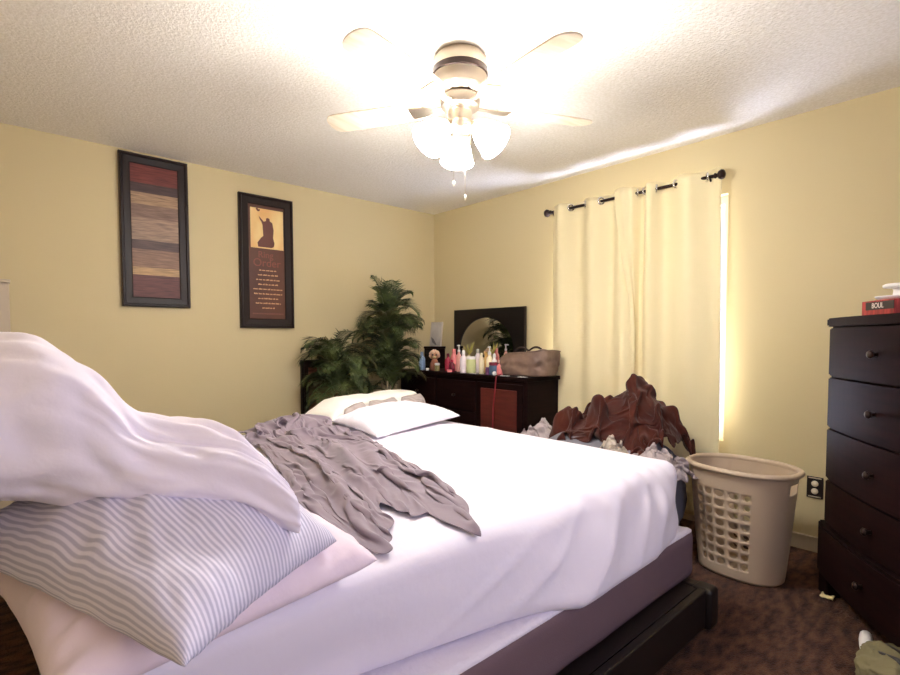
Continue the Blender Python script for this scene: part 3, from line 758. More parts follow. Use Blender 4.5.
# ------------------------------------------------------------------ simulated cloth, stored as settled grids
def unpack(n, m, lo, q):
    """grid rows written as second differences, 2 mm steps"""
    out = [[[0, 0, 0] for _ in range(m)] for _ in range(n)]
    for c in range(3):
        D = [[q[c*n*m+i*m+j] for j in range(m)] for i in range(n)]
        for i in range(1, n):
            for j in range(m): D[i][j] += D[i-1][j]
        for i in range(n):
            acc = 0
            for j in range(m):
                acc += D[i][j]; out[i][j][c] = lo[c]+acc/500
    return out
GRAY = {'n': 84, 'm': 92, 'lo': [0.639, 0.946, 0.65], 'd': [143,3,3,4,3,3,2,3,4,2,4,3,4,5,4,3,5,4,7,5,2,1,-9,-12,10,8,5,7,-2,10,11,1,-3,-3,-1,0,10,13,11,-6,-1,-8,-9,7,5,7,1,5,4,5,5,4,5,3,3,3,3,0,2,4,2,3,2,2,2,1,2,1,4,5,5,2,1,4,3,4,0,4,3,5,4,4,4,4,-2,0,3,2,3,4,5,4,
1,0,-1,0,1,-1,0,0,-1,1,-1,1,0,-2,1,0,0,1,-2,-1,0,4,-1,0,1,-1,-1,1,2,7,-9,-2,-2,0,0,3,0,0,-1,2,-4,0,0,0,3,-1,3,0,1,0,-1,0,0,0,-1,-3,0,2,0,-2,1,-1,0,0,-1,0,-1,1,0,-1,0,3,-1,0,1,0,4,-3,2,-1,0,0,0,-7,0,2,0,-1,0,1,0,0,
0,0,0,0,0,0,-1,0,0,0,0,0,-1,1,0,1,1,2,-6,0,1,2,0,0,-1,-1,1,0,9,-6,-5,-1,1,-1,1,3,0,-1,-1,-1,-1,1,-1,1,1,1,1,0,0,0,2,-1,-1,0,-1,1,-1,1,0,0,-2,0,0,0,1,-2,-3,0,0,0,-1,-1,4,0,0,0,0,3,-1,1,0,0,-8,4,6,1,-1,-3,0,-1,-4,-4,
-1,0,2,-1,0,0,-1,0,0,0,0,-1,1,-1,1,2,2,-7,-2,1,1,3,1,1,-1,-1,0,1,2,-2,-4,1,-1,2,2,0,1,-2,-2,-1,2,-1,-1,3,1,-1,-1,0,1,2,-5,-1,0,2,3,2,0,1,0,1,-1,1,-2,-1,-1,2,2,-2,-5,-1,0,-1,0,0,0,0,1,2,0,1,0,-2,7,3,-2,-2,-3,0,-6,-5,-1,-2,
-2,1,0,0,0,1,-1,0,0,-1,1,0,0,1,0,-1,1,-7,4,-3,2,2,3,1,-2,-1,1,1,3,-8,3,0,3,3,-4,0,0,-2,-3,-2,3,0,1,3,0,0,0,-1,0,1,-6,5,1,0,0,2,1,0,1,0,3,0,2,2,1,1,2,1,0,1,0,1,0,0,-1,0,-1,-1,1,-1,1,3,-1,-2,-1,-1,0,0,-2,-5,-4,-1,
-1,0,-2,2,0,-1,0,1,0,0,0,0,0,1,0,4,-10,1,3,2,-6,3,6,1,-4,1,3,2,-5,-8,1,-1,2,0,3,2,-3,2,-4,4,-2,-1,4,0,-1,-1,-1,2,1,1,-3,1,0,-6,0,-2,1,0,1,0,0,0,0,-2,-1,-1,-3,-2,3,1,0,2,1,1,1,2,0,1,-1,2,-1,-1,0,2,0,2,2,3,4,2,0,1,
-2,-2,2,0,1,-1,2,-1,0,1,-1,-1,0,1,2,0,-5,0,-1,0,1,-1,6,10,-3,-1,-4,-3,-3,-2,3,1,-2,-2,2,1,4,1,-6,3,-3,0,3,-1,0,0,1,0,1,-1,3,-5,-5,-1,-6,-2,-3,-1,-1,0,-1,0,0,1,1,0,3,6,2,1,1,1,1,1,1,-1,0,0,0,-2,-2,-1,1,-1,2,-1,0,0,3,2,3,0,
-3,3,1,1,-4,2,1,-2,0,1,-2,2,-1,0,1,-2,-3,0,0,-1,1,1,2,6,-2,0,-2,-2,-6,3,0,0,3,2,3,2,-1,-4,1,-1,-2,-2,2,1,0,1,0,0,-1,1,10,0,1,-1,-2,-3,-4,-3,-3,-2,0,-2,0,0,1,2,2,0,2,1,1,-1,-1,-3,-1,-2,0,-2,-1,-1,2,0,-1,-1,0,2,-1,0,3,1,1,5,
5,-1,0,-2,-2,1,-4,2,1,-2,2,-2,1,1,0,-4,0,-1,3,0,0,-4,3,-2,3,1,0,1,-5,2,1,3,0,2,1,-1,0,-6,5,-4,1,2,2,-4,0,0,1,1,0,-1,1,1,1,4,2,0,0,-2,-1,-2,-1,0,0,0,1,1,1,0,-2,-2,-1,-4,-1,1,-3,-1,0,0,1,0,-2,0,-2,-2,-1,-1,4,7,2,2,0,-2,
6,-2,-1,-2,0,-2,0,-2,0,3,2,2,-3,0,1,-7,-1,1,-2,5,-1,1,-3,0,3,-1,2,-3,2,3,-1,0,0,-1,0,2,-4,-3,-1,2,3,4,8,-2,-6,-2,-2,-2,-1,-2,1,2,2,3,4,3,3,2,0,0,-1,0,0,-1,-3,-1,-8,-1,-1,0,-1,2,-1,0,1,-2,-3,0,1,0,1,1,3,0,1,3,-3,-2,-1,1,2,2,
13,-3,-4,-1,-1,-3,5,3,-8,-3,-1,1,3,0,-3,-6,3,2,-1,2,5,-2,-2,-2,1,5,4,1,3,0,-1,-1,-1,-6,-7,-1,0,-2,4,1,0,9,1,-11,-7,1,-1,-1,-1,0,-1,-1,0,-2,1,2,3,3,3,2,1,-2,-4,2,3,0,-1,1,1,0,0,0,1,0,-6,4,4,-3,-1,-3,1,1,0,3,0,0,-3,1,0,2,1,2,
6,0,3,-2,1,5,0,-1,4,-4,-2,-6,-6,-2,1,3,3,0,-2,-5,5,-2,-3,-2,1,-1,0,-1,0,-2,-1,-1,3,10,4,-11,4,10,-8,-3,6,3,-13,-4,9,0,3,-1,-1,-1,-1,-1,-1,-1,-2,0,-1,-1,-1,0,0,3,5,1,-1,-3,4,0,1,-2,0,0,-1,-1,8,-1,-4,6,-8,0,2,-2,0,-1,1,0,-1,-2,-1,0,1,2,
4,0,-4,3,6,1,-1,-3,-8,-7,-1,5,6,1,-2,9,-3,3,2,4,-12,-7,-7,1,0,1,-2,-6,-1,1,-1,2,0,1,5,10,-14,0,8,6,2,-5,-8,10,2,1,-1,0,-1,-1,-2,1,0,2,0,0,-4,0,1,0,0,1,0,-2,0,3,1,-1,-4,2,0,-1,1,1,-1,1,4,-1,-4,4,-1,-1,-1,0,0,1,0,0,-1,-3,1,-1,
-6,5,0,2,0,0,-4,-6,0,5,3,2,1,0,-2,0,9,-2,6,-10,-13,-1,5,0,3,-5,0,1,1,-1,5,3,-1,-2,0,0,-2,1,0,2,-1,-5,5,4,-1,-1,0,1,0,-2,1,-3,1,-1,2,-1,4,-1,-1,1,0,-1,-1,-1,0,-2,3,-4,3,-2,0,2,0,0,1,0,0,0,0,2,-3,2,0,-2,0,0,0,0,-3,3,-2,2,
-15,1,8,3,-1,-8,-3,1,7,9,1,-1,0,-1,1,-2,-1,6,0,-10,2,6,8,-2,-10,-1,-2,3,-2,4,3,-4,2,-3,-2,1,-1,0,1,2,-3,2,1,-1,0,-5,0,0,2,3,-1,1,-1,0,0,0,0,1,1,-2,0,-1,-1,2,-2,2,-5,4,-1,2,1,0,0,0,0,0,0,0,0,0,3,0,-1,-2,-2,1,0,0,2,-3,1,-1,
-7,-7,-3,0,2,6,7,7,2,-3,-2,-3,-2,2,0,4,-3,4,-7,-2,6,3,-3,4,-4,3,-1,-4,5,2,-6,-4,-3,0,3,-1,6,-2,0,-1,-2,3,1,-1,-4,3,1,0,0,-1,1,0,0,0,-1,0,0,0,-1,0,-1,1,2,-2,3,-3,4,-2,2,0,0,-1,0,0,1,0,0,1,0,-3,0,-3,2,4,-3,0,2,-1,-1,-3,1,1,
7,-3,-11,-1,-1,0,0,0,1,0,-1,3,2,0,1,1,6,-2,-8,4,2,-2,1,2,1,1,-1,0,-2,0,1,0,-4,3,-1,-1,4,-1,-2,-2,0,1,-2,0,3,1,-1,0,0,0,0,0,-1,0,1,0,0,-1,0,1,1,1,-2,2,0,-2,0,3,0,-1,-1,-1,1,0,0,-1,1,-1,3,-7,1,3,-1,2,1,-3,3,-1,0,1,-3,0,
-8,8,-1,-2,0,0,1,0,0,-3,2,-1,1,1,-2,1,3,-9,1,1,9,-1,-1,3,3,-7,-7,1,1,3,3,4,1,0,-3,-2,2,-2,-1,2,-3,3,-1,-2,0,1,0,1,-1,0,0,0,0,0,0,-1,0,1,0,0,1,-1,3,-1,-4,5,2,-1,-3,-1,0,1,-1,0,-3,1,-2,-2,10,-2,-3,0,-1,-2,4,0,-2,0,1,5,-4,0,
-8,2,3,3,0,0,-2,0,2,2,-3,1,-1,-1,1,-3,-2,-1,-1,7,1,-1,0,1,5,-9,0,0,-3,0,5,3,5,-1,0,0,-5,-3,1,0,3,0,8,-8,-3,0,1,0,0,0,0,0,0,1,-1,0,0,0,1,0,0,1,-1,-1,3,-1,-3,-1,1,0,0,0,1,-2,0,-2,-5,1,1,10,-4,-1,1,1,0,0,-1,0,1,4,-4,2,
1,2,-1,-1,-1,0,-3,2,-1,0,2,0,1,-2,-1,-1,1,0,-5,7,-2,0,-2,0,6,0,0,-2,0,-1,-3,1,4,2,2,-5,-2,2,0,-4,-4,-2,5,9,1,-4,-1,0,1,-3,0,0,0,0,0,1,0,0,-1,1,0,0,-3,3,1,-3,-1,0,1,1,1,2,-2,3,-4,-4,3,-4,1,1,4,0,0,0,0,-1,-1,1,2,1,6,-5,
0,1,-1,0,0,0,-2,0,0,2,0,1,0,-2,0,-1,0,-2,2,0,3,0,-2,0,-2,3,1,0,3,-7,1,-1,-1,2,1,-7,6,5,-4,-2,4,-8,-5,-1,2,4,1,1,0,4,-3,0,1,0,0,0,0,0,1,0,1,-1,-1,0,1,3,-4,1,2,0,2,-3,2,-1,6,1,-5,-5,0,-1,2,1,0,-1,0,-4,5,1,1,1,6,2,
0,0,0,0,-1,0,0,0,1,0,0,-1,-2,3,-3,2,-1,0,-1,2,0,-1,4,-2,-2,1,5,-1,-4,-1,0,1,-2,0,-2,1,3,0,-5,-2,-1,4,1,1,0,0,0,-2,0,0,4,0,-1,-1,1,0,0,-1,0,0,1,2,-2,0,0,3,-2,2,1,2,-6,2,0,0,-1,-3,-3,7,-1,0,0,0,0,0,-2,2,2,1,-1,0,3,-1,
-2,1,0,-1,1,0,0,0,0,0,0,0,0,0,2,-3,1,-2,1,1,0,0,0,-1,0,3,-3,1,-1,1,-2,0,2,-1,-4,3,1,0,1,1,2,0,0,2,-2,0,-1,1,-4,-3,-2,1,2,0,0,0,0,0,1,1,-2,1,0,2,1,1,0,2,0,1,-5,1,-1,1,-1,-1,-2,3,2,0,0,0,1,-1,1,2,-3,0,-1,-2,-1,0,
-1,-1,0,1,0,0,0,0,0,-1,0,0,1,-1,-1,1,0,1,-1,1,-1,1,-1,-1,-1,2,0,0,1,2,-2,0,1,2,-7,5,0,0,2,3,1,4,0,-5,1,-1,0,-1,3,-2,-5,-3,-4,-1,-2,0,0,2,0,1,2,0,3,-1,-1,2,4,-2,1,-2,1,0,0,0,-5,-3,8,2,-1,2,1,-1,0,-2,-2,0,1,-2,0,-4,-2,2,
-2,1,0,0,0,0,0,1,1,-3,0,0,0,-1,2,0,-1,0,1,-1,1,1,0,-4,0,2,-1,1,-1,1,1,1,-1,0,-3,5,-1,-3,2,1,2,-2,-4,2,0,0,1,0,0,4,5,-2,1,-2,-2,-2,-1,-2,-2,-2,0,-1,2,-1,2,-3,9,-5,-2,-1,6,-2,1,-2,-4,4,7,0,1,-1,-2,-1,-1,3,-1,-6,3,-2,1,-1,-3,0,
-1,0,1,-1,0,1,-2,2,0,-1,0,-1,0,0,0,1,-1,1,0,0,1,-1,-1,-1,0,2,0,-1,1,-1,0,0,2,-3,4,-1,-2,0,2,-1,-1,1,0,0,0,0,0,1,0,1,2,4,1,2,1,-1,-3,-1,0,-1,-3,-6,0,1,0,-3,-2,6,-6,0,1,1,-1,-1,4,10,0,0,-3,-2,-2,1,2,-6,-5,8,1,-3,1,3,-5,1,
-1,0,2,-1,-2,0,4,-4,1,0,0,0,-1,1,0,0,-2,2,0,0,0,-1,0,0,0,1,-1,2,0,-1,-1,-1,0,0,3,-1,-2,0,0,2,0,-1,5,-5,0,1,0,-1,0,-1,-2,-1,-3,-1,1,4,3,1,1,0,0,4,1,-2,-3,1,-4,-4,4,1,1,0,1,2,9,0,-3,-4,-2,-4,-1,3,-7,-1,4,3,-2,1,0,4,-5,0,
-1,0,-1,-1,1,-1,1,0,-1,2,0,0,0,0,0,0,-1,0,2,-1,1,-2,1,0,0,0,4,0,1,-1,-3,-2,-2,1,5,-4,2,-2,1,-1,1,0,1,-1,0,0,0,1,0,0,0,1,3,1,2,-1,1,1,0,0,0,0,-1,0,-2,-1,1,-1,1,-1,0,-1,0,0,-1,-2,-1,-1,-2,0,0,0,0,2,3,-5,-3,6,1,1,-3,0,
-1,0,-2,2,0,-2,5,-5,1,2,-1,-1,1,0,0,-1,1,1,-1,0,0,-1,-1,5,-2,-1,1,1,0,-1,-1,0,-1,0,3,-3,1,-1,1,1,-1,0,0,0,0,0,0,0,0,1,0,0,-1,1,0,1,0,1,-1,1,0,-1,0,-1,0,1,-2,1,-1,0,-1,1,0,1,-1,0,0,0,1,1,-3,-4,6,5,-5,0,2,-1,-5,-2,7,0,
-1,-1,3,-1,-1,0,1,-2,-1,1,1,0,0,-1,1,-1,1,0,0,0,0,4,-4,-1,1,0,2,0,-1,0,3,-5,1,0,0,0,0,0,0,0,1,0,0,-1,1,0,0,-1,1,-1,0,0,2,-1,0,-2,1,-1,0,0,1,0,1,0,0,-2,1,0,1,1,0,-2,-3,-4,3,2,2,0,-2,2,0,-4,3,2,5,-2,-1,-2,1,0,5,-2,
-2,0,2,0,0,0,0,-2,0,1,0,0,-1,1,-1,0,0,2,0,1,-1,0,-2,0,1,-2,1,-2,2,0,0,2,-1,0,0,0,0,0,1,-1,1,-1,0,1,0,-1,0,1,-1,1,0,0,0,2,-2,1,-1,0,-2,1,0,0,0,-1,0,2,3,4,0,1,1,1,2,-1,-15,1,-1,0,3,-3,0,4,-1,1,1,2,1,1,1,0,2,-1,
-2,-1,2,-1,0,2,-1,0,0,0,0,0,0,-2,1,0,0,2,0,0,-1,0,-1,-1,1,3,0,-3,-1,0,-1,3,0,-1,0,1,-1,2,-1,1,-1,1,-3,2,0,1,-1,0,0,-1,1,0,-2,-2,0,0,-1,-1,6,0,0,-1,-1,2,2,3,2,-8,-2,-1,-2,-1,-1,6,1,-1,1,1,-2,0,3,4,-1,0,0,-2,-1,1,2,0,4,-2,
1,-4,2,0,0,0,0,0,0,0,-1,0,0,1,0,4,-5,3,0,0,-3,1,-1,0,0,0,1,3,-1,1,-3,-1,-1,1,0,1,-1,2,0,0,-1,0,0,0,-1,0,1,-1,-4,-1,-1,1,3,2,1,1,1,1,-2,-2,-2,3,2,1,3,0,-3,-4,0,-1,0,0,4,0,-1,-1,1,-2,1,1,4,1,1,-2,0,1,-6,-3,1,0,2,-1,
-2,-1,2,-1,0,0,-1,3,0,-3,0,0,0,0,-1,1,3,-1,3,-2,-3,2,-2,0,0,0,0,1,0,0,3,-3,1,-3,0,3,0,1,0,1,-3,1,-3,4,-3,0,-4,0,7,0,2,0,0,0,0,-1,-1,-1,-2,-1,4,1,2,1,-2,-1,-11,7,1,0,-1,1,0,2,1,0,-1,0,1,-2,1,-3,-6,0,1,5,4,-1,-7,1,-1,4,
-3,1,-2,1,0,0,-2,4,0,-3,1,-1,0,1,-2,0,2,1,3,-8,3,1,2,-3,0,0,1,1,3,0,-4,2,-2,1,-2,4,-1,0,0,0,-2,0,-1,1,0,-1,4,2,-1,2,0,0,0,0,0,-3,-4,2,2,3,0,1,-1,-1,-1,-5,0,2,-1,1,0,2,-1,0,3,0,-1,1,-4,3,-3,-3,3,2,-6,-1,5,5,-7,-2,0,0,
-4,3,-2,0,0,1,-4,3,1,-1,-1,1,-1,0,2,-1,2,-3,4,-4,5,-7,7,-4,-1,1,-2,3,2,1,1,-3,0,-2,1,-3,4,0,0,0,-2,0,-1,0,3,-2,4,0,1,-2,-3,-3,-1,1,3,-3,6,2,0,-2,1,-1,-2,1,-2,-6,7,-1,1,-1,2,2,-2,0,2,3,-1,-5,0,1,-4,3,1,-3,4,-3,-1,2,1,-1,-2,-1,
-2,1,-2,0,1,-1,-1,1,-1,0,1,0,0,-1,1,1,-6,5,3,-1,0,-6,3,2,-2,0,1,1,0,-1,0,6,-2,2,-6,1,0,0,0,-1,0,2,-2,0,-1,1,4,-5,-2,-4,1,3,2,3,-3,0,6,-1,-1,0,-2,0,-2,-1,1,-1,2,0,0,0,2,0,1,-1,5,-3,-5,0,2,0,0,0,1,0,-2,2,0,-2,5,-3,-2,0,
-2,1,-2,0,0,1,-1,0,-1,1,0,0,0,-1,0,0,6,-6,1,4,-3,-3,-1,5,0,-2,-1,0,1,-1,6,-7,0,-4,4,2,0,0,0,1,1,-1,0,-1,0,0,1,2,0,3,-5,-1,2,0,-6,8,-2,-3,0,2,0,-5,3,-1,1,0,1,0,0,1,0,-1,4,-6,5,-3,-2,2,0,0,1,1,-7,5,3,-1,1,-6,6,-5,2,-2,
-2,0,-1,1,0,-1,2,-1,-1,0,0,0,0,0,0,0,-4,2,0,8,-9,1,2,-1,1,-1,0,1,2,-1,1,1,-2,-2,2,-1,0,0,1,-1,1,0,0,-1,0,0,-4,-1,0,1,5,2,-2,-2,1,2,0,1,-3,-1,1,-2,-1,2,0,0,1,1,0,-1,1,-1,3,-1,0,-9,5,-1,1,5,-2,2,-2,-1,1,1,-1,-1,1,-3,0,1,
-3,1,-1,1,-1,0,3,0,-2,-1,1,-1,0,0,0,0,2,1,-2,-1,-2,3,-3,0,0,2,0,1,-1,1,-1,0,1,1,-2,-1,0,1,0,-3,5,-1,-1,0,0,1,0,2,-2,2,0,-1,-1,0,0,0,0,0,0,0,-6,6,1,-2,0,1,-1,0,0,1,-1,0,1,0,1,-4,3,2,-1,0,-2,-1,1,1,0,-1,1,-1,-1,0,1,1,
-3,1,-1,-1,1,-1,2,1,0,-2,-1,1,0,0,-1,-2,3,2,-3,-1,0,6,-5,0,-1,1,1,-1,1,1,0,0,-1,1,-1,1,-2,1,0,2,-1,-1,1,0,0,1,-5,0,0,1,2,0,0,0,2,-2,0,0,1,-4,5,-1,-1,-1,0,4,-2,0,0,-1,0,1,0,0,0,-2,1,-1,4,-1,-3,-3,2,1,0,0,1,0,1,-1,1,-1,
-4,0,0,1,-1,0,1,-1,3,-2,0,1,-1,0,0,0,0,1,-2,0,-1,7,-6,3,0,-1,0,0,-1,5,-6,1,0,-1,2,-1,0,0,0,1,0,0,0,-1,1,-1,-1,0,2,-2,0,0,0,0,5,-4,0,-1,1,1,-1,1,-1,-2,0,4,-2,0,0,0,1,0,0,-1,-1,2,-1,2,0,0,-3,3,0,-5,0,0,1,5,-3,1,0,2,
-3,0,-1,0,2,-1,0,0,1,3,-4,-1,1,0,0,-1,1,0,2,-2,1,0,0,-1,0,0,0,0,0,1,0,-1,0,0,0,-1,2,-1,1,0,0,-1,4,-4,0,0,0,-1,0,1,-1,1,0,1,1,-3,1,-1,1,0,0,0,0,0,0,0,0,0,0,0,0,1,0,-1,0,-1,-1,0,1,2,1,3,-3,1,-3,-1,1,2,-3,4,-1,1,
-4,1,-1,1,1,1,-2,-1,-1,4,5,-7,0,0,0,-1,0,0,2,1,0,-4,2,1,1,-1,-1,0,0,0,0,-1,1,0,-1,1,-1,1,0,1,0,-4,2,2,0,0,-1,1,-1,0,0,0,1,-1,2,-2,0,1,-3,3,1,-1,-1,4,-4,0,0,1,0,0,-1,2,-2,3,-7,1,1,-1,-2,3,10,-7,-3,2,1,1,-1,1,4,-2,0,-6,
-4,0,1,1,0,0,-1,0,-2,3,1,0,-2,0,-1,0,1,0,1,1,0,-2,1,0,0,-1,1,-1,1,-1,0,0,-1,2,-1,0,0,-1,1,0,1,-1,-2,4,0,-1,0,-1,0,0,0,0,0,1,-2,2,-1,-2,3,1,0,-3,2,-1,-1,0,2,-1,0,1,-1,2,-1,7,-9,-2,-1,0,0,1,10,-9,3,1,2,-2,-1,0,0,2,-3,-4,
-3,0,0,0,1,1,1,-6,1,1,-1,7,-4,-2,0,3,-5,2,0,-2,10,-4,-2,0,0,0,-1,1,0,-2,-1,2,0,2,-1,-1,-1,1,-1,1,-1,4,-2,0,-1,0,0,0,0,0,0,0,0,-1,-2,7,-5,2,1,0,-5,3,1,0,-2,1,2,-1,0,0,0,1,-2,0,-3,0,3,-3,1,1,2,-1,-2,1,-1,3,-1,-1,1,-3,-1,0,
-3,0,0,1,-1,1,1,0,1,0,-6,1,5,-4,0,0,0,0,1,2,-1,3,0,-4,0,1,-1,0,0,0,0,-2,2,-1,0,0,1,0,1,-1,0,0,1,-1,1,0,0,0,0,-1,0,0,0,0,1,2,-3,1,-1,0,1,0,-1,1,-2,1,1,0,0,0,3,-3,-1,0,-2,2,-1,3,0,-5,2,-1,1,0,0,0,0,0,0,0,-3,2,
-3,0,-1,1,0,1,1,0,-2,0,5,-10,1,6,-3,0,2,-2,1,1,-4,4,1,-5,3,1,-1,1,0,0,1,-1,0,1,-2,0,-1,0,0,2,0,-2,2,0,0,0,-2,1,0,1,-2,0,1,0,1,1,-1,0,0,0,0,0,0,-1,1,-1,0,1,0,0,2,-3,-2,-1,0,5,1,0,3,-8,1,0,3,-1,-1,-2,-1,0,0,7,-4,1,
-3,-1,1,-2,1,1,1,-1,-1,-1,2,6,-10,1,3,-2,1,0,1,-3,4,-2,2,-1,0,-1,1,0,0,4,2,1,-6,0,2,-4,1,0,1,-1,2,2,0,-3,-1,0,2,-1,0,-1,0,0,0,0,0,0,0,0,1,-1,0,0,0,1,-1,1,0,0,0,0,1,-4,0,1,-1,6,-1,1,0,-5,-1,0,5,-1,1,-3,-4,1,-2,2,8,0,
-2,-2,1,-1,1,0,2,1,-1,-2,-4,5,-2,-3,2,1,-1,1,-1,4,-1,0,-1,1,0,2,0,-3,0,0,4,-1,1,-5,2,1,-2,0,0,1,0,0,0,3,-2,-1,-1,0,0,0,0,0,0,0,2,-2,1,0,-1,1,1,1,-2,-1,1,0,0,0,0,1,-2,-2,1,-3,3,4,-1,0,-1,-3,0,1,5,-2,-1,3,0,-5,2,-1,-4,2,
-3,-1,1,-1,1,0,1,-3,2,-1,1,0,7,-9,0,2,-2,1,0,-1,2,0,3,-4,1,1,1,-3,1,0,1,2,0,-3,-1,2,-1,0,0,1,1,-3,2,-1,1,-1,1,0,-1,1,1,-1,0,1,-2,-3,4,0,0,-1,1,0,-3,0,3,1,-1,0,1,2,-5,-1,1,-3,3,3,-2,1,0,-2,-1,3,2,-2,0,0,2,0,-3,-3,3,0,
-3,-1,1,-1,0,1,-1,-1,0,1,0,-2,7,0,-6,1,0,-1,1,2,-4,0,6,0,-4,1,-1,2,-2,1,-1,1,0,1,-1,-1,2,0,0,0,0,1,-1,0,-1,1,-1,0,1,-1,-1,2,-1,-1,-1,2,1,-1,0,1,1,-1,-2,0,4,-2,1,0,0,-1,-4,3,1,-9,9,0,-1,0,0,1,-1,4,0,1,-6,0,1,2,0,-1,-3,-2,
-3,-1,1,1,-3,1,-1,0,4,2,-1,-4,-1,9,-8,0,1,-1,-1,0,4,-1,0,1,-3,0,0,0,1,0,1,-1,0,0,2,-2,0,0,1,-1,0,3,-2,0,0,0,0,0,-1,-1,2,0,1,-1,0,0,-1,1,0,-1,0,0,0,0,1,0,0,0,2,-2,-1,3,-1,-3,4,-3,0,0,1,1,-2,3,-1,0,0,1,-3,1,1,1,1,-3,
-2,-1,0,1,-2,-1,1,-1,1,0,1,1,-4,6,-3,-1,0,0,1,0,1,1,-1,4,-7,1,2,0,-2,1,0,1,0,1,-2,0,0,0,0,1,0,0,0,-1,1,-1,0,0,1,1,1,-1,-1,0,0,0,-1,0,0,0,-2,1,6,-3,-1,1,0,0,0,-5,4,1,-3,2,1,-2,1,-1,0,4,-3,-1,0,2,2,-6,3,0,-2,1,2,3,
1,-2,3,-3,-3,-2,2,1,-2,3,-3,1,2,0,0,-3,2,-1,-1,2,0,1,0,1,0,-2,0,1,-1,1,0,0,0,-1,-2,2,0,1,-1,1,0,-1,1,0,-1,1,0,0,0,0,1,0,0,0,-1,-1,0,0,0,0,3,-4,1,2,0,-1,-1,4,-3,0,2,-1,-3,4,-3,-1,0,1,-2,4,-2,-4,0,1,5,1,-3,-1,1,0,-1,2,
-7,0,3,0,3,-4,0,7,-8,2,3,-3,2,-1,4,-6,2,0,0,-1,1,-1,2,1,-1,-3,1,0,1,0,0,3,0,0,-3,0,1,-1,1,-1,0,1,0,0,0,0,0,0,0,1,0,0,-1,0,0,0,0,0,-1,0,0,0,1,1,-1,0,2,-1,-4,3,3,-4,4,-3,2,-1,-3,1,-1,-2,3,1,-6,1,2,4,-2,-2,2,1,0,-1,
-1,-1,0,0,-4,1,-1,7,-6,0,5,5,-7,-2,9,-8,-1,2,-1,-2,1,0,-1,1,6,-7,1,1,1,-3,1,1,3,-1,1,-2,-2,1,0,1,0,-1,0,1,0,0,0,0,0,1,-1,0,0,-1,1,-1,1,-1,1,0,0,0,0,0,0,0,2,-3,0,2,1,-4,1,4,-1,-2,3,-2,1,-4,-2,4,-4,-1,0,3,2,-2,0,1,0,1,
-4,1,0,-1,1,1,-3,1,2,2,-2,1,0,-5,5,0,0,-1,-1,-1,0,0,-3,2,2,-1,1,-1,0,0,0,1,1,0,-1,0,3,-3,0,0,0,1,0,0,0,-1,1,0,0,0,0,-1,0,1,-1,1,0,0,-1,1,0,1,-1,0,0,0,0,-3,4,0,0,-4,-1,5,-2,4,-3,0,0,1,-7,4,5,-5,-1,-2,5,-1,0,0,1,0,
-3,0,0,0,1,-1,-3,0,4,-1,1,1,-1,-1,-2,1,1,0,-1,1,-2,2,1,0,-1,1,-1,0,0,-1,1,-3,2,1,0,3,-4,0,1,0,1,-1,0,-2,2,1,-1,0,1,-1,0,1,0,0,0,-1,1,1,0,-1,-1,1,1,-2,0,2,-4,1,1,2,0,-4,-3,1,-1,0,2,1,-1,5,-4,2,2,-4,2,-1,1,0,1,0,-1,-1,
-3,0,0,1,-1,1,-2,-1,2,0,1,1,0,-1,-4,3,0,0,0,-1,0,-3,4,-1,0,1,-1,0,-2,1,1,0,0,3,-1,-2,-2,3,0,0,0,1,0,-2,0,1,0,0,0,0,0,0,0,0,1,2,-2,0,0,0,0,1,-1,0,0,-1,-1,1,0,4,-2,0,-8,3,3,-1,0,0,-3,0,3,0,1,0,-2,2,0,0,1,1,-4,2,
-3,0,0,-1,2,-1,0,0,1,-1,-1,-1,0,-1,1,11,-11,2,0,-2,2,2,-5,2,0,2,-3,-2,2,1,-2,3,0,2,1,-4,0,0,0,1,1,-1,1,-1,-1,0,0,1,-1,1,0,0,1,0,0,1,-2,1,0,0,-1,1,-1,0,0,-1,0,0,4,-4,3,2,-2,-7,2,1,0,-1,1,5,-2,-2,0,6,-5,2,-3,0,1,1,0,0,
-2,0,0,0,0,0,2,-1,-1,0,-2,-1,-1,5,-1,6,-6,0,1,-3,0,2,1,-1,0,0,-3,1,0,1,0,3,-4,0,1,4,-3,-1,0,0,0,2,-1,-1,-1,0,1,-1,1,0,0,0,0,0,0,2,-3,1,0,0,2,-2,0,0,0,0,1,0,-1,4,0,0,3,-9,-1,2,1,0,0,-2,3,-1,0,3,-4,1,-2,4,-2,-1,1,1,
-3,0,0,0,-1,0,4,1,-4,-1,0,0,1,2,2,-1,-1,-2,0,2,-2,1,1,-1,4,-5,-1,1,1,0,2,-2,0,0,0,-3,4,1,-2,0,-1,0,-1,6,0,-7,1,1,-1,0,1,0,0,1,0,1,-1,0,1,0,-2,-1,0,1,0,-1,0,2,1,-2,0,10,-6,2,-9,1,1,0,-1,-2,2,3,0,-1,0,-1,-2,4,-1,-1,3,-1,
-4,0,0,1,1,2,0,0,-3,-2,1,-2,7,-4,3,-2,-1,1,-1,2,-2,-1,2,0,-1,3,-3,0,0,1,0,1,0,-1,-1,-1,1,2,-2,0,2,-2,0,0,2,0,-1,0,-1,-1,0,1,0,-1,3,-2,0,1,1,-1,1,-1,0,-1,2,-2,1,-1,-2,0,-1,8,1,2,-5,-5,1,-1,0,1,2,-5,-1,3,4,-3,-3,4,3,-3,3,-3,
-3,0,1,-1,1,1,0,-1,0,1,-1,3,-6,3,0,-2,1,0,-2,-1,2,1,0,1,0,0,1,-1,0,-1,0,0,5,-1,0,-3,1,-1,-2,0,0,5,2,-3,-3,1,0,1,-3,1,0,-2,1,1,0,-1,1,1,0,0,-1,4,-3,0,1,1,-5,0,-1,-1,0,1,13,-6,5,-7,1,2,-1,-1,-1,-4,-2,-1,4,0,0,0,1,0,-1,1,
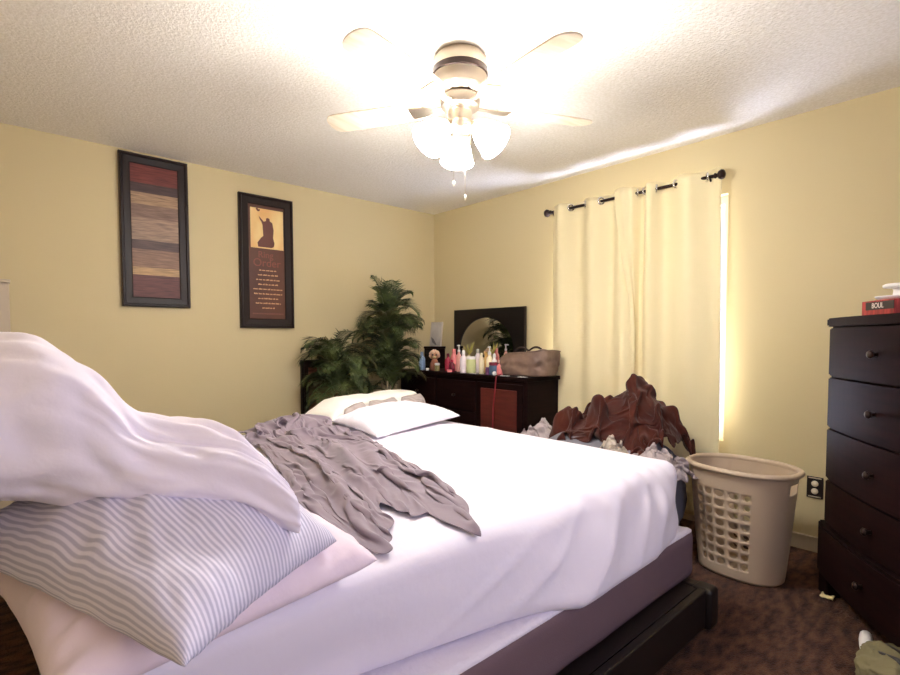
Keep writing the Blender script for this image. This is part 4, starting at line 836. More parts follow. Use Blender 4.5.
-3,1,-1,2,0,0,0,-4,5,0,1,-3,-2,1,0,-2,3,0,3,0,-2,-1,0,-2,0,1,1,0,-1,1,-1,0,-2,1,2,1,-1,0,-3,1,1,-3,3,-1,-1,4,0,0,-3,0,1,-1,0,0,0,2,-3,0,-1,2,-1,-1,3,4,-6,1,0,0,-2,-1,-1,-1,10,7,-7,1,-1,1,0,0,0,4,-6,-10,5,5,-2,-3,1,0,0,-3,
-4,0,2,0,-1,1,1,-5,5,0,-2,-1,2,-1,2,-5,3,0,-1,1,3,-1,-4,2,-2,2,0,2,0,0,-1,0,-1,0,3,6,-8,0,-2,-1,0,1,2,0,0,0,0,-1,-1,1,0,-1,0,0,1,2,-3,2,-7,2,1,-3,3,2,-5,2,6,-3,-1,-2,-1,1,-1,12,3,-3,2,0,-4,-4,-3,0,4,-2,0,1,0,-2,1,-2,2,0,
-3,0,0,0,-1,1,2,-6,6,-2,0,2,5,-2,-2,-7,5,-1,1,1,2,0,-3,-1,0,-2,3,0,0,0,1,-1,2,0,-1,-3,0,1,-2,0,0,0,0,6,0,-2,-1,0,-1,-1,0,5,-6,1,0,-3,7,1,-3,-4,3,0,-2,-1,-2,1,0,3,-1,-1,-2,0,-2,6,9,1,-13,0,7,6,1,-2,-5,-2,-1,1,1,-1,-1,-2,1,1,
-3,0,0,-5,5,1,0,-1,-2,3,0,1,0,-1,-2,-2,4,1,-1,0,-4,2,1,1,-1,-1,4,-3,-1,-1,0,1,2,0,1,-3,0,0,-1,1,-1,4,-3,1,3,1,-2,-1,1,-1,-1,0,-1,-1,-1,0,4,2,7,-7,-1,0,1,0,-3,-6,2,1,2,-2,-1,-1,0,-3,8,7,-3,-8,0,1,0,3,1,2,0,-2,-1,1,0,-2,1,1,
2,-1,0,1,-6,0,2,2,-2,-1,3,-2,-3,3,-5,5,1,-1,0,-4,4,-1,-1,1,-1,1,1,-1,0,0,0,-1,0,1,-1,1,-2,-1,2,0,0,0,-1,2,0,0,1,-3,4,-1,-1,-1,-1,-1,-1,1,4,0,7,-3,0,3,-3,0,1,-8,-2,2,1,1,-1,-2,-3,-1,0,8,6,-2,-5,-3,3,-1,8,3,-5,-3,-2,3,-3,0,-2,0,
-5,0,-2,2,1,1,0,4,-3,1,-2,-1,1,0,-5,7,0,0,-7,4,1,0,2,-3,-1,3,0,-1,0,0,-1,1,-1,0,0,0,1,-3,2,-1,1,-1,5,-5,2,1,-1,1,2,-1,-2,-1,0,-1,0,-2,2,-1,4,7,1,1,-1,-4,2,-2,-8,1,1,1,0,-4,0,-1,-2,2,8,-5,-2,0,-1,2,-1,8,1,-6,1,3,-4,0,-2,1,
-5,-1,0,4,0,0,-2,3,6,-7,-2,-1,1,1,-2,4,0,-2,-1,2,-2,1,-2,4,-1,4,-5,0,0,0,0,-2,1,0,-1,5,-1,-4,2,0,-2,0,0,5,-3,1,1,0,-1,0,0,-2,5,-5,-2,1,-1,-2,0,9,-8,0,2,1,5,4,-7,-3,1,0,0,-1,-2,-1,1,-1,2,2,-2,3,0,-1,0,0,5,-5,1,-2,-3,4,-5,3,
2,1,-3,-2,1,-1,-2,4,1,-5,0,1,0,0,0,2,-1,-2,0,2,1,-2,1,-2,2,-5,0,5,1,-1,-1,0,0,1,0,0,2,-5,4,-1,0,-3,0,0,2,1,1,-1,0,-1,0,-3,2,0,0,-2,0,-1,0,3,1,2,-2,-4,8,2,0,-9,0,2,-1,0,-1,-1,-1,0,1,1,1,-1,2,0,1,1,-2,-1,2,-8,3,1,2,-2,
2,-2,5,-1,-1,-6,0,3,-1,-2,-1,1,0,0,2,0,-1,-6,6,0,0,0,-1,0,-1,-1,3,-1,-1,0,1,0,0,0,0,0,0,1,2,-1,0,-3,-1,0,3,0,0,1,-1,0,-2,0,-1,5,-4,0,-2,-1,-2,-1,12,-9,5,3,-2,2,3,-4,-5,1,1,-1,0,-2,0,-1,0,5,1,-3,-1,2,1,-1,-4,1,-2,2,-2,1,-1,2,
-6,2,0,3,4,-7,2,2,-2,3,-3,-1,0,0,4,0,-6,0,5,0,-1,0,0,-1,-1,2,0,1,-1,-1,0,0,0,-1,1,-1,0,3,-1,-2,1,-1,-1,0,0,1,0,1,1,-2,0,2,-5,1,3,-2,-1,-1,-2,-1,1,5,1,1,-2,3,2,0,-5,1,-2,0,-1,0,-1,-1,0,5,6,-4,-4,-2,0,2,-4,2,8,2,-4,-5,-1,2,
0,1,-2,0,1,-3,1,-1,-2,7,2,-7,1,-4,8,-3,-2,2,1,1,0,-6,5,0,-1,3,-1,-2,0,0,0,2,-2,0,-1,0,2,-1,-1,-2,-1,3,-2,-1,0,1,0,0,1,1,-1,-1,2,-4,1,0,1,-1,-2,-1,-1,-1,2,2,0,1,5,3,-4,-3,2,-2,-1,0,-1,0,-1,1,-2,6,-1,-2,0,-2,-1,2,-2,0,1,2,0,-2,
0,0,-1,0,1,0,-3,-1,1,-1,1,4,-5,4,-1,-1,-1,3,2,-3,-2,0,-2,-1,7,1,-1,-1,1,-1,0,-2,0,-1,0,-2,0,-3,-1,4,0,1,2,-3,0,0,1,2,1,1,0,-2,-3,0,-1,1,0,0,-1,-2,-2,3,-2,1,3,-1,1,5,4,-8,-1,1,0,-1,0,-1,-1,3,1,0,3,0,0,2,5,0,-2,-12,1,0,0,-1,
-1,0,1,-1,0,1,-3,-1,0,0,-1,2,2,1,0,-6,4,3,-1,-1,1,-1,0,4,0,-2,0,0,-1,-6,-1,0,1,2,0,0,0,1,0,0,-1,1,0,-1,-1,0,1,0,0,1,2,2,-1,-3,-2,0,0,0,0,0,-2,3,-3,0,0,0,0,0,5,3,-5,0,-1,0,-1,0,0,-1,3,1,1,2,0,-6,-4,1,1,4,0,0,3,2,
0,0,0,0,0,1,-2,-1,0,-1,0,-1,4,-1,-1,5,-2,2,-3,1,-4,3,0,1,2,-1,-2,0,-4,0,1,-1,0,0,-1,-1,0,6,0,-1,-1,-2,0,1,-1,-1,0,0,0,0,1,1,3,-1,-3,0,0,0,0,-1,-1,0,2,-2,0,3,0,-2,-1,1,2,-1,0,-1,0,0,0,0,-1,-3,0,3,-2,-2,1,-1,1,3,2,0,-1,-2,
0,0,0,1,-3,5,-4,0,-1,0,2,0,-1,0,-1,2,2,2,-2,-1,-1,-1,3,-1,-2,-5,1,-2,-1,6,0,1,-3,-1,1,1,2,-1,0,-1,0,-1,0,0,1,-1,0,-1,1,0,0,1,1,3,-3,-1,-1,0,3,-5,0,-1,2,1,-1,-2,1,3,-1,-1,1,0,0,0,-1,0,-1,-1,-1,-2,0,-1,-2,1,1,1,-1,2,2,10,0,-3,
0,0,1,-1,-2,3,1,0,-3,1,-3,2,1,-1,0,2,2,0,-2,-1,-2,0,0,3,-6,0,-2,2,3,0,0,-1,4,0,1,-1,1,-3,-1,-1,-1,2,-1,0,-2,0,0,1,0,1,-1,0,0,2,0,0,-2,2,-2,0,-1,0,-2,1,0,0,1,0,0,0,1,0,-1,0,0,-1,0,0,1,4,-1,-8,-3,1,0,6,7,5,-4,-9,0,0,
0,0,0,-2,0,0,2,-2,1,-2,2,1,-1,0,1,0,3,0,-3,-1,-1,0,0,-1,-2,1,3,0,0,0,-1,1,-1,1,0,3,1,2,0,-4,-1,-2,-1,1,-1,0,0,-1,0,-1,1,-1,1,1,5,-6,2,-1,-1,-1,0,-1,0,-1,1,4,-4,1,1,0,0,0,0,0,-1,0,0,-2,-1,0,-3,3,8,6,2,-2,-7,-8,1,1,0,0,
-1,0,0,-1,0,0,1,-2,0,1,1,0,0,0,0,1,2,-1,-2,-1,1,1,0,-1,0,2,0,-2,0,-1,0,0,0,-1,2,1,1,1,0,2,-2,-3,0,-1,1,-1,-1,-1,1,-2,0,1,1,-1,2,-1,0,0,0,-2,0,0,-1,0,1,0,4,-3,0,0,-1,0,0,0,0,-1,1,2,1,1,4,2,-6,-9,-1,0,3,0,1,0,1,0,
-2,0,-1,0,0,-1,0,1,1,1,-1,0,0,0,1,0,0,1,0,-1,2,1,1,-2,2,3,-2,-4,2,0,-3,0,0,1,-1,1,0,0,0,1,2,-1,-2,1,-3,1,0,-2,-1,2,-1,0,0,1,0,0,-1,0,2,-4,1,0,0,0,0,0,-1,0,0,0,0,0,0,0,0,1,-1,2,1,-2,0,-6,0,3,-2,5,-4,2,0,2,2,-2,
880,2,1,1,0,1,-1,-1,-1,-1,-1,-1,-2,-1,-2,0,-3,2,2,4,5,10,8,8,7,0,-4,-10,-15,-17,-8,-2,8,13,12,6,-1,-9,-12,-14,-10,-6,-2,-5,2,-1,1,3,3,3,3,4,4,4,5,5,5,6,4,4,4,2,1,-1,-1,-2,-2,-3,-3,-3,-3,0,-5,-3,-4,-2,1,-3,-4,-2,-2,-1,0,0,3,4,4,5,6,5,4,1,
-8,0,-1,0,0,-1,0,0,-1,0,0,0,1,-1,1,-1,0,1,1,-1,2,-1,-1,0,-1,1,-1,-2,1,6,-5,2,2,0,-1,-1,-1,0,1,-1,0,0,0,1,-1,0,1,0,0,0,2,-2,-1,0,0,0,0,-1,2,-1,0,0,-1,1,0,0,-1,0,0,0,-1,-3,5,1,1,-1,-5,-1,0,2,2,0,0,3,-1,-1,0,1,-1,-2,-1,1,
-7,-1,0,-1,0,0,-1,-1,1,0,-1,0,0,0,0,0,0,0,1,0,0,1,3,-3,-1,-1,-2,0,-2,1,3,1,0,1,0,-1,0,1,-1,0,0,0,0,3,-2,1,0,0,0,3,-2,-3,1,0,-1,0,0,0,-2,2,-2,0,1,-1,-1,0,2,-1,0,-1,1,-1,-3,-1,0,-1,0,1,2,-2,-2,0,1,-1,0,0,1,0,1,3,2,3,
-7,0,-1,1,-1,-1,-1,1,-1,-1,1,-1,0,1,-2,-1,1,1,0,1,2,-2,3,-3,-2,0,-1,-2,5,-5,4,2,1,-2,-1,1,-1,3,-3,0,-1,2,3,-2,1,3,2,-1,-1,-3,-3,6,0,0,-1,-2,-2,-2,0,-1,2,-1,-2,-1,1,0,-2,1,0,0,-1,0,-1,0,-1,0,0,-1,-2,0,0,1,1,1,1,3,1,1,0,2,0,-3,
-7,-1,1,0,-1,-1,0,-1,0,0,-1,0,-1,0,0,1,1,-1,-1,3,-2,1,1,-1,-2,-2,-1,3,-5,2,1,2,1,2,1,-3,0,0,-2,1,0,2,2,3,1,-1,-3,1,-2,-2,2,-3,-1,0,0,1,1,0,-1,-2,-1,0,2,1,0,1,3,5,5,1,0,0,0,-2,0,-1,-1,0,0,-2,-1,-2,-2,-1,0,-1,0,1,-1,-4,-1,-1,
-6,-1,3,-3,-1,-1,-1,0,-1,0,0,0,0,-1,1,-1,1,0,0,0,5,-3,0,-1,-2,-3,0,-1,-2,3,4,3,1,-2,-3,0,3,-6,0,1,2,1,2,1,0,-1,2,-3,1,-1,-2,-1,-2,1,-1,-1,-2,0,0,0,-1,0,0,2,2,3,3,1,-6,-2,1,-1,0,1,0,1,1,-1,1,1,1,2,0,-2,1,0,0,0,3,3,0,3,
-6,3,-4,-1,-1,0,0,-1,0,0,-1,1,0,-1,0,0,1,0,1,0,1,0,-3,2,4,-3,-5,-5,2,5,2,-1,-1,1,1,0,-7,-2,2,1,3,1,2,1,0,-1,-1,0,-1,0,1,4,6,0,1,0,1,-1,0,0,0,0,0,0,1,-1,-4,-5,1,1,0,1,0,0,0,0,2,3,1,1,-1,-3,-1,-1,-1,0,1,-1,-2,-3,1,0,
-3,-4,-1,1,-1,-1,-1,0,0,0,1,-2,1,1,-1,-1,1,1,0,1,-1,0,-4,1,-6,-1,0,1,8,2,0,-1,-2,-3,-2,-2,0,-1,2,2,2,1,3,1,0,0,-2,1,0,0,4,3,-1,-1,-6,-2,-2,0,-1,0,0,3,1,1,-1,0,1,1,0,2,-1,-1,-1,0,0,1,-1,0,4,1,2,3,2,-1,-3,1,-1,0,-5,-1,-1,-1,
-6,0,-1,-2,-1,-1,1,-1,0,0,1,0,0,-1,1,-1,1,1,0,0,0,0,-4,-3,-2,-1,0,4,1,2,1,1,-2,-1,-2,-1,-2,1,2,3,5,9,2,-10,-2,0,1,1,1,5,-2,-3,-1,2,6,1,-2,-2,0,0,0,-1,1,1,0,0,-3,-3,-2,-3,-2,1,-1,-2,1,1,1,1,-3,3,1,-1,3,5,3,-1,-4,-6,0,0,0,0,
-11,-1,0,-1,0,0,0,1,1,1,-1,1,-1,0,-1,3,1,1,2,-5,0,-1,-2,-2,-2,0,1,2,2,1,1,1,0,-1,0,-2,-1,4,1,6,6,5,-6,-4,-6,0,2,1,2,-4,1,-2,-2,-2,0,2,3,3,0,0,0,0,-2,-1,-2,-4,-2,0,1,1,0,-3,0,1,-1,1,1,2,1,-2,3,0,-2,1,0,-2,1,0,1,0,0,0,
-14,-1,-3,0,0,0,2,2,-1,0,2,0,2,0,0,3,5,-3,-2,1,-1,-2,-1,-2,0,2,5,1,0,-2,1,0,-2,-2,3,3,0,3,6,5,5,-8,-16,-2,9,0,-1,0,2,3,-1,1,0,-1,-1,-3,0,-3,-2,-1,-1,0,1,-3,-2,0,3,0,-1,-1,-1,0,1,2,1,-3,1,0,2,2,-2,3,-1,-2,-1,1,0,1,0,-1,0,-1,
-19,0,1,-1,1,3,2,4,2,-2,-2,1,-2,1,1,7,-1,2,3,5,-3,-6,-8,-2,0,2,2,3,3,1,1,0,1,-1,-4,11,8,-1,5,-1,-12,-17,-3,11,-8,0,-1,1,-1,1,0,-1,-2,1,0,1,0,2,1,0,1,-2,-3,1,1,-1,1,1,-1,-1,1,2,6,1,-1,0,-5,0,0,0,0,0,1,0,1,0,2,2,1,1,-3,-2,
-10,-2,-2,0,1,2,0,-2,1,6,-3,-2,1,4,6,-1,-5,1,-1,1,-4,-6,2,0,-1,0,1,9,3,3,-2,-4,-1,1,2,-5,2,11,-3,-8,-9,-1,8,-5,2,-1,1,0,1,-3,2,0,1,-2,0,0,0,-1,1,0,-1,0,1,-1,1,0,1,-2,1,0,3,6,-5,-2,0,1,3,-3,-2,0,0,0,1,1,-1,0,-1,1,0,1,0,-1,
-2,0,-1,0,1,0,0,1,1,-8,-1,0,1,-1,1,-1,4,-3,2,-2,-5,1,-3,2,5,-3,0,-2,-1,1,-1,1,-1,3,1,-2,3,-4,0,-1,1,4,-2,2,2,0,-1,0,-1,3,-3,0,0,-1,0,0,-1,1,0,0,0,0,-1,-1,0,5,-4,1,0,5,1,-5,-1,0,1,1,-2,1,1,-1,0,0,0,0,0,-1,2,-2,1,-1,0,0,
5,3,4,4,-3,-4,-5,-6,-8,-2,3,1,1,-1,0,0,-1,2,1,-4,-1,-1,7,-5,-3,1,2,-2,1,-1,2,0,2,-2,0,-2,2,0,-1,0,1,1,1,1,0,4,2,-2,-3,-2,1,-1,-1,1,-1,-1,0,0,-1,1,0,-1,-1,2,3,-4,1,-1,5,-2,-2,-1,1,0,0,1,0,0,-1,0,1,0,0,-1,2,0,-2,1,0,-1,0,-1,
-11,7,1,-1,4,-1,-1,-2,-1,0,-3,-2,-1,2,1,0,0,-1,-1,-1,-1,5,-5,2,-3,2,0,0,2,4,4,-5,0,2,-4,-1,-1,0,-1,1,0,0,1,0,6,-3,-2,0,1,-1,0,-1,0,-1,0,0,0,-1,1,-1,-1,0,2,1,-3,0,0,4,-2,-1,0,1,1,0,0,-1,0,0,1,2,0,-1,-1,1,0,0,-1,0,-1,1,-1,-1,
-10,-2,4,-1,-1,0,-1,-1,0,1,0,2,-1,3,-2,-1,0,3,0,-3,0,-3,0,-1,0,1,0,2,1,1,0,8,-4,-2,-1,0,-1,-1,0,0,2,0,1,2,-4,1,0,0,0,0,-1,0,0,0,0,0,-1,0,-1,0,0,0,1,-1,0,0,2,-1,-1,1,0,1,0,0,0,-1,0,-1,0,1,-1,2,2,-1,-2,1,0,0,0,0,-1,-1,
-4,-5,1,-1,-1,0,0,-1,1,-1,2,-1,1,0,2,0,-1,2,-4,-1,-2,1,0,1,3,-3,1,1,1,-2,-1,0,2,-1,3,2,-4,-1,0,0,0,1,0,0,0,0,1,-1,0,0,1,0,0,-1,0,-1,1,-1,0,0,0,0,-1,1,-1,2,-1,0,2,-1,0,0,0,0,-2,0,1,-2,-1,0,3,-1,1,1,-2,0,2,0,0,-1,-1,0,
-4,-3,-2,1,-1,-1,0,1,-1,1,-1,0,1,0,-1,2,1,-2,-1,-1,-1,0,0,0,2,5,3,-1,-2,-1,-3,-2,1,0,-1,-1,1,0,2,1,0,2,-1,-2,-2,0,0,1,1,0,-1,1,0,1,-1,1,-1,1,-1,0,0,1,-1,0,1,1,-1,-1,0,0,1,0,-2,-1,0,-1,2,2,-3,-2,1,2,-2,0,3,0,0,0,0,0,-2,1,
-8,3,-5,0,-1,1,0,0,0,0,0,1,0,-1,1,0,-1,0,1,-2,0,-1,1,-1,1,2,-1,0,0,1,1,-1,0,0,-1,1,0,-1,-2,-1,5,-1,2,1,-1,-4,-1,0,0,3,0,-1,0,1,1,-1,1,-1,0,0,1,0,0,-1,1,0,0,0,-1,0,-1,-2,3,1,0,-2,-2,2,1,-1,-1,-1,1,0,0,1,1,0,1,1,-4,1,
-10,0,0,-1,1,0,1,-1,1,-1,1,-1,0,1,0,0,1,-1,-1,-1,1,0,0,2,-3,-1,1,0,0,1,0,1,0,-1,0,4,-4,0,-1,2,-5,2,1,0,1,3,1,0,-1,-4,-1,0,1,0,1,1,0,0,1,-1,0,1,1,-1,0,-1,0,0,-1,-1,-1,3,-2,-1,2,1,-2,1,0,1,-2,1,0,1,0,2,-1,0,0,-1,4,5,
-10,0,0,0,0,0,0,1,-1,1,0,0,1,-1,0,-1,0,0,1,0,0,0,-1,0,0,0,-1,0,0,0,0,1,-1,1,2,-3,4,-1,2,-1,1,-3,-1,0,1,-1,-2,-1,-1,1,1,0,-1,0,0,1,1,1,0,1,0,-1,3,0,-2,0,-1,0,0,-2,4,-2,-1,0,-1,1,3,-4,2,-1,0,0,0,1,2,-1,0,0,0,0,2,0,
-10,-1,1,0,0,0,0,0,1,0,-1,1,0,0,0,0,0,0,-1,2,-2,2,-1,-1,0,-1,0,0,1,0,1,0,0,-1,2,-2,-1,1,0,0,-1,0,0,1,1,1,3,1,-3,-3,-1,0,1,0,-1,0,0,1,0,0,2,-1,1,1,0,-3,1,0,-1,2,-2,-2,0,1,-2,1,0,0,0,0,1,0,1,0,0,0,1,0,2,0,1,-2,
-10,0,0,0,0,0,1,-1,1,0,0,0,-1,0,0,0,0,0,1,1,2,-2,0,-2,0,0,0,0,0,0,0,0,1,0,0,-1,1,-1,0,-1,-1,0,0,0,-1,1,0,1,6,3,-3,3,-3,2,1,0,-2,-1,0,-1,-3,1,-2,2,-1,-1,1,0,-1,-1,0,0,0,-2,1,2,-3,0,0,1,0,0,1,0,1,1,0,1,-1,3,1,-2,
-10,0,-1,1,0,0,0,1,0,0,0,0,0,0,0,0,0,0,0,0,1,0,0,0,-1,-1,0,0,0,0,0,2,-2,1,0,0,0,0,-3,0,2,-1,-1,-1,-1,0,0,0,0,3,4,0,4,-5,-1,0,2,0,0,1,1,-1,-1,0,0,-1,-2,0,0,-1,-2,1,-1,-1,3,-3,0,1,0,1,1,1,0,1,1,1,-2,-1,0,1,3,0,
-11,0,1,0,1,0,-1,1,-1,1,0,0,-1,0,-1,0,1,0,1,1,0,0,0,0,0,0,-2,0,-1,0,1,-1,2,-2,1,1,-1,1,1,-1,-2,0,0,0,0,0,-2,1,-1,-1,2,0,1,3,1,-1,-1,1,0,1,0,1,-1,-1,1,-1,-2,-2,1,0,-2,-2,0,1,-3,0,2,1,1,1,1,1,1,1,1,-3,0,0,2,-1,2,0,
-11,0,1,0,0,0,1,-1,1,0,0,0,0,-1,1,-1,0,0,0,2,0,0,0,0,0,-1,0,-1,0,0,0,0,1,-1,1,-1,1,0,-1,0,0,0,-1,0,0,0,0,-1,1,0,1,0,0,2,1,2,2,0,1,0,0,-1,-1,-4,0,1,-1,-2,-2,0,0,0,-1,-2,1,1,0,0,0,2,1,0,2,1,-2,0,1,3,-3,1,-1,0,
-10,0,0,0,0,0,1,0,-1,1,1,-1,0,0,-1,0,0,0,0,1,1,1,-1,0,0,-1,0,0,-1,-1,1,0,0,1,-2,1,0,0,1,-1,0,0,0,-1,0,0,0,1,0,0,1,-1,0,-1,0,0,0,0,-1,2,0,0,1,1,-1,1,1,0,-1,-1,-1,-1,-1,1,-1,-1,1,0,2,-1,2,0,0,-1,1,4,1,-2,-1,-2,1,0,
-11,1,0,1,0,-1,0,1,0,0,-1,0,0,0,-1,1,0,0,0,1,0,1,0,1,-1,0,-2,0,0,0,-1,0,1,2,-2,0,0,0,0,0,0,-1,0,0,0,0,0,0,0,1,-1,1,0,1,0,0,-1,0,0,-1,0,0,-1,1,0,1,0,1,-1,0,-1,0,0,0,0,-1,0,1,0,0,-1,2,0,2,0,-2,1,2,3,0,-4,2,
-9,-1,0,0,0,1,-1,0,2,-1,0,0,0,-1,0,-1,0,0,1,0,1,1,1,-1,0,-1,1,-2,0,-1,0,1,-1,1,-1,1,0,0,0,0,-1,1,-1,1,0,-1,1,-1,0,0,0,1,0,0,1,0,1,0,2,-2,0,0,0,-1,0,0,0,-1,1,0,0,-1,-1,-1,1,1,0,-1,1,-1,1,1,-2,0,1,2,1,0,-1,-1,-1,2,
-10,0,1,-1,0,0,1,0,0,-1,1,0,-1,0,0,0,-1,0,0,1,1,0,1,0,1,-1,-1,0,0,-2,0,0,1,0,0,1,0,0,-1,1,0,-1,0,-1,0,0,0,0,0,1,0,0,0,0,1,0,0,1,0,0,-1,0,1,0,0,-2,1,1,0,-1,1,-1,0,-2,-1,-1,0,1,0,3,-1,0,1,0,-1,0,0,0,0,1,2,-1,
-9,0,-1,1,0,0,-1,1,-1,1,0,0,0,0,-1,-1,0,0,0,0,2,0,1,1,-1,1,-1,-1,-1,1,0,-2,0,0,1,0,0,0,1,-1,0,0,1,0,-1,0,0,0,0,0,0,0,1,2,-1,2,1,0,-3,-1,1,1,-1,-1,-1,1,-1,-2,-2,0,0,1,1,3,-2,-1,0,0,0,0,1,0,1,-1,1,0,1,0,0,0,0,0,
-10,1,0,-1,1,0,0,0,0,0,0,0,-1,0,-1,0,0,0,0,1,0,1,1,0,1,-1,0,-1,-1,0,-1,2,0,0,-1,1,0,0,0,0,0,0,0,-1,1,0,-1,1,3,-1,1,-1,-1,-2,1,-2,0,0,1,2,0,-1,0,0,-1,0,-3,0,1,1,0,1,0,-1,0,0,0,0,0,1,0,-1,0,0,-1,1,0,2,0,-1,0,1,
-9,0,-1,1,-1,1,0,-1,2,-1,0,-1,1,-2,1,-2,0,0,0,0,2,0,1,1,0,0,-1,0,-1,0,-1,0,0,1,0,0,1,0,-1,0,1,-1,1,0,0,1,1,-1,-3,0,-1,1,-1,0,0,1,0,0,2,0,0,-1,-1,0,1,-3,5,-1,0,-1,0,0,-1,0,-1,1,0,-1,1,0,1,1,2,1,-1,-5,1,-1,2,-1,1,-1,
-9,-1,1,0,0,-1,1,0,-1,1,0,0,-1,0,0,0,-1,-1,0,2,-1,2,0,1,0,1,-1,-1,-1,-1,0,-1,1,0,2,-2,2,0,0,1,0,0,0,0,0,-1,-1,0,-1,-1,0,-1,1,0,0,2,2,0,-1,-1,-1,1,-1,0,0,2,0,0,0,0,-1,-1,1,-2,0,1,-1,1,0,0,2,1,-1,-1,1,2,-3,-1,-1,2,-1,0,
-10,0,1,-1,0,1,0,0,-1,1,-1,0,0,0,-2,0,-1,1,-1,0,2,0,1,1,1,0,0,-1,0,-1,-1,0,-1,1,1,3,-3,0,1,0,0,1,0,0,-1,1,-3,-1,-1,3,2,2,0,0,-3,1,-2,-1,0,1,0,-1,2,-1,0,4,-3,1,-1,0,0,-1,0,-2,1,-1,0,0,1,1,0,0,0,1,0,0,0,-1,-1,0,0,-1,
-11,0,0,1,0,-1,1,0,0,0,-1,0,0,-1,0,-1,1,-2,1,-1,1,4,-1,1,1,0,0,0,-2,0,0,-1,0,0,2,-1,1,0,1,-1,1,-1,0,0,1,-1,-2,3,2,0,0,-1,-1,-1,0,0,-2,1,0,-1,1,0,1,1,-1,1,-1,0,1,-1,0,-1,-1,1,-1,0,0,1,-1,1,0,0,1,-1,-1,1,0,-1,0,0,0,1,
-12,1,1,0,0,0,-1,1,-1,0,0,0,-1,0,0,0,-2,1,-1,0,1,2,1,0,1,1,-1,1,0,-1,-2,1,1,1,-1,-1,1,1,0,0,-1,1,-1,1,-1,0,0,-1,1,0,0,0,-1,-1,4,-3,0,1,-1,1,-1,3,-3,2,0,-1,0,1,-1,1,-1,1,-3,3,-1,-2,2,-1,0,0,0,1,1,-2,0,0,-1,2,-3,2,-1,0,
-11,0,0,0,0,0,0,-1,2,-1,0,-1,0,0,-1,-1,2,0,-2,0,1,1,2,1,0,1,1,-2,0,1,0,-1,-1,0,0,1,0,1,0,0,0,-1,1,-1,1,-1,3,1,-1,-2,-2,-2,2,1,0,-1,0,-1,2,-1,1,0,1,-2,1,0,0,0,1,0,0,0,-1,0,0,3,-3,0,1,-2,1,0,-1,2,-2,-1,1,-1,1,0,0,0,
-12,1,1,-1,1,-1,-1,1,-1,0,0,0,0,0,-1,0,-2,0,2,-1,1,0,2,1,1,0,1,1,-1,-1,0,-1,1,-1,1,0,1,0,0,2,-2,0,0,0,-1,0,2,-4,1,-1,1,0,0,0,0,0,0,0,0,0,1,-2,1,1,0,-1,2,-1,1,0,0,0,-1,0,0,1,-1,0,-1,1,0,-1,2,-2,1,-1,-1,1,0,0,0,-1,
-12,0,1,0,0,1,-1,-1,0,1,0,-1,0,-1,0,0,-1,-1,1,0,1,-1,3,0,2,0,0,1,0,-1,0,0,-1,0,0,1,0,1,0,0,0,0,0,-1,0,1,-1,1,-1,0,-1,1,-1,1,-1,0,0,0,0,1,-1,0,0,1,0,-1,1,1,-1,1,0,0,0,0,0,0,-1,0,0,0,0,2,-1,0,-1,1,-2,0,0,0,-1,2,
-13,1,1,0,-1,1,0,0,-1,0,0,0,0,-1,0,0,-1,0,0,1,-1,0,2,1,1,1,0,0,0,-1,1,-1,1,0,-1,0,2,0,0,0,1,0,-2,1,0,-1,1,0,-1,1,0,-1,0,-1,-1,2,-1,1,-1,0,0,0,0,1,0,-1,1,0,1,0,0,-1,1,1,-2,1,-1,0,0,-1,0,2,-1,0,0,0,0,-2,1,-1,2,-1,
-12,0,1,0,0,0,0,0,0,-1,0,1,-2,1,-1,-1,0,-1,0,1,1,1,-1,2,0,1,1,0,0,0,0,0,-1,0,1,0,0,0,1,0,0,0,-1,1,0,-1,0,0,0,0,0,0,0,0,-1,0,0,0,0,0,0,0,1,-1,1,0,0,1,0,0,0,0,0,0,1,0,0,-1,0,-1,1,-1,0,-1,1,0,-1,0,0,0,2,-1,
-13,1,0,1,0,0,0,0,0,-1,0,0,0,-1,0,0,0,0,-1,-1,0,2,1,0,1,1,1,0,1,-1,0,0,0,-1,0,1,0,1,0,0,0,2,-1,-2,0,1,-1,0,1,-1,0,0,0,-1,-1,1,0,-1,1,0,0,0,0,-1,1,1,0,0,0,1,0,-2,1,1,2,2,-1,0,1,-4,-2,2,0,-1,-1,-1,1,-1,1,0,-1,4,
-12,0,1,-1,1,-1,2,0,0,-1,0,-1,0,0,-1,0,-1,0,-1,2,-1,0,1,2,1,0,1,1,-1,1,-1,0,-1,1,-1,1,0,0,1,0,0,0,1,0,-2,0,1,0,-1,0,0,0,-1,1,0,0,0,0,-1,0,0,1,-1,1,0,-1,0,1,0,-1,2,-1,1,-1,2,1,1,2,-1,-1,-3,0,-2,1,-1,1,-1,0,-1,0,2,2,
-12,0,0,1,0,1,-1,1,1,1,-1,-2,0,-1,1,-2,1,-2,1,-2,0,1,1,1,1,2,0,0,1,0,0,-2,1,-2,1,0,1,1,0,0,1,-1,0,0,0,0,-1,0,0,1,-1,0,0,0,1,-4,3,0,0,-1,1,-1,0,0,1,0,0,-1,0,1,-1,1,1,-3,3,2,2,0,-1,-2,-1,-1,1,-2,0,-1,2,-1,-1,4,-1,1,
-13,1,0,1,0,0,1,0,0,0,0,1,-1,0,-2,0,-1,0,-1,1,0,-1,1,2,1,0,1,1,0,-1,0,0,-1,0,1,0,0,0,0,2,-1,0,0,-1,1,-1,1,0,0,-1,1,-1,1,-1,-1,1,0,0,-1,1,-1,1,0,-1,0,0,-1,1,0,0,-1,2,1,-1,2,-1,1,-1,-1,6,-4,-1,-1,0,0,-1,0,1,0,-1,3,-2,
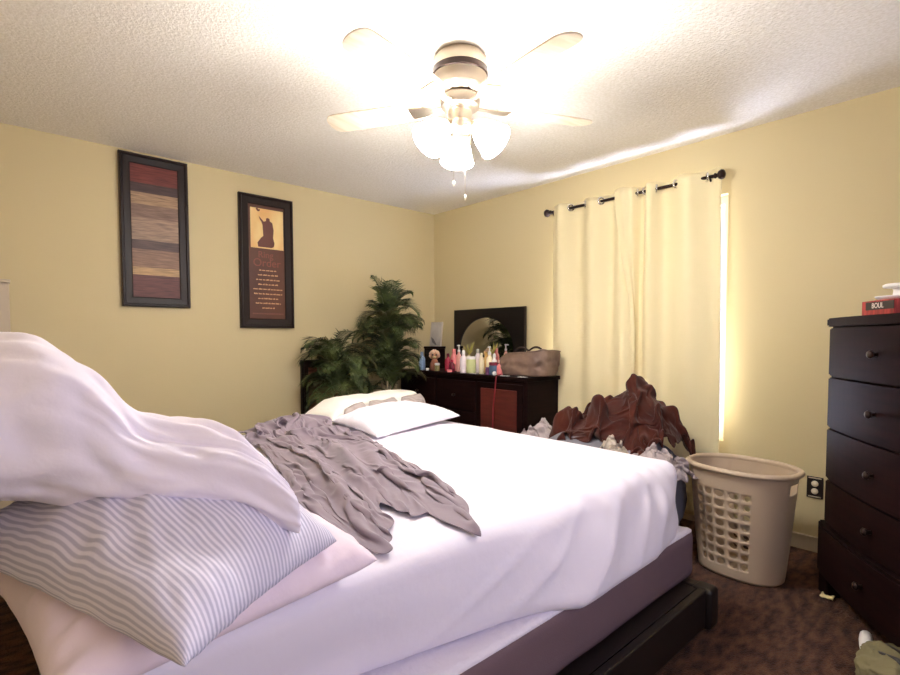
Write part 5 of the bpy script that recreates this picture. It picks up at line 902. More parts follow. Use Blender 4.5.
-12,-1,1,1,0,1,-1,1,0,0,0,1,0,-1,0,-1,-2,1,-1,-1,1,0,0,2,1,1,1,-1,0,1,-2,0,-1,1,0,0,0,1,1,-1,1,0,0,1,-1,0,0,-1,0,0,1,0,-1,0,0,-1,1,-1,1,-1,1,-1,0,0,0,1,-1,0,0,0,-1,1,1,0,2,-4,4,-1,-1,2,-2,-1,-1,1,0,1,0,0,-1,-1,0,0,
-12,0,1,0,1,-1,1,1,0,0,0,-1,2,-1,-1,-1,0,-1,0,0,-2,1,0,2,1,0,1,1,0,-1,0,-1,0,0,-1,1,1,0,0,1,0,0,0,-1,1,0,-1,0,0,0,0,0,0,0,0,0,0,0,0,0,0,0,-1,0,0,-1,1,-1,1,0,-1,2,0,0,0,0,-1,1,0,0,0,0,-1,-1,0,0,2,0,3,-3,-2,1,
-12,0,0,1,0,1,1,0,1,0,0,-1,2,-1,-1,0,-1,-1,-1,-1,1,-1,1,0,1,2,1,0,0,-1,-1,0,0,0,0,0,0,1,1,-1,0,0,0,1,-1,0,0,1,0,0,-1,1,0,0,0,0,-1,1,-1,0,-1,0,1,-1,0,0,0,0,-1,-1,1,2,0,0,0,-1,0,-1,1,1,0,-1,-2,1,1,-1,-1,2,-1,1,1,-1,
-11,0,-1,0,1,1,0,3,-1,1,0,1,-4,3,0,-2,0,-1,-1,1,-2,-1,1,0,2,1,-1,2,1,-1,-1,0,-1,-1,0,1,1,0,0,0,0,1,0,-1,1,-1,0,0,0,0,0,0,0,0,0,2,-1,-1,1,0,-1,-1,1,0,-1,0,-1,0,0,-2,3,0,0,2,-2,-1,1,0,0,0,1,-1,0,0,-1,1,0,-1,2,0,-1,-1,
-11,0,-1,1,1,0,1,2,0,0,0,0,-1,0,0,0,-1,-1,0,-2,1,0,-1,-1,3,0,2,0,0,1,-1,-1,-1,0,0,-1,1,0,1,1,0,0,-1,1,-1,1,0,-1,0,0,1,-1,1,0,1,-2,0,0,0,0,0,0,0,0,-2,0,0,0,-1,0,3,-2,0,4,-4,1,-1,1,-1,-1,3,-2,0,0,0,1,0,0,-1,1,1,1,
-10,0,-1,0,1,0,1,1,1,-1,2,0,0,-2,1,-1,-1,-1,0,-1,-1,1,-1,1,0,2,1,1,-1,0,0,-1,-1,0,-1,1,0,1,0,0,0,-1,1,0,0,0,0,0,1,0,-1,0,-1,1,0,1,-1,1,-1,-1,1,-1,-1,1,0,-1,0,-1,-2,2,1,2,-1,-1,0,0,1,-1,0,1,0,-2,0,1,0,0,0,0,1,0,-1,1,
-10,0,0,0,0,1,-1,1,2,0,-1,1,0,-1,1,-1,-1,0,-1,-1,0,-1,-1,2,0,1,1,0,2,0,-1,-1,-1,0,0,0,0,0,0,1,1,0,0,-1,0,-1,0,1,-1,0,0,0,1,0,0,-1,1,-1,1,0,0,0,-2,0,0,0,-1,-1,0,3,-1,-2,0,1,1,1,-2,1,0,-1,1,1,-2,-1,1,0,1,1,0,-1,1,-1,
-10,0,-1,1,0,1,0,-1,3,-1,1,0,0,0,0,0,-2,-1,0,-1,0,0,0,-1,1,2,1,1,-1,1,-1,-1,0,-1,1,0,0,0,0,0,0,0,-1,1,-1,1,0,-1,0,0,0,0,0,0,0,1,0,0,0,0,-2,1,0,-1,0,-1,0,-2,2,1,-2,1,0,0,1,0,1,-1,1,-2,0,2,0,-2,-1,1,1,0,1,0,0,0,
-6,-1,-1,-2,-1,1,1,-2,2,2,0,0,2,-1,-3,1,0,-1,-1,0,-2,1,-1,1,0,3,-1,0,2,-1,1,-1,-1,0,-1,0,0,0,1,0,0,0,0,-1,1,-1,0,0,0,0,-1,1,0,0,0,1,0,0,-1,0,0,0,0,-1,0,0,-2,1,2,-2,0,0,0,1,0,0,-1,0,0,1,-2,-1,3,1,-2,0,0,1,-1,1,0,0,
-9,0,-1,1,1,-1,0,-2,3,-1,1,0,0,1,0,0,-2,0,-1,0,-1,0,1,-2,2,0,1,1,0,2,-1,-1,0,-1,0,0,0,0,0,0,0,0,1,-1,0,0,-1,1,-1,0,0,0,0,0,1,-1,0,0,0,0,0,-1,0,0,0,-1,-1,2,0,-1,0,0,1,0,0,-1,1,-1,0,0,1,-2,1,1,0,-2,1,1,0,0,0,0,
-7,0,0,-1,-1,1,0,-2,0,2,-1,1,1,0,-2,2,-1,-1,-1,0,0,-1,1,0,-1,1,1,1,1,0,0,0,-2,0,-1,0,0,1,0,0,0,1,-1,1,-1,0,0,-1,0,0,0,0,0,0,0,0,0,0,0,0,0,-1,0,1,-1,-1,1,1,-1,-1,0,2,0,-1,0,0,0,1,-2,0,1,-1,-2,1,1,1,-1,0,1,0,0,0,
-7,-1,-1,0,0,-1,2,1,-3,1,0,0,0,2,0,0,-1,-1,-1,0,0,-1,-1,1,0,1,1,1,0,1,0,1,-2,-1,0,-1,1,1,-1,1,0,-1,1,0,0,-1,0,0,0,-1,0,0,0,0,0,0,0,0,0,0,-1,1,0,-1,0,0,1,-1,0,0,0,2,1,0,-1,1,-1,-1,-1,-1,1,-2,0,1,0,0,0,1,-1,0,1,1,
-6,0,-1,-1,0,0,0,0,-2,0,1,0,0,0,4,-3,-2,0,0,-1,1,1,-1,-1,1,0,1,1,2,-2,0,1,0,-2,-1,0,2,-2,2,-1,1,0,-1,1,0,0,0,-1,0,-1,0,0,-1,1,0,0,0,0,0,-1,1,-1,0,0,0,0,1,-1,0,1,-1,0,4,-2,-1,-1,0,1,0,0,-2,1,-2,0,1,-1,0,1,0,0,1,0,
-7,0,0,0,-1,-1,-1,1,0,0,0,0,3,1,-4,2,-1,-1,-1,0,-1,-1,2,0,0,-1,2,2,-1,1,1,-2,-1,0,0,0,-1,1,0,1,-1,0,1,0,0,0,0,-1,-1,1,0,-2,1,-1,0,1,0,-1,0,1,0,0,0,0,0,0,-1,1,0,-1,2,-2,0,2,0,0,-1,-1,1,-2,0,1,-1,-1,0,1,0,0,0,1,0,-1,
-6,-1,0,-1,0,0,-1,0,0,-1,2,0,-1,0,0,-3,4,-3,0,0,1,-1,0,1,-1,1,1,0,1,0,0,-1,2,-2,0,-1,1,-1,1,0,1,0,0,0,1,0,-2,1,0,-2,0,0,0,0,-1,0,1,0,0,0,-1,2,-1,0,0,0,0,-1,0,2,0,-1,-2,2,1,-1,1,0,-1,-2,1,-2,1,-2,1,0,1,-1,1,0,0,1,
-7,0,0,0,0,-1,-1,0,0,1,0,-1,0,-1,0,-1,1,0,0,-1,0,0,1,0,0,0,2,-1,0,0,1,0,-1,1,-1,1,-3,2,0,0,1,1,0,-2,0,1,0,-1,0,0,-1,0,-1,0,0,0,0,1,-1,0,1,0,1,0,0,0,-1,0,0,-1,0,1,0,-2,1,1,-1,0,0,2,-3,0,-1,0,1,0,1,-2,1,1,0,0,
-7,0,0,0,0,1,0,-2,0,1,-3,3,-3,-1,0,-1,2,0,-1,0,1,1,-2,0,1,0,0,1,0,1,-1,1,0,0,-1,-1,0,0,0,1,1,1,0,1,-2,-1,1,0,-1,0,-1,0,-1,0,0,0,1,-1,0,0,1,0,1,0,0,0,1,0,-1,-1,0,-2,2,-1,-1,1,0,1,1,-2,-1,2,1,-3,0,0,1,-1,-1,2,-1,1,
-8,1,-1,1,-1,0,0,0,0,-1,1,-2,0,0,0,-1,0,1,1,1,-2,0,0,0,0,0,0,1,0,0,1,-1,0,0,0,-1,-1,0,1,1,0,1,0,1,0,0,-1,-1,0,-1,0,-1,0,-1,1,0,-1,1,0,0,0,0,1,1,0,0,1,0,0,0,-1,-1,0,1,-2,-1,1,-1,-1,1,1,-1,2,0,-3,2,0,0,0,-1,1,1,
-9,0,1,-1,1,0,2,-2,0,-1,0,-1,1,-1,-1,1,0,0,0,0,-1,0,1,0,1,-1,0,0,1,1,0,0,2,-2,-1,-2,1,-1,1,1,1,1,1,-1,2,-2,-1,0,0,-1,-1,0,0,-1,-1,0,2,1,-1,-1,1,0,-1,2,2,-1,0,0,0,0,-1,1,-3,0,2,-2,-1,1,1,0,-1,-1,-1,4,-2,-2,0,2,-1,1,0,1,
-10,0,0,1,2,-1,0,3,-4,1,0,-1,-1,-1,0,1,-1,1,1,-1,0,1,1,-1,-1,1,0,-1,1,0,0,1,-2,1,-1,0,1,-2,1,0,0,2,1,2,-1,0,0,-1,-1,-1,-1,0,-1,0,-1,-1,2,-1,4,-1,-2,2,1,-2,7,-3,-2,0,0,0,0,0,-1,-1,0,1,3,-2,0,-3,0,-1,0,0,1,0,-1,1,1,0,0,0,
-11,0,2,1,-1,1,-2,4,-2,1,-2,1,-2,-1,-1,1,-1,1,0,1,1,-1,0,1,0,0,-2,1,0,0,1,0,0,0,-1,0,-1,-1,2,-1,2,1,1,0,1,1,-1,-1,0,0,-2,-1,0,0,-2,0,0,2,-2,5,1,-1,-1,-1,4,1,-1,-1,0,-1,0,-1,-1,-1,-2,0,0,2,-2,2,1,-1,-2,0,1,0,0,-1,1,1,-1,0,
-11,0,0,3,1,0,-1,-1,2,-3,0,-1,0,-1,0,1,-1,1,0,1,1,-1,1,-1,-1,1,-1,0,1,1,0,-1,0,-1,0,1,-1,0,-1,1,0,1,2,1,1,0,0,0,-1,0,0,-3,1,-2,1,-1,-2,0,3,-2,2,0,3,7,-9,5,-1,-1,-1,1,-1,0,-1,0,-2,-2,-2,1,4,-2,-1,1,1,-3,2,0,0,1,0,1,0,-1,
-9,1,-1,0,1,0,0,-1,0,0,0,-1,-2,0,0,-1,1,0,1,2,-1,1,-1,0,1,-1,-1,1,-1,0,1,1,-1,0,0,-1,-1,0,0,0,2,0,2,1,0,1,1,0,-1,-1,0,-1,-1,0,-1,-2,-1,0,1,2,-2,1,0,0,1,2,1,1,0,-1,1,-1,0,-2,0,-2,-2,1,0,3,-1,-1,-1,2,-3,2,1,-1,2,-1,1,2,
-3,-2,-1,0,-1,-1,0,-1,0,-1,-1,-1,0,-1,1,-2,1,1,4,-2,1,0,-1,0,0,-1,0,-1,1,0,-1,0,2,0,0,-1,-2,2,-2,1,0,1,1,2,1,1,1,0,0,-1,-1,-1,-1,0,-1,0,-2,-1,-2,6,4,0,0,-5,2,-1,2,0,0,1,-1,0,-1,0,-1,-1,-3,0,2,-1,1,1,-1,-1,2,0,1,-1,2,0,2,-1,
-7,3,1,-3,-1,1,-2,-1,0,0,-2,0,-2,0,0,0,1,1,1,0,1,-1,1,-1,-1,-1,0,0,-1,1,0,1,0,0,0,-2,0,0,0,0,2,1,0,1,1,2,0,1,0,0,0,-1,-3,0,0,-1,-3,0,0,-3,4,1,1,0,1,-1,2,1,0,0,0,0,0,-2,0,0,-2,-1,-1,0,1,0,2,-1,-1,1,1,2,1,1,1,-2,
-7,1,0,-1,1,-1,0,-2,-1,0,0,-2,0,-1,0,0,1,1,1,0,0,1,-1,0,-1,1,0,-3,0,-1,2,0,0,0,-1,1,-1,0,-1,1,0,2,1,1,2,0,1,1,0,0,0,0,-2,-1,-2,0,0,-2,-1,-2,1,3,1,2,-4,2,0,2,1,-1,1,-1,0,0,-1,0,-1,-1,-1,1,-1,1,0,1,-1,2,0,5,-1,-1,0,1,
-6,-1,2,0,-1,-2,0,-1,-1,-1,-1,-1,0,-1,0,2,1,3,-2,1,-1,1,-1,0,0,-2,-1,1,-1,1,-1,0,1,0,1,-2,1,-1,0,0,0,1,2,1,0,1,2,0,1,1,-1,0,-1,-3,1,-1,-2,0,-1,-1,-5,4,1,2,0,0,1,0,1,1,0,1,-1,1,-1,-1,0,-3,-1,1,1,-2,0,1,2,1,2,0,2,0,0,-2,
-1,-1,-2,-2,-1,0,-1,-1,0,-3,0,0,-2,1,-1,2,1,1,-1,1,1,-1,0,0,-1,-1,-1,0,0,-1,0,1,0,1,-1,1,0,-1,-1,1,0,1,1,1,2,0,1,1,0,1,1,0,0,-2,-3,0,0,-2,-1,-1,-1,-1,1,0,2,1,0,1,1,1,0,-1,1,-1,1,-1,-1,-3,0,-1,2,2,0,-2,4,0,-1,1,0,2,0,-1,
-6,1,-1,1,-2,0,-1,-1,-2,0,-2,0,0,1,0,0,2,-1,2,0,-1,2,-2,0,-1,-2,1,-1,0,0,0,0,0,0,1,0,-1,0,0,1,0,-1,1,1,1,2,0,2,1,0,0,0,0,1,-2,-1,-2,-1,-1,-1,-1,1,-1,0,0,2,0,-1,2,-1,1,2,0,0,-1,-1,1,-1,-1,0,-1,1,0,4,-3,1,3,-2,0,0,0,2,
-6,0,0,0,-1,-1,-1,0,-2,-2,0,-2,1,0,2,0,1,1,0,2,1,-1,0,-2,-2,0,0,-1,0,0,-1,1,0,1,0,1,0,2,0,-3,-1,0,0,2,1,1,1,0,1,0,1,1,1,-1,0,-2,-1,-2,0,-1,-1,-2,0,1,1,0,1,1,0,1,-1,0,1,0,0,0,-1,-1,-2,-1,0,0,2,-1,2,3,-2,2,1,0,1,1,
-5,-1,0,-1,-1,-1,0,-2,-1,0,-2,0,0,1,1,2,0,0,1,0,0,-1,0,-1,-1,0,-1,1,-1,2,2,-1,-1,-1,0,0,0,-1,0,0,1,0,0,1,1,1,1,0,1,1,1,-1,1,0,0,-1,-1,-1,-2,-1,0,-4,2,0,0,1,2,0,-2,1,1,1,0,0,0,0,0,-2,-2,0,-1,1,-2,2,4,-1,1,2,-1,0,0,-1,
-6,0,0,-1,-1,-1,-2,0,-1,-1,0,0,0,1,1,1,0,1,1,-1,0,0,-1,-1,1,-2,-1,-1,2,0,-1,1,1,0,1,0,0,-2,-1,1,0,0,0,0,1,0,1,2,0,1,0,1,-1,2,-1,0,-1,-1,-1,-1,-2,-1,-2,1,0,0,0,3,0,0,1,0,0,1,0,0,0,1,-1,1,-1,-4,1,3,0,1,1,-1,1,1,-1,1,
-6,0,-1,0,-1,-2,0,-2,0,-1,0,0,1,0,1,1,0,1,0,1,0,-2,0,-1,-1,1,0,1,-1,-2,1,1,0,0,0,0,0,1,-1,-1,0,0,0,0,0,2,0,0,1,1,1,1,0,-2,3,-2,0,-1,-2,0,0,-2,-2,-1,1,1,0,0,2,0,0,0,1,0,0,1,-1,0,0,0,1,-1,3,0,-2,0,1,1,0,-2,0,2,
-6,-1,0,-1,-1,0,-1,-1,-1,0,-1,0,0,2,1,0,0,1,1,0,0,1,-2,-2,0,1,0,-2,0,0,0,0,2,1,-2,0,-1,0,0,1,0,0,0,-1,1,0,1,0,1,1,0,1,0,0,0,0,0,-1,-1,0,-2,0,-1,-1,-1,1,0,0,0,2,0,1,0,0,0,0,0,-1,-1,-2,-1,6,1,0,0,1,-1,-2,0,2,1,-1,
-7,0,-1,-1,0,-1,-1,-1,-1,0,1,0,1,0,0,1,1,1,0,0,0,-1,0,1,0,-2,-2,1,-1,0,0,1,0,0,1,-1,1,-1,1,-2,1,-1,1,0,0,0,0,2,0,0,1,0,1,0,-1,1,-1,0,0,-1,-1,-1,0,-1,-1,-2,3,-1,1,0,1,0,0,1,0,0,0,0,0,0,1,-1,-2,-2,2,0,1,3,0,0,0,0,
-7,0,-1,0,-2,0,-1,0,-1,-1,0,1,0,1,1,1,1,-1,1,-1,0,-1,0,0,-2,0,1,-1,0,1,0,0,0,0,0,0,0,1,-1,1,-1,1,-2,1,0,0,1,0,0,1,1,0,0,0,0,1,-1,0,-1,1,-1,-1,-1,0,0,0,-3,2,0,1,0,0,1,0,0,-1,0,-1,0,-1,-1,0,1,3,2,-1,1,-2,1,0,-1,1,
-7,-1,0,-2,1,-2,0,-2,1,0,0,0,1,1,0,0,2,0,-1,0,-1,0,-1,0,1,0,-1,-1,1,-1,1,0,0,0,1,0,-1,0,0,1,0,-1,1,-1,0,0,0,1,1,0,0,0,0,1,0,-1,1,0,0,-1,0,0,-1,0,-1,0,0,0,1,-1,1,0,0,0,0,0,-1,2,2,1,0,0,0,-1,-2,-1,0,1,0,0,0,-1,
21,0,0,0,0,2,-2,0,1,0,1,0,1,0,1,5,-3,4,0,-1,-5,-1,-6,-1,-2,0,1,5,12,0,3,0,-2,-6,-2,-6,-1,4,8,5,7,4,0,4,7,-2,-5,-2,-2,-3,-2,-3,-3,-2,-3,-3,-3,-2,-2,-1,-1,0,-1,0,1,0,1,0,1,1,1,5,-4,2,1,1,5,-2,-2,1,0,0,0,-1,-1,-1,-2,-2,-1,-2,-1,0,
2,2,-2,0,0,1,-1,1,-1,1,0,0,0,1,0,0,1,-1,3,-3,2,-2,-1,-2,1,0,0,-1,3,6,-3,0,0,0,-5,0,1,1,4,-1,-1,-1,0,0,-1,-3,4,0,1,1,1,-1,0,-1,0,-1,0,-1,1,-1,-1,-1,1,0,0,1,0,0,0,1,0,-3,9,0,1,1,-6,-2,2,2,2,0,0,1,-2,0,0,-1,-2,-3,-1,1,
1,1,0,0,0,1,0,0,1,-1,0,1,0,0,1,0,0,0,1,-1,-2,1,4,-4,-2,1,1,0,-4,7,1,-1,-4,0,-1,1,2,3,0,-1,-1,-1,-1,4,-6,2,0,1,1,3,-1,-2,1,0,0,0,-1,0,-1,2,-2,0,0,0,-1,1,0,1,0,0,1,0,-4,-1,-1,-1,3,4,3,-3,-2,-4,0,-1,2,-1,0,1,2,6,2,-1,
2,-1,1,2,-1,0,0,0,0,1,0,0,0,2,-2,-2,4,3,-8,1,3,-2,4,-2,-1,-1,1,4,5,-5,1,-1,-1,-5,0,3,1,5,-4,-1,-2,0,4,-6,2,3,1,0,0,-2,-6,10,1,1,-1,-1,-1,0,-2,0,4,-1,-2,0,0,-1,1,1,2,0,-1,0,0,0,0,-1,-2,-1,-4,-2,0,7,2,2,1,2,1,1,-1,-3,-2,-3,
2,-2,2,2,-1,-1,0,1,0,0,0,0,1,-2,2,2,2,-5,-2,0,-1,3,4,-1,-2,1,3,6,-11,2,-6,0,2,4,5,-3,2,1,-6,-1,1,1,-10,-2,-1,2,3,-1,3,3,1,1,-1,1,4,3,2,-1,1,-2,-1,0,1,-1,0,0,1,1,2,-1,0,-1,-1,-1,0,0,0,1,0,1,-2,-5,-5,-4,-2,0,1,1,0,0,3,1,
1,1,3,-2,-1,1,0,-1,0,1,-1,1,-1,0,0,-2,5,-6,1,3,2,-2,3,1,-1,2,1,-1,-4,-4,2,1,3,0,-4,6,5,-5,-7,-2,-2,2,-4,3,3,0,-6,2,-2,-2,9,-5,3,-2,0,1,3,6,2,1,0,1,0,1,1,1,0,-1,-4,-2,-1,-2,-1,-2,-2,-2,-1,-2,0,-2,0,-2,0,1,1,-1,2,1,3,1,-2,2,
2,2,-1,-5,3,0,0,1,0,-1,1,2,0,-1,-3,1,0,-1,0,0,0,3,1,-2,12,1,0,-9,-5,-9,1,0,4,9,7,1,-6,-9,0,-2,0,1,-1,0,-2,2,0,0,1,4,6,5,0,0,-3,-3,-2,-5,1,-2,0,-1,0,-1,0,0,-5,-3,-2,2,0,1,0,2,0,0,-1,0,-1,2,0,3,2,1,2,1,-2,0,4,-4,-1,0,
5,-1,-3,3,-3,1,0,-2,0,0,3,-3,-4,0,2,4,-3,2,0,0,4,-2,-2,7,-9,2,0,-3,-8,2,1,6,0,-2,1,0,-2,-2,4,0,-1,-1,2,-3,0,-1,4,4,3,0,-4,-4,-1,-1,4,6,0,1,-3,1,-1,1,1,0,-1,-3,2,0,1,1,0,-2,-2,-2,-1,0,1,4,-2,4,3,-2,-3,0,2,1,-3,2,0,-1,-1,-1,
-4,-1,1,2,6,-4,-1,0,0,3,-8,2,1,1,0,2,-1,0,5,-1,1,2,-6,0,7,-6,-2,-6,5,1,1,-1,1,1,1,3,-2,-6,3,3,5,0,1,-4,-7,0,0,-1,-2,-2,-1,2,2,3,0,1,5,2,2,1,1,0,-1,0,0,-1,0,0,-1,-4,-4,-4,0,5,-3,-1,-1,-3,7,-7,4,5,3,-1,-5,0,9,-2,-8,1,1,3,
5,-3,0,3,-4,-4,1,2,-2,-4,5,-2,7,-2,-2,2,-2,7,-1,-1,0,-1,-6,2,-4,4,-4,5,1,2,-1,-1,-1,3,3,-1,-5,-1,1,7,0,-6,-4,5,-1,-6,-2,-1,0,1,-1,-1,0,2,1,0,0,2,2,2,0,0,-3,-2,-4,4,3,-1,-4,-2,0,4,8,-3,2,-1,-3,-3,-3,8,-9,2,2,0,1,0,0,1,1,1,1,0,
4,3,0,-8,-1,1,0,1,4,-6,4,-1,-8,2,8,-6,-5,2,7,6,-1,-5,-2,-3,0,-6,0,1,8,-2,2,-4,3,2,2,4,1,0,4,-3,-8,-12,5,1,-3,2,2,0,0,0,1,-1,0,0,-1,-3,-2,-2,0,1,2,-1,3,3,3,0,-6,-1,2,1,5,6,-8,-5,2,5,4,-1,-5,2,0,-5,0,5,1,-1,-1,-2,2,4,2,-3,
-1,-3,-5,2,1,5,7,3,-10,-1,0,-5,7,2,-2,-8,2,-1,-2,4,-6,-2,4,7,-2,-2,-2,-3,-3,2,-2,3,-1,-2,3,-1,10,6,-3,-9,-10,7,8,-10,6,1,1,-1,0,-1,-1,1,1,-1,0,1,0,1,0,-1,-1,2,1,-1,0,2,-3,0,1,7,0,-9,-3,0,0,1,4,4,-1,1,2,-3,-1,-3,0,1,-3,0,1,0,-1,0,
-3,-2,2,0,3,0,1,2,3,4,-11,0,-5,-2,-3,7,4,2,4,-8,-10,5,10,-4,3,3,-3,-4,1,-1,5,5,-8,-5,-6,-3,5,-1,-8,1,8,5,-3,2,3,-1,-1,0,-1,2,-3,0,-2,1,0,0,0,0,0,0,1,0,0,3,-1,-3,1,2,7,-5,-6,-2,3,4,1,-3,-3,3,7,-1,-1,-1,-1,1,-1,0,2,-2,-1,1,0,0,
6,2,-1,1,-1,1,1,-5,0,-4,2,3,-2,-1,-1,-2,0,3,-5,-12,10,9,-4,-7,-5,7,1,1,1,3,3,-2,-3,-2,-2,-1,-3,3,0,1,4,-6,7,5,2,-1,-3,-1,-3,-5,5,-4,0,0,0,0,1,-1,-1,0,0,0,2,1,0,-6,4,7,-6,-5,0,5,2,1,1,4,-2,3,1,-6,-4,4,1,-1,2,-3,-4,3,4,0,-4,0,
-2,7,5,-4,2,-1,-6,-6,-1,6,3,2,2,-3,-3,-1,-1,0,-7,5,-1,0,-4,10,-4,-2,-2,5,1,2,-3,2,4,-4,1,-3,-6,0,3,2,-1,1,2,2,-5,-2,0,0,1,2,-3,2,0,-1,0,-1,0,-1,1,0,0,3,0,-5,-2,4,6,-5,-6,3,4,2,1,1,1,2,-1,0,-4,-3,6,0,0,-1,3,2,-6,-1,-2,2,0,0,
-11,0,6,0,-7,-5,-2,2,3,1,1,3,7,6,2,-6,0,-3,-5,13,-7,-6,1,-2,8,-4,5,1,-3,-5,-1,1,8,5,-2,0,-8,-1,1,0,2,2,-1,-3,-2,2,2,1,0,-1,0,0,-1,1,-1,0,-2,2,0,0,1,0,-4,-2,3,6,-4,-7,6,3,1,1,2,1,-1,1,0,-6,2,7,0,-3,-2,0,1,-1,0,-1,-1,0,0,1,
4,-10,-3,5,0,0,1,1,2,0,0,-3,-3,-2,5,7,-2,-10,4,2,3,-2,-1,1,2,0,0,0,4,-5,-5,-4,2,1,1,-1,1,1,2,-1,2,-2,-2,-2,5,2,0,-1,0,1,-1,0,0,-1,0,0,1,-1,1,1,-1,-3,-2,3,2,-1,-5,5,2,2,1,1,0,0,-1,-2,4,-1,-5,-2,4,5,1,0,-10,5,0,0,0,1,-2,0,
6,-2,-8,1,1,1,1,0,0,0,0,0,-3,-1,-4,1,-1,1,14,-10,2,1,1,0,8,-6,0,-2,-3,7,-4,-2,0,-1,-6,-1,5,4,-2,2,-3,5,-1,0,0,0,0,0,0,-1,0,0,0,0,0,0,0,1,-1,-1,1,-3,3,4,-5,-3,5,2,4,-4,1,0,2,-2,-3,-5,-1,-1,10,-7,-3,0,1,1,8,-5,3,0,1,0,-1,-1,
-6,9,-4,-3,3,1,0,0,0,0,0,0,0,1,-1,-5,0,7,-1,-8,5,5,0,-2,2,6,-1,0,-4,-3,5,-6,-1,-3,1,2,6,0,3,1,-2,4,-6,2,-4,1,0,0,-1,0,-1,0,0,0,0,0,0,0,0,0,-1,3,-2,1,1,3,-4,1,-1,2,1,2,-4,-1,3,0,-5,-1,-1,0,-4,0,1,1,-3,1,5,2,0,-2,2,-3,
-6,-1,5,1,1,0,0,0,0,0,1,0,0,-1,2,0,2,1,-9,3,5,-7,7,-1,-7,-2,1,2,0,4,1,1,-7,6,-2,7,0,0,-3,2,2,1,5,0,0,-6,-2,0,0,1,0,-2,0,-1,0,0,-1,0,-1,0,1,1,-1,-3,4,0,0,0,-1,1,0,-6,-7,-2,0,3,10,-3,-3,2,0,-1,0,-1,0,1,1,2,-3,-5,12,-6,
-1,-1,2,0,0,0,0,0,0,1,0,0,1,2,-4,1,1,0,-4,2,-4,5,1,7,-8,1,0,-2,4,-1,-1,-1,-2,3,1,-2,-1,-3,0,-6,2,-1,4,6,6,6,2,-1,-1,-3,-4,-1,-1,1,0,-1,0,-1,0,-1,-1,2,-1,0,1,0,0,-1,-2,2,-6,-6,3,1,0,2,0,0,-1,-1,3,1,-1,0,0,1,-2,2,-3,1,2,1,
0,0,0,1,-1,0,0,0,1,0,0,1,3,-3,-2,-1,2,-1,0,0,2,0,-2,2,-1,0,0,1,1,-1,-2,5,-3,-3,9,-12,-4,2,0,6,-2,0,-2,-3,-1,0,2,4,5,3,3,0,-2,-3,-1,1,0,0,0,0,-1,-3,7,-3,-2,-2,2,-3,-2,-1,-6,5,1,1,0,0,-1,0,3,1,0,-1,0,0,0,-1,0,0,-1,2,-4,3,
0,1,0,-1,0,0,1,0,0,0,0,0,0,1,1,-1,0,-2,0,6,-4,4,-4,-3,3,-4,0,0,-1,-1,4,2,2,-3,3,-2,-1,2,0,-2,3,-2,-6,-2,-1,-1,-1,-1,2,4,5,3,3,1,-2,-2,0,-1,-1,-2,3,-3,2,3,0,-4,-4,-1,-1,-1,2,1,2,0,1,0,-3,5,-2,-1,0,0,0,0,0,0,1,-2,0,1,-2,2,
1,-1,0,0,0,1,2,-2,3,-4,0,-1,-4,4,3,-1,-3,0,3,3,3,-5,-2,-2,2,1,-1,0,-1,-1,1,2,4,-1,-2,0,2,-2,0,3,-3,-4,0,-3,-1,0,0,-1,-3,-1,2,0,3,2,2,0,-1,-1,1,1,0,0,2,-6,5,2,-4,-2,1,2,-1,2,0,1,-1,-3,5,1,-5,2,1,1,-1,0,0,0,0,-3,5,2,-8,3,
0,0,0,0,1,-1,2,0,-1,-1,-1,0,0,-3,1,3,-1,-4,5,1,-1,-4,-1,3,0,1,0,0,0,-1,-1,-3,5,5,-6,5,-1,1,0,-7,-5,1,0,3,1,0,-1,0,-1,-3,0,0,0,3,4,3,1,2,-1,-2,-4,1,0,-1,-3,6,4,-5,-2,1,2,-1,1,0,0,4,-7,-2,3,5,2,-2,-3,0,3,1,-1,-4,1,2,-2,0,
0,0,2,1,1,-1,-3,4,-5,0,0,0,0,-1,0,1,0,2,-2,-5,1,3,0,1,1,0,0,-1,1,-1,-2,0,-2,5,-6,8,-4,-4,-1,0,3,0,2,1,0,0,0,-1,-1,-1,-4,2,0,0,0,3,2,1,2,2,0,0,-9,3,-3,-2,8,6,-5,-6,4,1,-1,0,5,-7,0,3,3,-1,0,1,1,1,-3,3,-4,-1,0,0,-1,0,
1,0,4,-1,-2,2,-8,4,1,-2,0,0,0,0,0,0,2,3,-3,-1,4,-5,0,0,1,2,-1,0,-1,-1,0,-1,-2,1,1,1,-2,-1,0,1,1,1,1,-1,0,0,0,2,2,2,-1,0,-4,-5,-4,-4,-1,0,-1,3,1,2,2,3,1,-3,-1,6,9,2,3,1,1,0,-7,0,-1,-1,-3,-3,-2,-2,-1,3,7,-3,0,3,-3,-2,0,0,
0,1,-1,1,0,0,-1,1,-2,1,0,0,0,0,-1,0,0,0,-1,6,-3,-2,0,0,1,2,-2,0,0,0,0,-1,-1,-3,1,3,1,-3,0,1,1,1,-1,1,0,0,1,-2,-2,-2,0,-2,1,3,1,0,-1,-1,1,-2,1,0,1,-1,1,0,-1,-2,-2,-1,-2,-1,-1,0,1,2,2,1,1,6,-3,0,3,1,-2,-4,7,4,-1,-8,7,-2,
1,-1,-2,-2,-1,2,2,0,0,0,0,0,1,0,0,-1,0,-1,3,1,-2,1,-2,-3,2,1,0,0,1,2,-2,-1,0,-5,4,0,1,0,0,1,-1,0,1,0,0,1,-1,0,0,0,0,1,3,0,1,0,1,0,-1,-1,-2,-1,-2,1,-1,-1,-1,0,0,1,0,0,1,1,2,-1,0,-1,0,-5,7,-2,1,-6,0,6,-3,-3,-1,0,10,0,
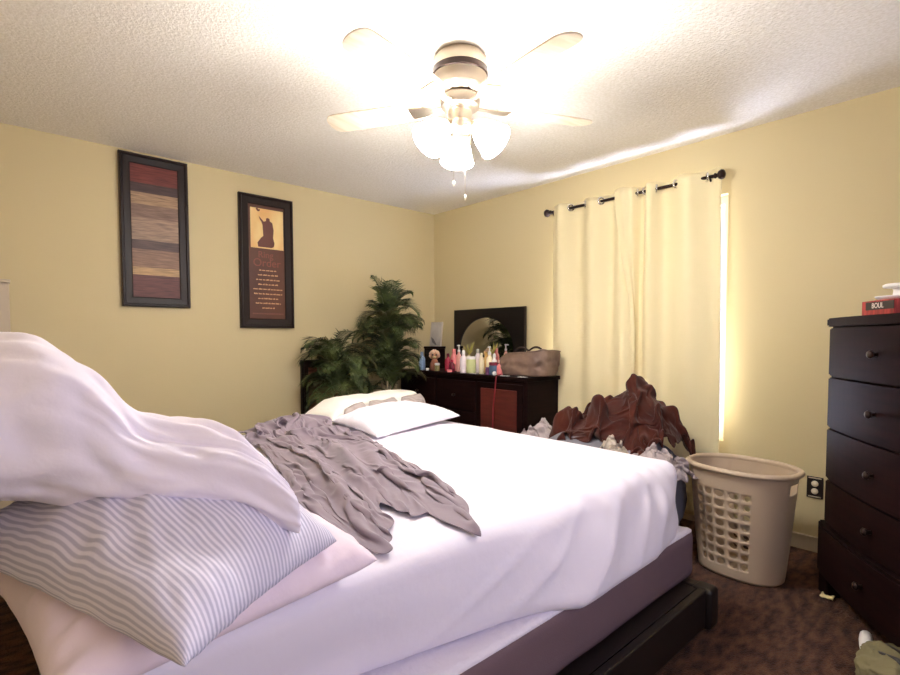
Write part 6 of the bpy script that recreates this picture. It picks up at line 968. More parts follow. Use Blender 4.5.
3,3,-10,1,1,0,2,-3,0,3,0,1,-1,0,0,0,-1,1,0,0,2,1,-3,-1,-1,0,2,-2,-1,2,1,0,0,-1,0,0,1,-1,1,-1,2,-1,1,-1,1,-1,0,0,1,0,0,-1,-3,-1,-1,0,-1,1,-1,2,1,1,2,0,2,-2,3,2,2,2,2,1,-1,-3,1,-1,-1,-2,-2,-2,-4,8,-5,1,-5,-3,-1,-1,4,5,1,0,
-1,1,0,0,0,-1,0,-1,1,1,0,0,0,1,0,-1,-1,1,0,-3,3,0,1,-1,-2,1,1,0,2,-4,1,1,0,0,0,0,-1,1,-1,2,0,-1,3,-2,-1,0,1,0,0,0,0,0,1,0,-1,0,1,-2,4,-2,-1,0,-1,3,-5,2,-4,-3,-1,-3,-1,-1,3,1,-2,4,7,-1,0,1,0,0,5,-3,-2,-1,0,1,0,3,-2,-1,
-1,2,0,-1,-1,-2,4,-3,1,1,0,0,1,2,-1,-1,-1,0,0,-1,2,0,-1,1,-3,-4,5,3,0,2,0,-4,0,0,0,-1,0,0,1,0,2,-1,1,-2,0,0,0,1,0,0,0,1,-1,0,2,1,-1,2,-1,0,0,-1,-2,-1,0,0,3,-3,0,0,5,-4,4,4,-4,-6,-1,4,-1,2,3,-3,-4,0,1,0,0,1,0,0,-2,-3,
-2,2,1,-2,1,1,0,-2,2,-1,1,-1,-1,1,0,2,-2,0,0,-2,2,0,1,-1,0,0,-1,4,0,1,-1,3,-2,-1,-3,0,-2,2,0,0,1,-1,1,0,-1,1,0,1,2,0,0,0,1,0,-1,-1,0,-2,-5,-1,2,0,7,-6,2,3,-6,3,4,-3,1,-2,-4,3,4,-1,-4,2,3,0,-1,-2,0,0,1,0,2,0,-3,-1,0,-2,
-1,1,1,-1,0,1,3,-4,3,-3,0,0,0,-2,4,-2,1,-2,5,-6,1,3,0,-2,1,0,-2,1,-2,0,1,0,3,-5,4,-1,-1,1,0,0,0,1,1,2,-4,0,3,1,-1,-4,-1,-1,0,0,-1,0,0,1,2,2,1,-1,-2,0,5,-4,-1,4,-7,4,0,0,2,0,-3,2,-1,0,2,-1,-2,-5,4,2,3,-3,-2,5,-3,-1,1,1,
0,0,-1,1,0,-1,2,1,-1,-1,-1,1,0,-1,2,1,-2,-1,1,-1,0,4,0,-2,0,-1,0,1,-2,0,1,-1,-2,3,5,-5,-1,1,0,0,0,0,-1,4,0,-3,-3,-1,1,5,1,0,0,-2,0,0,2,2,1,-2,-5,0,1,1,1,-4,2,-3,3,0,-1,1,5,-4,-3,0,4,0,-1,-1,0,0,4,-3,-2,6,-1,-5,6,-6,0,3,
1,-2,-1,2,0,0,0,4,-3,-1,0,0,0,0,-3,2,3,-2,-1,1,-5,8,0,-1,-2,1,3,-5,0,-2,-1,1,0,6,-3,-6,5,1,1,-1,-4,3,0,2,1,-2,3,1,1,4,1,0,-3,-1,-4,-1,4,-3,-3,-1,1,0,1,1,0,0,-1,0,0,0,-1,2,2,-3,-2,2,0,1,-1,1,1,-2,1,-1,-1,-3,0,-1,6,0,-1,1,
0,-1,0,1,0,-1,-1,0,2,0,0,0,0,-1,0,1,-2,3,-2,2,-2,-1,4,0,-1,0,0,-3,-1,0,0,1,1,1,-6,5,1,1,-1,0,0,0,-1,1,0,0,6,2,0,-6,-3,-2,2,4,-3,6,-4,-3,0,0,1,1,1,-2,-3,2,2,-1,0,0,-4,5,2,-5,-1,4,1,-3,0,0,1,0,0,1,2,-1,3,-4,-1,-1,2,-2,
0,-2,2,0,0,0,0,-2,2,1,-1,0,0,0,0,-1,4,-3,-2,4,1,-7,5,4,0,-4,-2,-4,3,2,0,0,1,-2,1,1,0,3,-2,-1,-1,0,0,0,0,1,4,-2,-5,-1,0,-1,0,1,4,2,-5,0,1,1,0,4,-5,0,-3,4,0,0,0,0,0,3,-2,-7,6,4,-10,2,0,1,4,1,-5,2,1,2,-2,0,-1,1,0,0,
0,0,0,0,0,0,0,-1,2,-1,0,0,0,1,-1,2,2,-1,-2,1,3,-7,-3,2,4,0,-5,4,4,1,1,-1,-3,-2,0,-1,1,-1,0,0,1,0,-1,1,0,0,1,-5,-1,5,-3,3,1,-4,5,-3,1,1,0,1,0,-3,-2,2,0,0,1,0,0,0,0,4,-6,0,2,-2,0,-1,0,1,3,0,1,-2,0,0,-1,0,-3,5,-2,0,
0,-1,1,0,0,0,0,-1,1,0,0,0,0,0,0,-1,0,0,3,4,-5,-3,5,-2,-1,1,0,5,-3,-4,0,1,2,-2,4,-4,0,-3,2,1,0,0,0,0,0,0,-8,4,6,-5,5,0,-1,1,1,-6,3,0,0,-1,2,-1,3,-2,-1,2,-2,0,0,0,0,3,-3,0,0,-3,3,-1,0,2,-2,-1,3,0,-3,1,-1,2,-1,1,-1,2,
-1,-2,5,-2,0,0,-1,1,-1,2,-1,0,0,0,1,3,-5,3,-3,-2,3,-1,2,-2,-3,4,1,0,1,-1,-1,-1,-2,6,-2,1,-2,0,0,0,0,0,0,0,-1,2,-4,1,1,1,1,1,-1,0,1,-2,1,-1,0,2,-2,-1,2,0,-1,3,-3,0,0,0,1,0,-2,1,3,-4,1,0,0,0,-1,-1,-1,1,0,-3,2,3,0,-1,-1,0,
0,-1,-1,2,0,0,-4,4,-1,4,-3,0,0,0,0,1,0,0,0,-1,-3,6,-4,3,2,-3,0,0,0,-1,1,-1,1,-4,3,3,-3,0,0,0,0,0,-1,0,0,2,-1,0,-2,3,0,0,0,0,1,-2,0,1,-1,1,-1,1,0,-1,1,-1,0,0,0,0,0,1,-1,0,1,-2,1,0,0,2,-5,2,5,-3,-1,1,-1,5,-5,0,-4,3,
0,0,0,0,0,0,0,0,-3,5,0,-2,0,0,0,1,0,1,0,-1,0,5,-7,2,-1,1,-1,0,-2,2,-1,1,0,0,-4,0,7,-3,0,0,0,1,-2,0,1,0,0,0,0,1,0,0,1,-1,-1,1,-1,-1,1,0,0,0,0,1,-1,0,0,0,0,0,1,-1,0,-1,5,-3,-1,1,2,0,-7,6,-1,0,3,0,-2,-1,-1,5,2,-1,
0,0,0,0,0,0,1,-1,-1,1,3,-3,0,0,0,0,0,1,1,0,-2,5,-4,-1,1,-1,1,0,-1,0,0,1,-1,1,-1,-1,-2,3,0,0,0,-1,-1,0,1,2,0,0,0,-1,1,0,-1,1,-3,3,-2,1,2,-2,0,-1,1,2,-2,0,0,0,0,0,1,-1,-1,1,4,0,0,0,-2,1,-6,7,-5,3,0,-3,5,-5,2,1,-3,-5,
0,0,0,0,0,0,2,2,-4,-4,6,1,-3,0,0,-1,3,-1,0,-1,1,0,0,1,0,-1,-1,0,0,-1,-1,2,1,-1,1,-1,0,0,0,0,0,3,-3,-4,5,0,0,0,0,0,0,0,0,1,-3,5,-4,1,-2,0,3,-1,-5,4,1,-2,1,0,0,0,6,-8,-1,3,0,2,-1,0,2,-3,1,-3,3,4,-4,4,-3,-3,1,1,-6,6,
0,0,2,-2,0,0,-3,2,5,2,-1,-1,0,-4,0,-3,5,-1,0,0,-1,0,1,1,-1,1,-1,0,-1,-1,0,2,0,-2,1,1,-1,0,0,0,0,0,4,-4,1,0,0,-1,0,1,0,0,1,-1,-2,2,-2,0,1,1,-2,1,0,0,0,-1,0,1,0,1,1,-8,-1,7,-2,4,5,-2,1,-6,3,-4,-1,0,4,-2,1,0,1,-4,1,1,
0,0,3,2,-5,0,0,-3,-1,-2,3,8,-1,0,-4,-1,0,0,2,0,-1,0,0,2,0,0,0,-2,1,0,-1,-2,3,0,0,-1,0,0,0,2,0,-4,2,1,-1,0,1,0,0,0,0,0,0,-2,1,-1,0,1,0,0,-1,1,-1,-2,4,-5,4,0,0,1,0,-3,0,1,-1,5,-6,2,2,-7,1,2,2,-1,0,1,2,2,1,-6,2,0,
0,0,-3,3,1,-1,0,0,-1,-2,-2,2,8,-1,-2,-3,-2,4,-1,0,2,-6,11,-9,2,3,-1,-2,2,0,0,-2,-1,4,-3,1,-1,0,0,-2,0,2,0,5,-4,0,0,0,0,0,1,-1,-1,0,0,-2,2,-1,1,0,0,-1,1,-2,1,1,0,0,0,2,-2,0,0,0,-4,6,4,-1,-6,-2,3,0,3,-4,0,1,-1,2,-1,-2,2,0,
0,0,-1,2,-1,0,0,0,0,0,-3,-1,0,6,1,-2,-2,0,2,4,-5,-3,2,0,3,-4,2,-1,2,3,-3,2,-3,0,4,-4,0,0,0,0,0,0,-2,1,5,-3,-1,1,0,0,0,-1,1,0,0,-2,0,1,0,0,0,0,-1,1,0,0,0,0,1,5,-6,0,0,0,-1,1,-2,0,-1,0,3,1,1,0,-3,0,1,0,-1,0,0,1,
0,0,0,1,0,-1,1,4,0,-1,-4,-5,-2,5,2,4,-4,-1,1,-3,3,0,-1,1,0,4,-1,-3,-1,0,2,-3,3,-4,2,4,-2,-1,0,0,1,-1,0,-2,0,3,0,0,0,0,0,0,-1,0,3,-4,1,0,-1,1,-1,3,-2,3,-3,0,0,0,2,1,-4,1,4,-4,2,-4,-1,0,-2,5,0,3,-3,0,-2,0,-1,3,2,1,-3,-1,
0,0,-1,1,3,-2,-2,-2,0,5,4,2,-10,-2,5,-2,1,-1,1,3,-2,-1,-4,4,1,-1,2,-2,-3,0,2,-2,0,5,-5,3,0,0,0,0,0,0,1,0,-1,0,1,0,0,0,-1,4,-2,0,-2,-2,1,0,1,0,0,0,1,0,-2,0,1,1,4,-3,-3,2,3,-4,3,-4,-1,-1,-1,3,1,4,-5,-2,1,1,-1,2,-1,2,3,-3,
0,0,0,-1,4,2,-5,-1,4,-3,-1,2,4,-11,6,0,-1,0,0,-1,3,1,0,-3,2,1,-1,2,-4,2,-1,-1,0,0,1,-3,3,0,0,0,1,0,-1,0,1,0,-1,0,1,-1,2,-2,-1,0,-2,2,1,0,1,0,1,-5,3,-3,2,1,0,3,2,-4,-2,5,-3,0,-1,-3,1,-1,0,3,2,1,-4,2,1,-3,-1,-2,3,0,4,0,
0,0,0,-4,4,1,-1,-1,-4,0,1,0,8,-3,-3,3,-1,-2,0,1,0,1,-4,5,-1,0,1,0,1,-1,-1,0,0,0,0,0,0,0,0,0,0,2,-1,0,0,0,0,0,-1,2,-1,-4,2,-1,1,1,0,0,0,0,-2,1,1,-1,0,1,2,3,-2,-6,0,-4,1,7,-2,-2,0,0,3,1,-1,1,-1,0,0,1,-1,-1,-1,2,-1,0,
0,0,0,-2,0,3,1,-2,5,-4,-2,-3,1,4,-5,4,1,-1,-1,1,0,-1,0,0,0,2,1,1,-2,-1,1,0,0,1,-2,1,-1,0,0,1,-1,0,1,0,0,0,0,0,0,-1,-2,2,-2,0,1,0,0,1,-2,1,0,0,2,-2,1,1,2,1,-5,-4,2,5,-6,8,-5,-1,2,-2,4,3,-7,-1,3,1,-1,-2,1,-3,3,-1,0,2,
0,1,1,-2,-1,2,3,-4,3,0,-3,-1,-4,5,-3,4,0,1,-2,0,2,2,0,-3,-4,2,2,1,1,1,-2,0,-1,-3,4,-2,0,0,0,0,1,-1,1,0,0,0,1,-1,0,-1,-1,-1,0,0,0,1,1,-1,0,-3,6,-1,-2,0,1,2,3,-3,-6,0,1,5,-1,1,-5,0,1,2,-2,4,-1,-6,3,2,1,1,-2,-1,-3,2,-1,1,
0,-1,-1,2,-3,2,4,-3,1,3,-1,1,2,0,-7,1,0,-1,0,0,1,1,1,2,-4,3,-3,1,0,-1,1,0,0,-2,1,1,0,-1,0,0,0,1,-1,1,0,0,0,0,0,-1,-1,-2,1,1,0,0,0,0,0,1,0,-1,-2,3,1,2,0,-5,-3,2,2,3,5,-10,2,0,-1,2,0,-2,8,-11,4,0,0,2,0,-1,0,-1,0,0,
0,0,0,0,1,-2,2,2,-7,4,5,-3,-1,2,-1,-7,3,0,-1,1,0,0,2,-1,5,-5,2,0,2,-4,0,1,-3,2,0,2,-1,0,0,0,0,0,1,0,1,-1,0,0,-1,-1,-1,0,0,0,1,0,0,0,1,-1,0,1,0,1,1,1,-2,-4,0,2,2,0,0,-4,0,6,0,-3,0,-4,5,-1,-1,-2,4,-1,0,1,-1,0,0,0,
0,0,0,1,-1,-5,2,7,-9,-2,5,1,-3,2,4,-8,1,3,1,0,0,2,-3,0,3,-4,2,1,1,-2,1,0,-1,1,0,0,4,-4,0,0,1,0,-1,1,-1,2,-2,0,-1,0,-1,0,0,0,1,1,-1,0,0,0,1,-1,1,1,1,1,-5,-2,6,-3,0,-1,3,2,-3,-2,1,1,0,-2,2,1,0,-2,0,-2,2,0,1,0,0,0,
0,0,0,-1,1,-1,1,3,-3,-2,-1,0,-1,-1,9,-4,-2,0,1,-1,1,0,3,0,-3,-1,2,1,-1,1,0,-3,2,0,0,-2,3,0,-1,0,0,0,1,1,-3,-1,2,0,0,-2,1,0,-1,1,0,-1,1,0,0,0,0,1,1,1,1,-2,-4,2,2,1,-2,-4,4,2,-2,-1,-1,2,0,4,-5,3,-2,2,-1,-3,1,1,0,0,0,0,
0,0,0,0,-1,1,0,0,0,0,-4,2,2,-2,6,-2,-3,0,0,0,0,-1,1,2,-2,-1,2,-1,-1,2,1,-1,0,3,-3,0,-2,2,0,0,0,0,0,0,0,-1,0,0,0,0,-1,0,1,0,-1,3,-2,0,0,1,0,1,0,1,0,-4,0,0,2,6,-3,-7,0,6,3,-4,-1,0,4,-8,3,1,0,0,2,0,-3,1,0,0,0,0,
-1,0,1,0,-2,3,-1,0,0,0,3,0,3,1,-8,-1,2,-1,1,1,-2,0,-1,1,2,-3,1,1,1,1,-5,3,1,-1,3,-1,-2,0,0,0,0,1,-1,-1,3,-3,-1,1,0,0,0,0,0,-1,1,1,-1,0,0,1,0,1,1,-1,-1,-1,0,-1,-4,5,8,-4,-9,6,1,2,0,-1,-6,4,-1,-1,0,-2,3,3,-2,1,0,0,-1,0,
0,0,-1,0,1,0,0,-2,1,1,1,2,-3,-5,1,5,-2,1,-1,1,-1,0,0,-3,3,2,-2,0,0,2,0,3,-2,-2,-4,7,1,-3,-1,0,0,0,1,-1,1,-2,0,-1,1,0,0,0,-1,1,0,-3,4,1,0,-1,-2,6,-3,0,-1,-1,2,1,-3,-6,2,12,-7,-5,9,2,0,0,0,-4,-8,10,-10,6,-3,4,-1,4,-5,4,-3,0,
0,0,0,1,1,0,-3,-1,2,1,3,-4,-4,0,1,4,-1,0,0,-1,4,-4,0,0,-3,4,-2,0,2,0,2,-2,-1,-3,4,-4,6,3,-4,-1,3,0,-4,0,1,3,-3,0,1,-1,-1,0,0,0,0,2,-1,0,1,0,0,0,0,0,-1,-2,2,3,2,-5,-6,6,5,-8,1,2,1,1,0,0,-2,-6,11,-6,-2,2,1,0,0,1,-1,0,
0,0,0,-1,-2,-2,-2,2,6,4,-5,-5,1,3,-3,5,-1,-1,0,-1,2,5,-4,-2,0,5,-5,0,3,-3,1,1,0,3,-4,1,-1,1,-1,0,-2,3,2,-2,-4,4,-2,-1,3,-2,1,-1,0,1,0,4,-4,1,0,1,0,-1,4,-5,1,-3,-4,0,4,4,-2,-6,14,-5,-8,4,0,-3,2,2,2,3,-9,4,6,-11,9,-5,1,0,2,-2,
0,0,0,0,0,0,0,-1,5,-2,-6,4,0,0,0,2,-2,0,3,-1,-1,-2,1,1,1,-2,0,-1,-1,2,-1,3,1,-3,2,-1,0,-1,-1,1,-1,-1,2,-2,0,0,4,-2,-1,3,-1,-2,1,-1,2,1,-2,1,1,0,-1,-1,2,-3,3,0,-3,0,-3,1,3,-5,5,9,-8,-6,-1,3,2,4,3,-7,0,1,-1,0,-1,-1,3,1,-2,1,
0,0,0,0,2,0,4,-7,4,-3,1,-3,2,0,-1,4,-4,0,-3,2,2,0,1,0,-2,-2,2,3,-3,1,0,-2,-1,2,-2,4,-1,0,1,-1,-1,3,-1,1,-4,-2,1,2,0,1,1,-1,0,0,0,2,3,1,-7,0,0,-1,-1,1,4,0,-1,-1,0,0,0,0,-9,12,7,-5,-4,-3,-4,-2,4,4,-1,4,-9,9,1,-6,1,0,0,1,
0,0,0,0,3,0,-1,-2,1,-5,-2,5,3,-2,0,0,1,-1,1,-1,-1,-1,-2,4,-1,-3,4,0,5,-2,-2,-1,-1,-1,1,0,-9,10,0,-1,1,-1,-2,-1,3,0,0,0,-1,1,2,0,-2,1,0,-4,4,3,-1,-2,-1,0,-4,4,-1,3,3,-5,4,-1,-2,-1,-5,-1,10,5,0,0,2,-3,-8,-4,10,-5,-2,0,3,-1,0,0,0,0,
-1,1,0,0,1,1,-1,2,-6,-2,8,4,-4,2,-4,-2,0,0,-1,-2,-4,6,0,-3,4,0,1,-1,0,2,2,-3,1,-1,1,0,0,-4,4,-1,-1,0,5,-1,1,-1,-2,-2,-1,0,1,4,-3,0,1,3,-8,-4,11,6,1,-1,-3,-3,-8,-1,3,3,-3,1,1,1,0,-10,4,7,-1,-3,4,2,2,-1,-9,1,9,-6,1,0,0,-2,2,2,
1,-2,0,5,-11,1,3,6,-9,5,2,-6,-1,0,9,-8,4,1,-1,1,4,-5,4,-4,1,3,-3,-2,0,-3,0,4,2,2,0,-3,0,0,0,0,-1,-3,3,-1,0,-1,1,3,-6,0,1,4,0,0,0,1,-1,-2,4,0,3,1,4,2,-4,-8,-1,1,0,-1,1,0,0,-2,-8,3,8,-2,-7,3,6,5,0,-4,-2,-1,0,0,1,-3,4,1,
6,0,-3,0,-3,-2,-2,7,-3,0,-5,2,3,0,2,-6,4,-1,1,3,-4,-4,4,4,-9,4,-3,1,0,3,0,-1,3,0,-1,-4,4,3,-2,-1,-1,-1,0,5,-3,0,0,1,-2,3,1,-3,1,-1,0,-3,2,-1,-2,-3,3,2,0,4,1,3,-5,0,2,2,0,0,-6,1,-4,-5,6,1,-2,-4,-2,3,4,0,5,-2,-2,2,4,-4,3,-4,
-7,1,6,1,0,-1,-2,3,0,-1,3,-3,-1,1,-1,-1,2,0,1,-1,-3,1,0,1,3,-8,5,-1,0,2,0,-1,-4,-2,1,3,4,1,-2,0,0,-2,-3,4,4,-1,-2,-3,3,-3,2,3,-1,-2,-2,0,3,0,-4,-6,1,2,0,2,0,10,-4,-2,-3,-1,0,3,3,-1,-1,-5,1,9,0,-2,-4,-3,0,5,0,-1,-6,8,1,0,0,-1,
0,3,0,-3,0,4,-4,0,4,-4,-2,1,1,2,-6,3,0,1,-2,0,-3,3,-3,2,3,2,-3,1,-1,0,0,-1,1,1,0,1,-2,0,1,0,0,0,-2,-3,3,0,0,-1,2,-1,-2,4,2,-2,-1,-5,7,-3,0,0,-1,1,1,-2,-4,5,7,-5,4,-4,-1,-3,3,0,1,-1,-4,4,2,2,2,-2,1,0,-7,2,1,5,-4,5,-6,-2,
0,-3,1,2,0,3,-4,0,1,0,-2,2,2,-5,0,3,0,-2,2,-2,1,0,-1,-2,-2,2,4,1,1,-2,-1,0,0,1,0,-2,1,0,1,5,-2,-4,0,-1,1,-1,1,1,-1,1,-2,1,3,0,-2,-1,-3,3,-3,3,-5,-3,1,0,6,0,5,0,-7,4,0,0,-1,1,-1,0,-2,2,-2,-1,0,0,-1,0,3,6,2,-4,-6,3,-1,0,
2,-3,-1,1,0,3,-1,-3,-1,5,-2,0,-3,1,3,-1,-1,0,2,-5,3,1,-1,-1,0,5,-4,-2,-2,2,2,0,1,-1,0,0,-1,-1,4,-5,4,-1,-1,1,-4,6,-2,0,1,-1,-1,-1,5,1,-2,-1,0,0,-1,1,-1,1,-2,-1,1,-1,3,4,-4,-1,1,-1,1,-1,3,-2,-4,3,-1,-1,0,1,1,1,3,2,-6,-8,7,0,3,-3,
-1,5,0,-5,0,-1,3,-2,-2,4,-2,-1,1,0,2,-2,2,1,-1,-1,3,-2,-1,-1,1,1,-3,0,1,-1,0,2,-1,0,0,0,-1,1,1,-1,-2,3,0,-2,1,-3,5,-1,-1,1,0,-5,1,6,1,-4,0,0,1,-1,0,2,-2,0,-1,-2,1,6,0,2,-5,0,-1,1,-3,2,0,-2,1,5,1,1,1,-3,-2,-5,-3,12,1,-4,-3,1,
-2,-1,2,-2,3,-3,7,-5,-1,-3,5,0,2,-3,-5,5,-2,4,-1,2,-4,-2,4,-1,3,-2,2,2,-4,-2,2,3,-2,-1,0,0,-1,0,0,2,1,-2,2,-3,-1,1,0,-1,1,0,0,0,-4,3,2,0,-1,3,-3,1,0,-5,1,1,3,-4,-2,4,4,0,1,-3,0,-1,0,0,0,-2,-1,-2,0,0,-2,1,4,-3,6,1,-2,-2,2,1,
0,-1,0,-2,3,-3,3,-4,4,-1,0,0,0,0,0,1,0,2,-3,-4,1,2,0,0,4,-5,0,1,5,2,-2,-3,0,-1,0,0,1,-5,0,6,-1,2,-2,-1,0,-1,-1,3,0,0,2,0,-2,-1,1,0,0,0,0,-1,0,5,-5,-2,-2,1,-1,0,-2,3,4,0,-1,0,0,0,1,-3,1,1,-1,0,1,0,-2,2,7,-4,-4,1,0,1,
0,0,-1,0,1,-3,2,-2,2,1,-1,0,0,0,0,-1,4,-1,-4,1,0,1,-2,2,-2,4,-3,-4,0,-2,1,0,3,3,0,0,0,1,2,-2,1,-1,-3,2,-1,1,-1,0,0,0,-1,0,2,-2,2,1,-1,1,-1,1,0,-1,0,0,0,3,-2,-3,3,-5,3,1,1,0,1,4,0,-4,4,-1,-1,-4,-1,7,-5,0,-2,-4,2,-1,1,6,
0,0,-1,1,1,-1,-1,-1,2,-1,0,1,-4,3,0,1,0,-1,-3,3,4,-2,-3,-1,0,1,0,0,0,0,1,4,2,0,1,-1,-2,0,-2,-2,0,1,2,-2,-1,-1,0,0,1,1,0,1,-1,-3,1,2,0,1,-1,-1,0,-2,2,4,-3,-4,1,0,2,0,-3,3,0,0,-1,-4,-2,-1,1,1,1,4,5,-4,-2,5,0,3,2,-1,-2,-1,
-1,0,0,0,3,-2,-2,1,3,-3,0,-1,1,0,0,-1,2,-2,0,1,-1,3,2,-5,1,0,0,0,-2,1,0,-3,3,1,-1,-1,-1,-2,0,3,1,1,1,0,0,-1,0,0,0,-1,0,-1,1,2,-3,2,0,1,4,-5,0,-3,3,-3,7,-3,-1,-1,1,1,-1,0,0,0,0,0,0,0,4,-2,0,2,-2,-6,7,2,-3,-3,-3,0,1,-2,
0,0,-3,2,1,-1,0,1,-1,0,0,-1,1,0,0,0,1,-1,-1,1,-4,-1,1,6,-2,-3,3,2,-3,1,-1,1,-5,0,2,0,5,-3,1,-3,-2,1,3,1,-1,1,0,0,0,0,2,-1,0,-2,2,3,-3,-4,4,0,-1,0,0,0,1,-1,1,-1,0,0,0,0,0,0,0,-1,1,-1,-2,4,2,2,-4,-3,0,-7,0,6,-3,3,2,2,
0,0,0,0,-2,2,-2,1,-3,3,-1,1,-1,1,0,0,-1,-2,3,-1,1,0,-1,-2,-3,1,1,3,0,0,1,-1,1,-1,-2,3,-1,1,0,2,1,-3,-4,4,1,-1,0,0,-1,1,1,-1,0,1,-2,0,1,-1,2,-1,0,0,0,-1,0,5,-4,0,0,0,0,0,0,0,0,0,0,6,0,-2,-3,-8,-1,9,0,3,3,-4,2,-3,2,-4,
-1,0,0,0,-2,2,-2,2,0,0,0,0,0,0,-1,1,-3,1,1,1,0,-1,0,1,1,3,0,-5,0,0,0,1,0,0,0,0,-2,2,0,0,2,2,-3,-2,1,0,0,0,0,2,-4,2,0,0,0,-2,2,-1,1,0,1,-1,0,0,-4,0,7,-2,-1,0,0,0,0,0,-1,1,-1,-4,-2,0,2,6,6,1,-7,0,-5,2,2,4,-2,2,
0,0,0,-1,0,0,-1,1,0,-1,1,-1,0,0,1,-1,-3,1,4,-2,0,0,0,4,2,-6,-2,3,4,-1,-3,0,0,0,0,0,0,0,0,0,-1,2,4,-3,-2,1,-1,0,0,-2,4,-2,0,0,0,0,1,-1,-1,2,-1,0,0,0,0,-1,1,0,0,0,0,-1,1,-1,1,-1,-1,-5,-2,-1,0,2,0,-1,4,0,2,-2,4,-3,0,6,]}
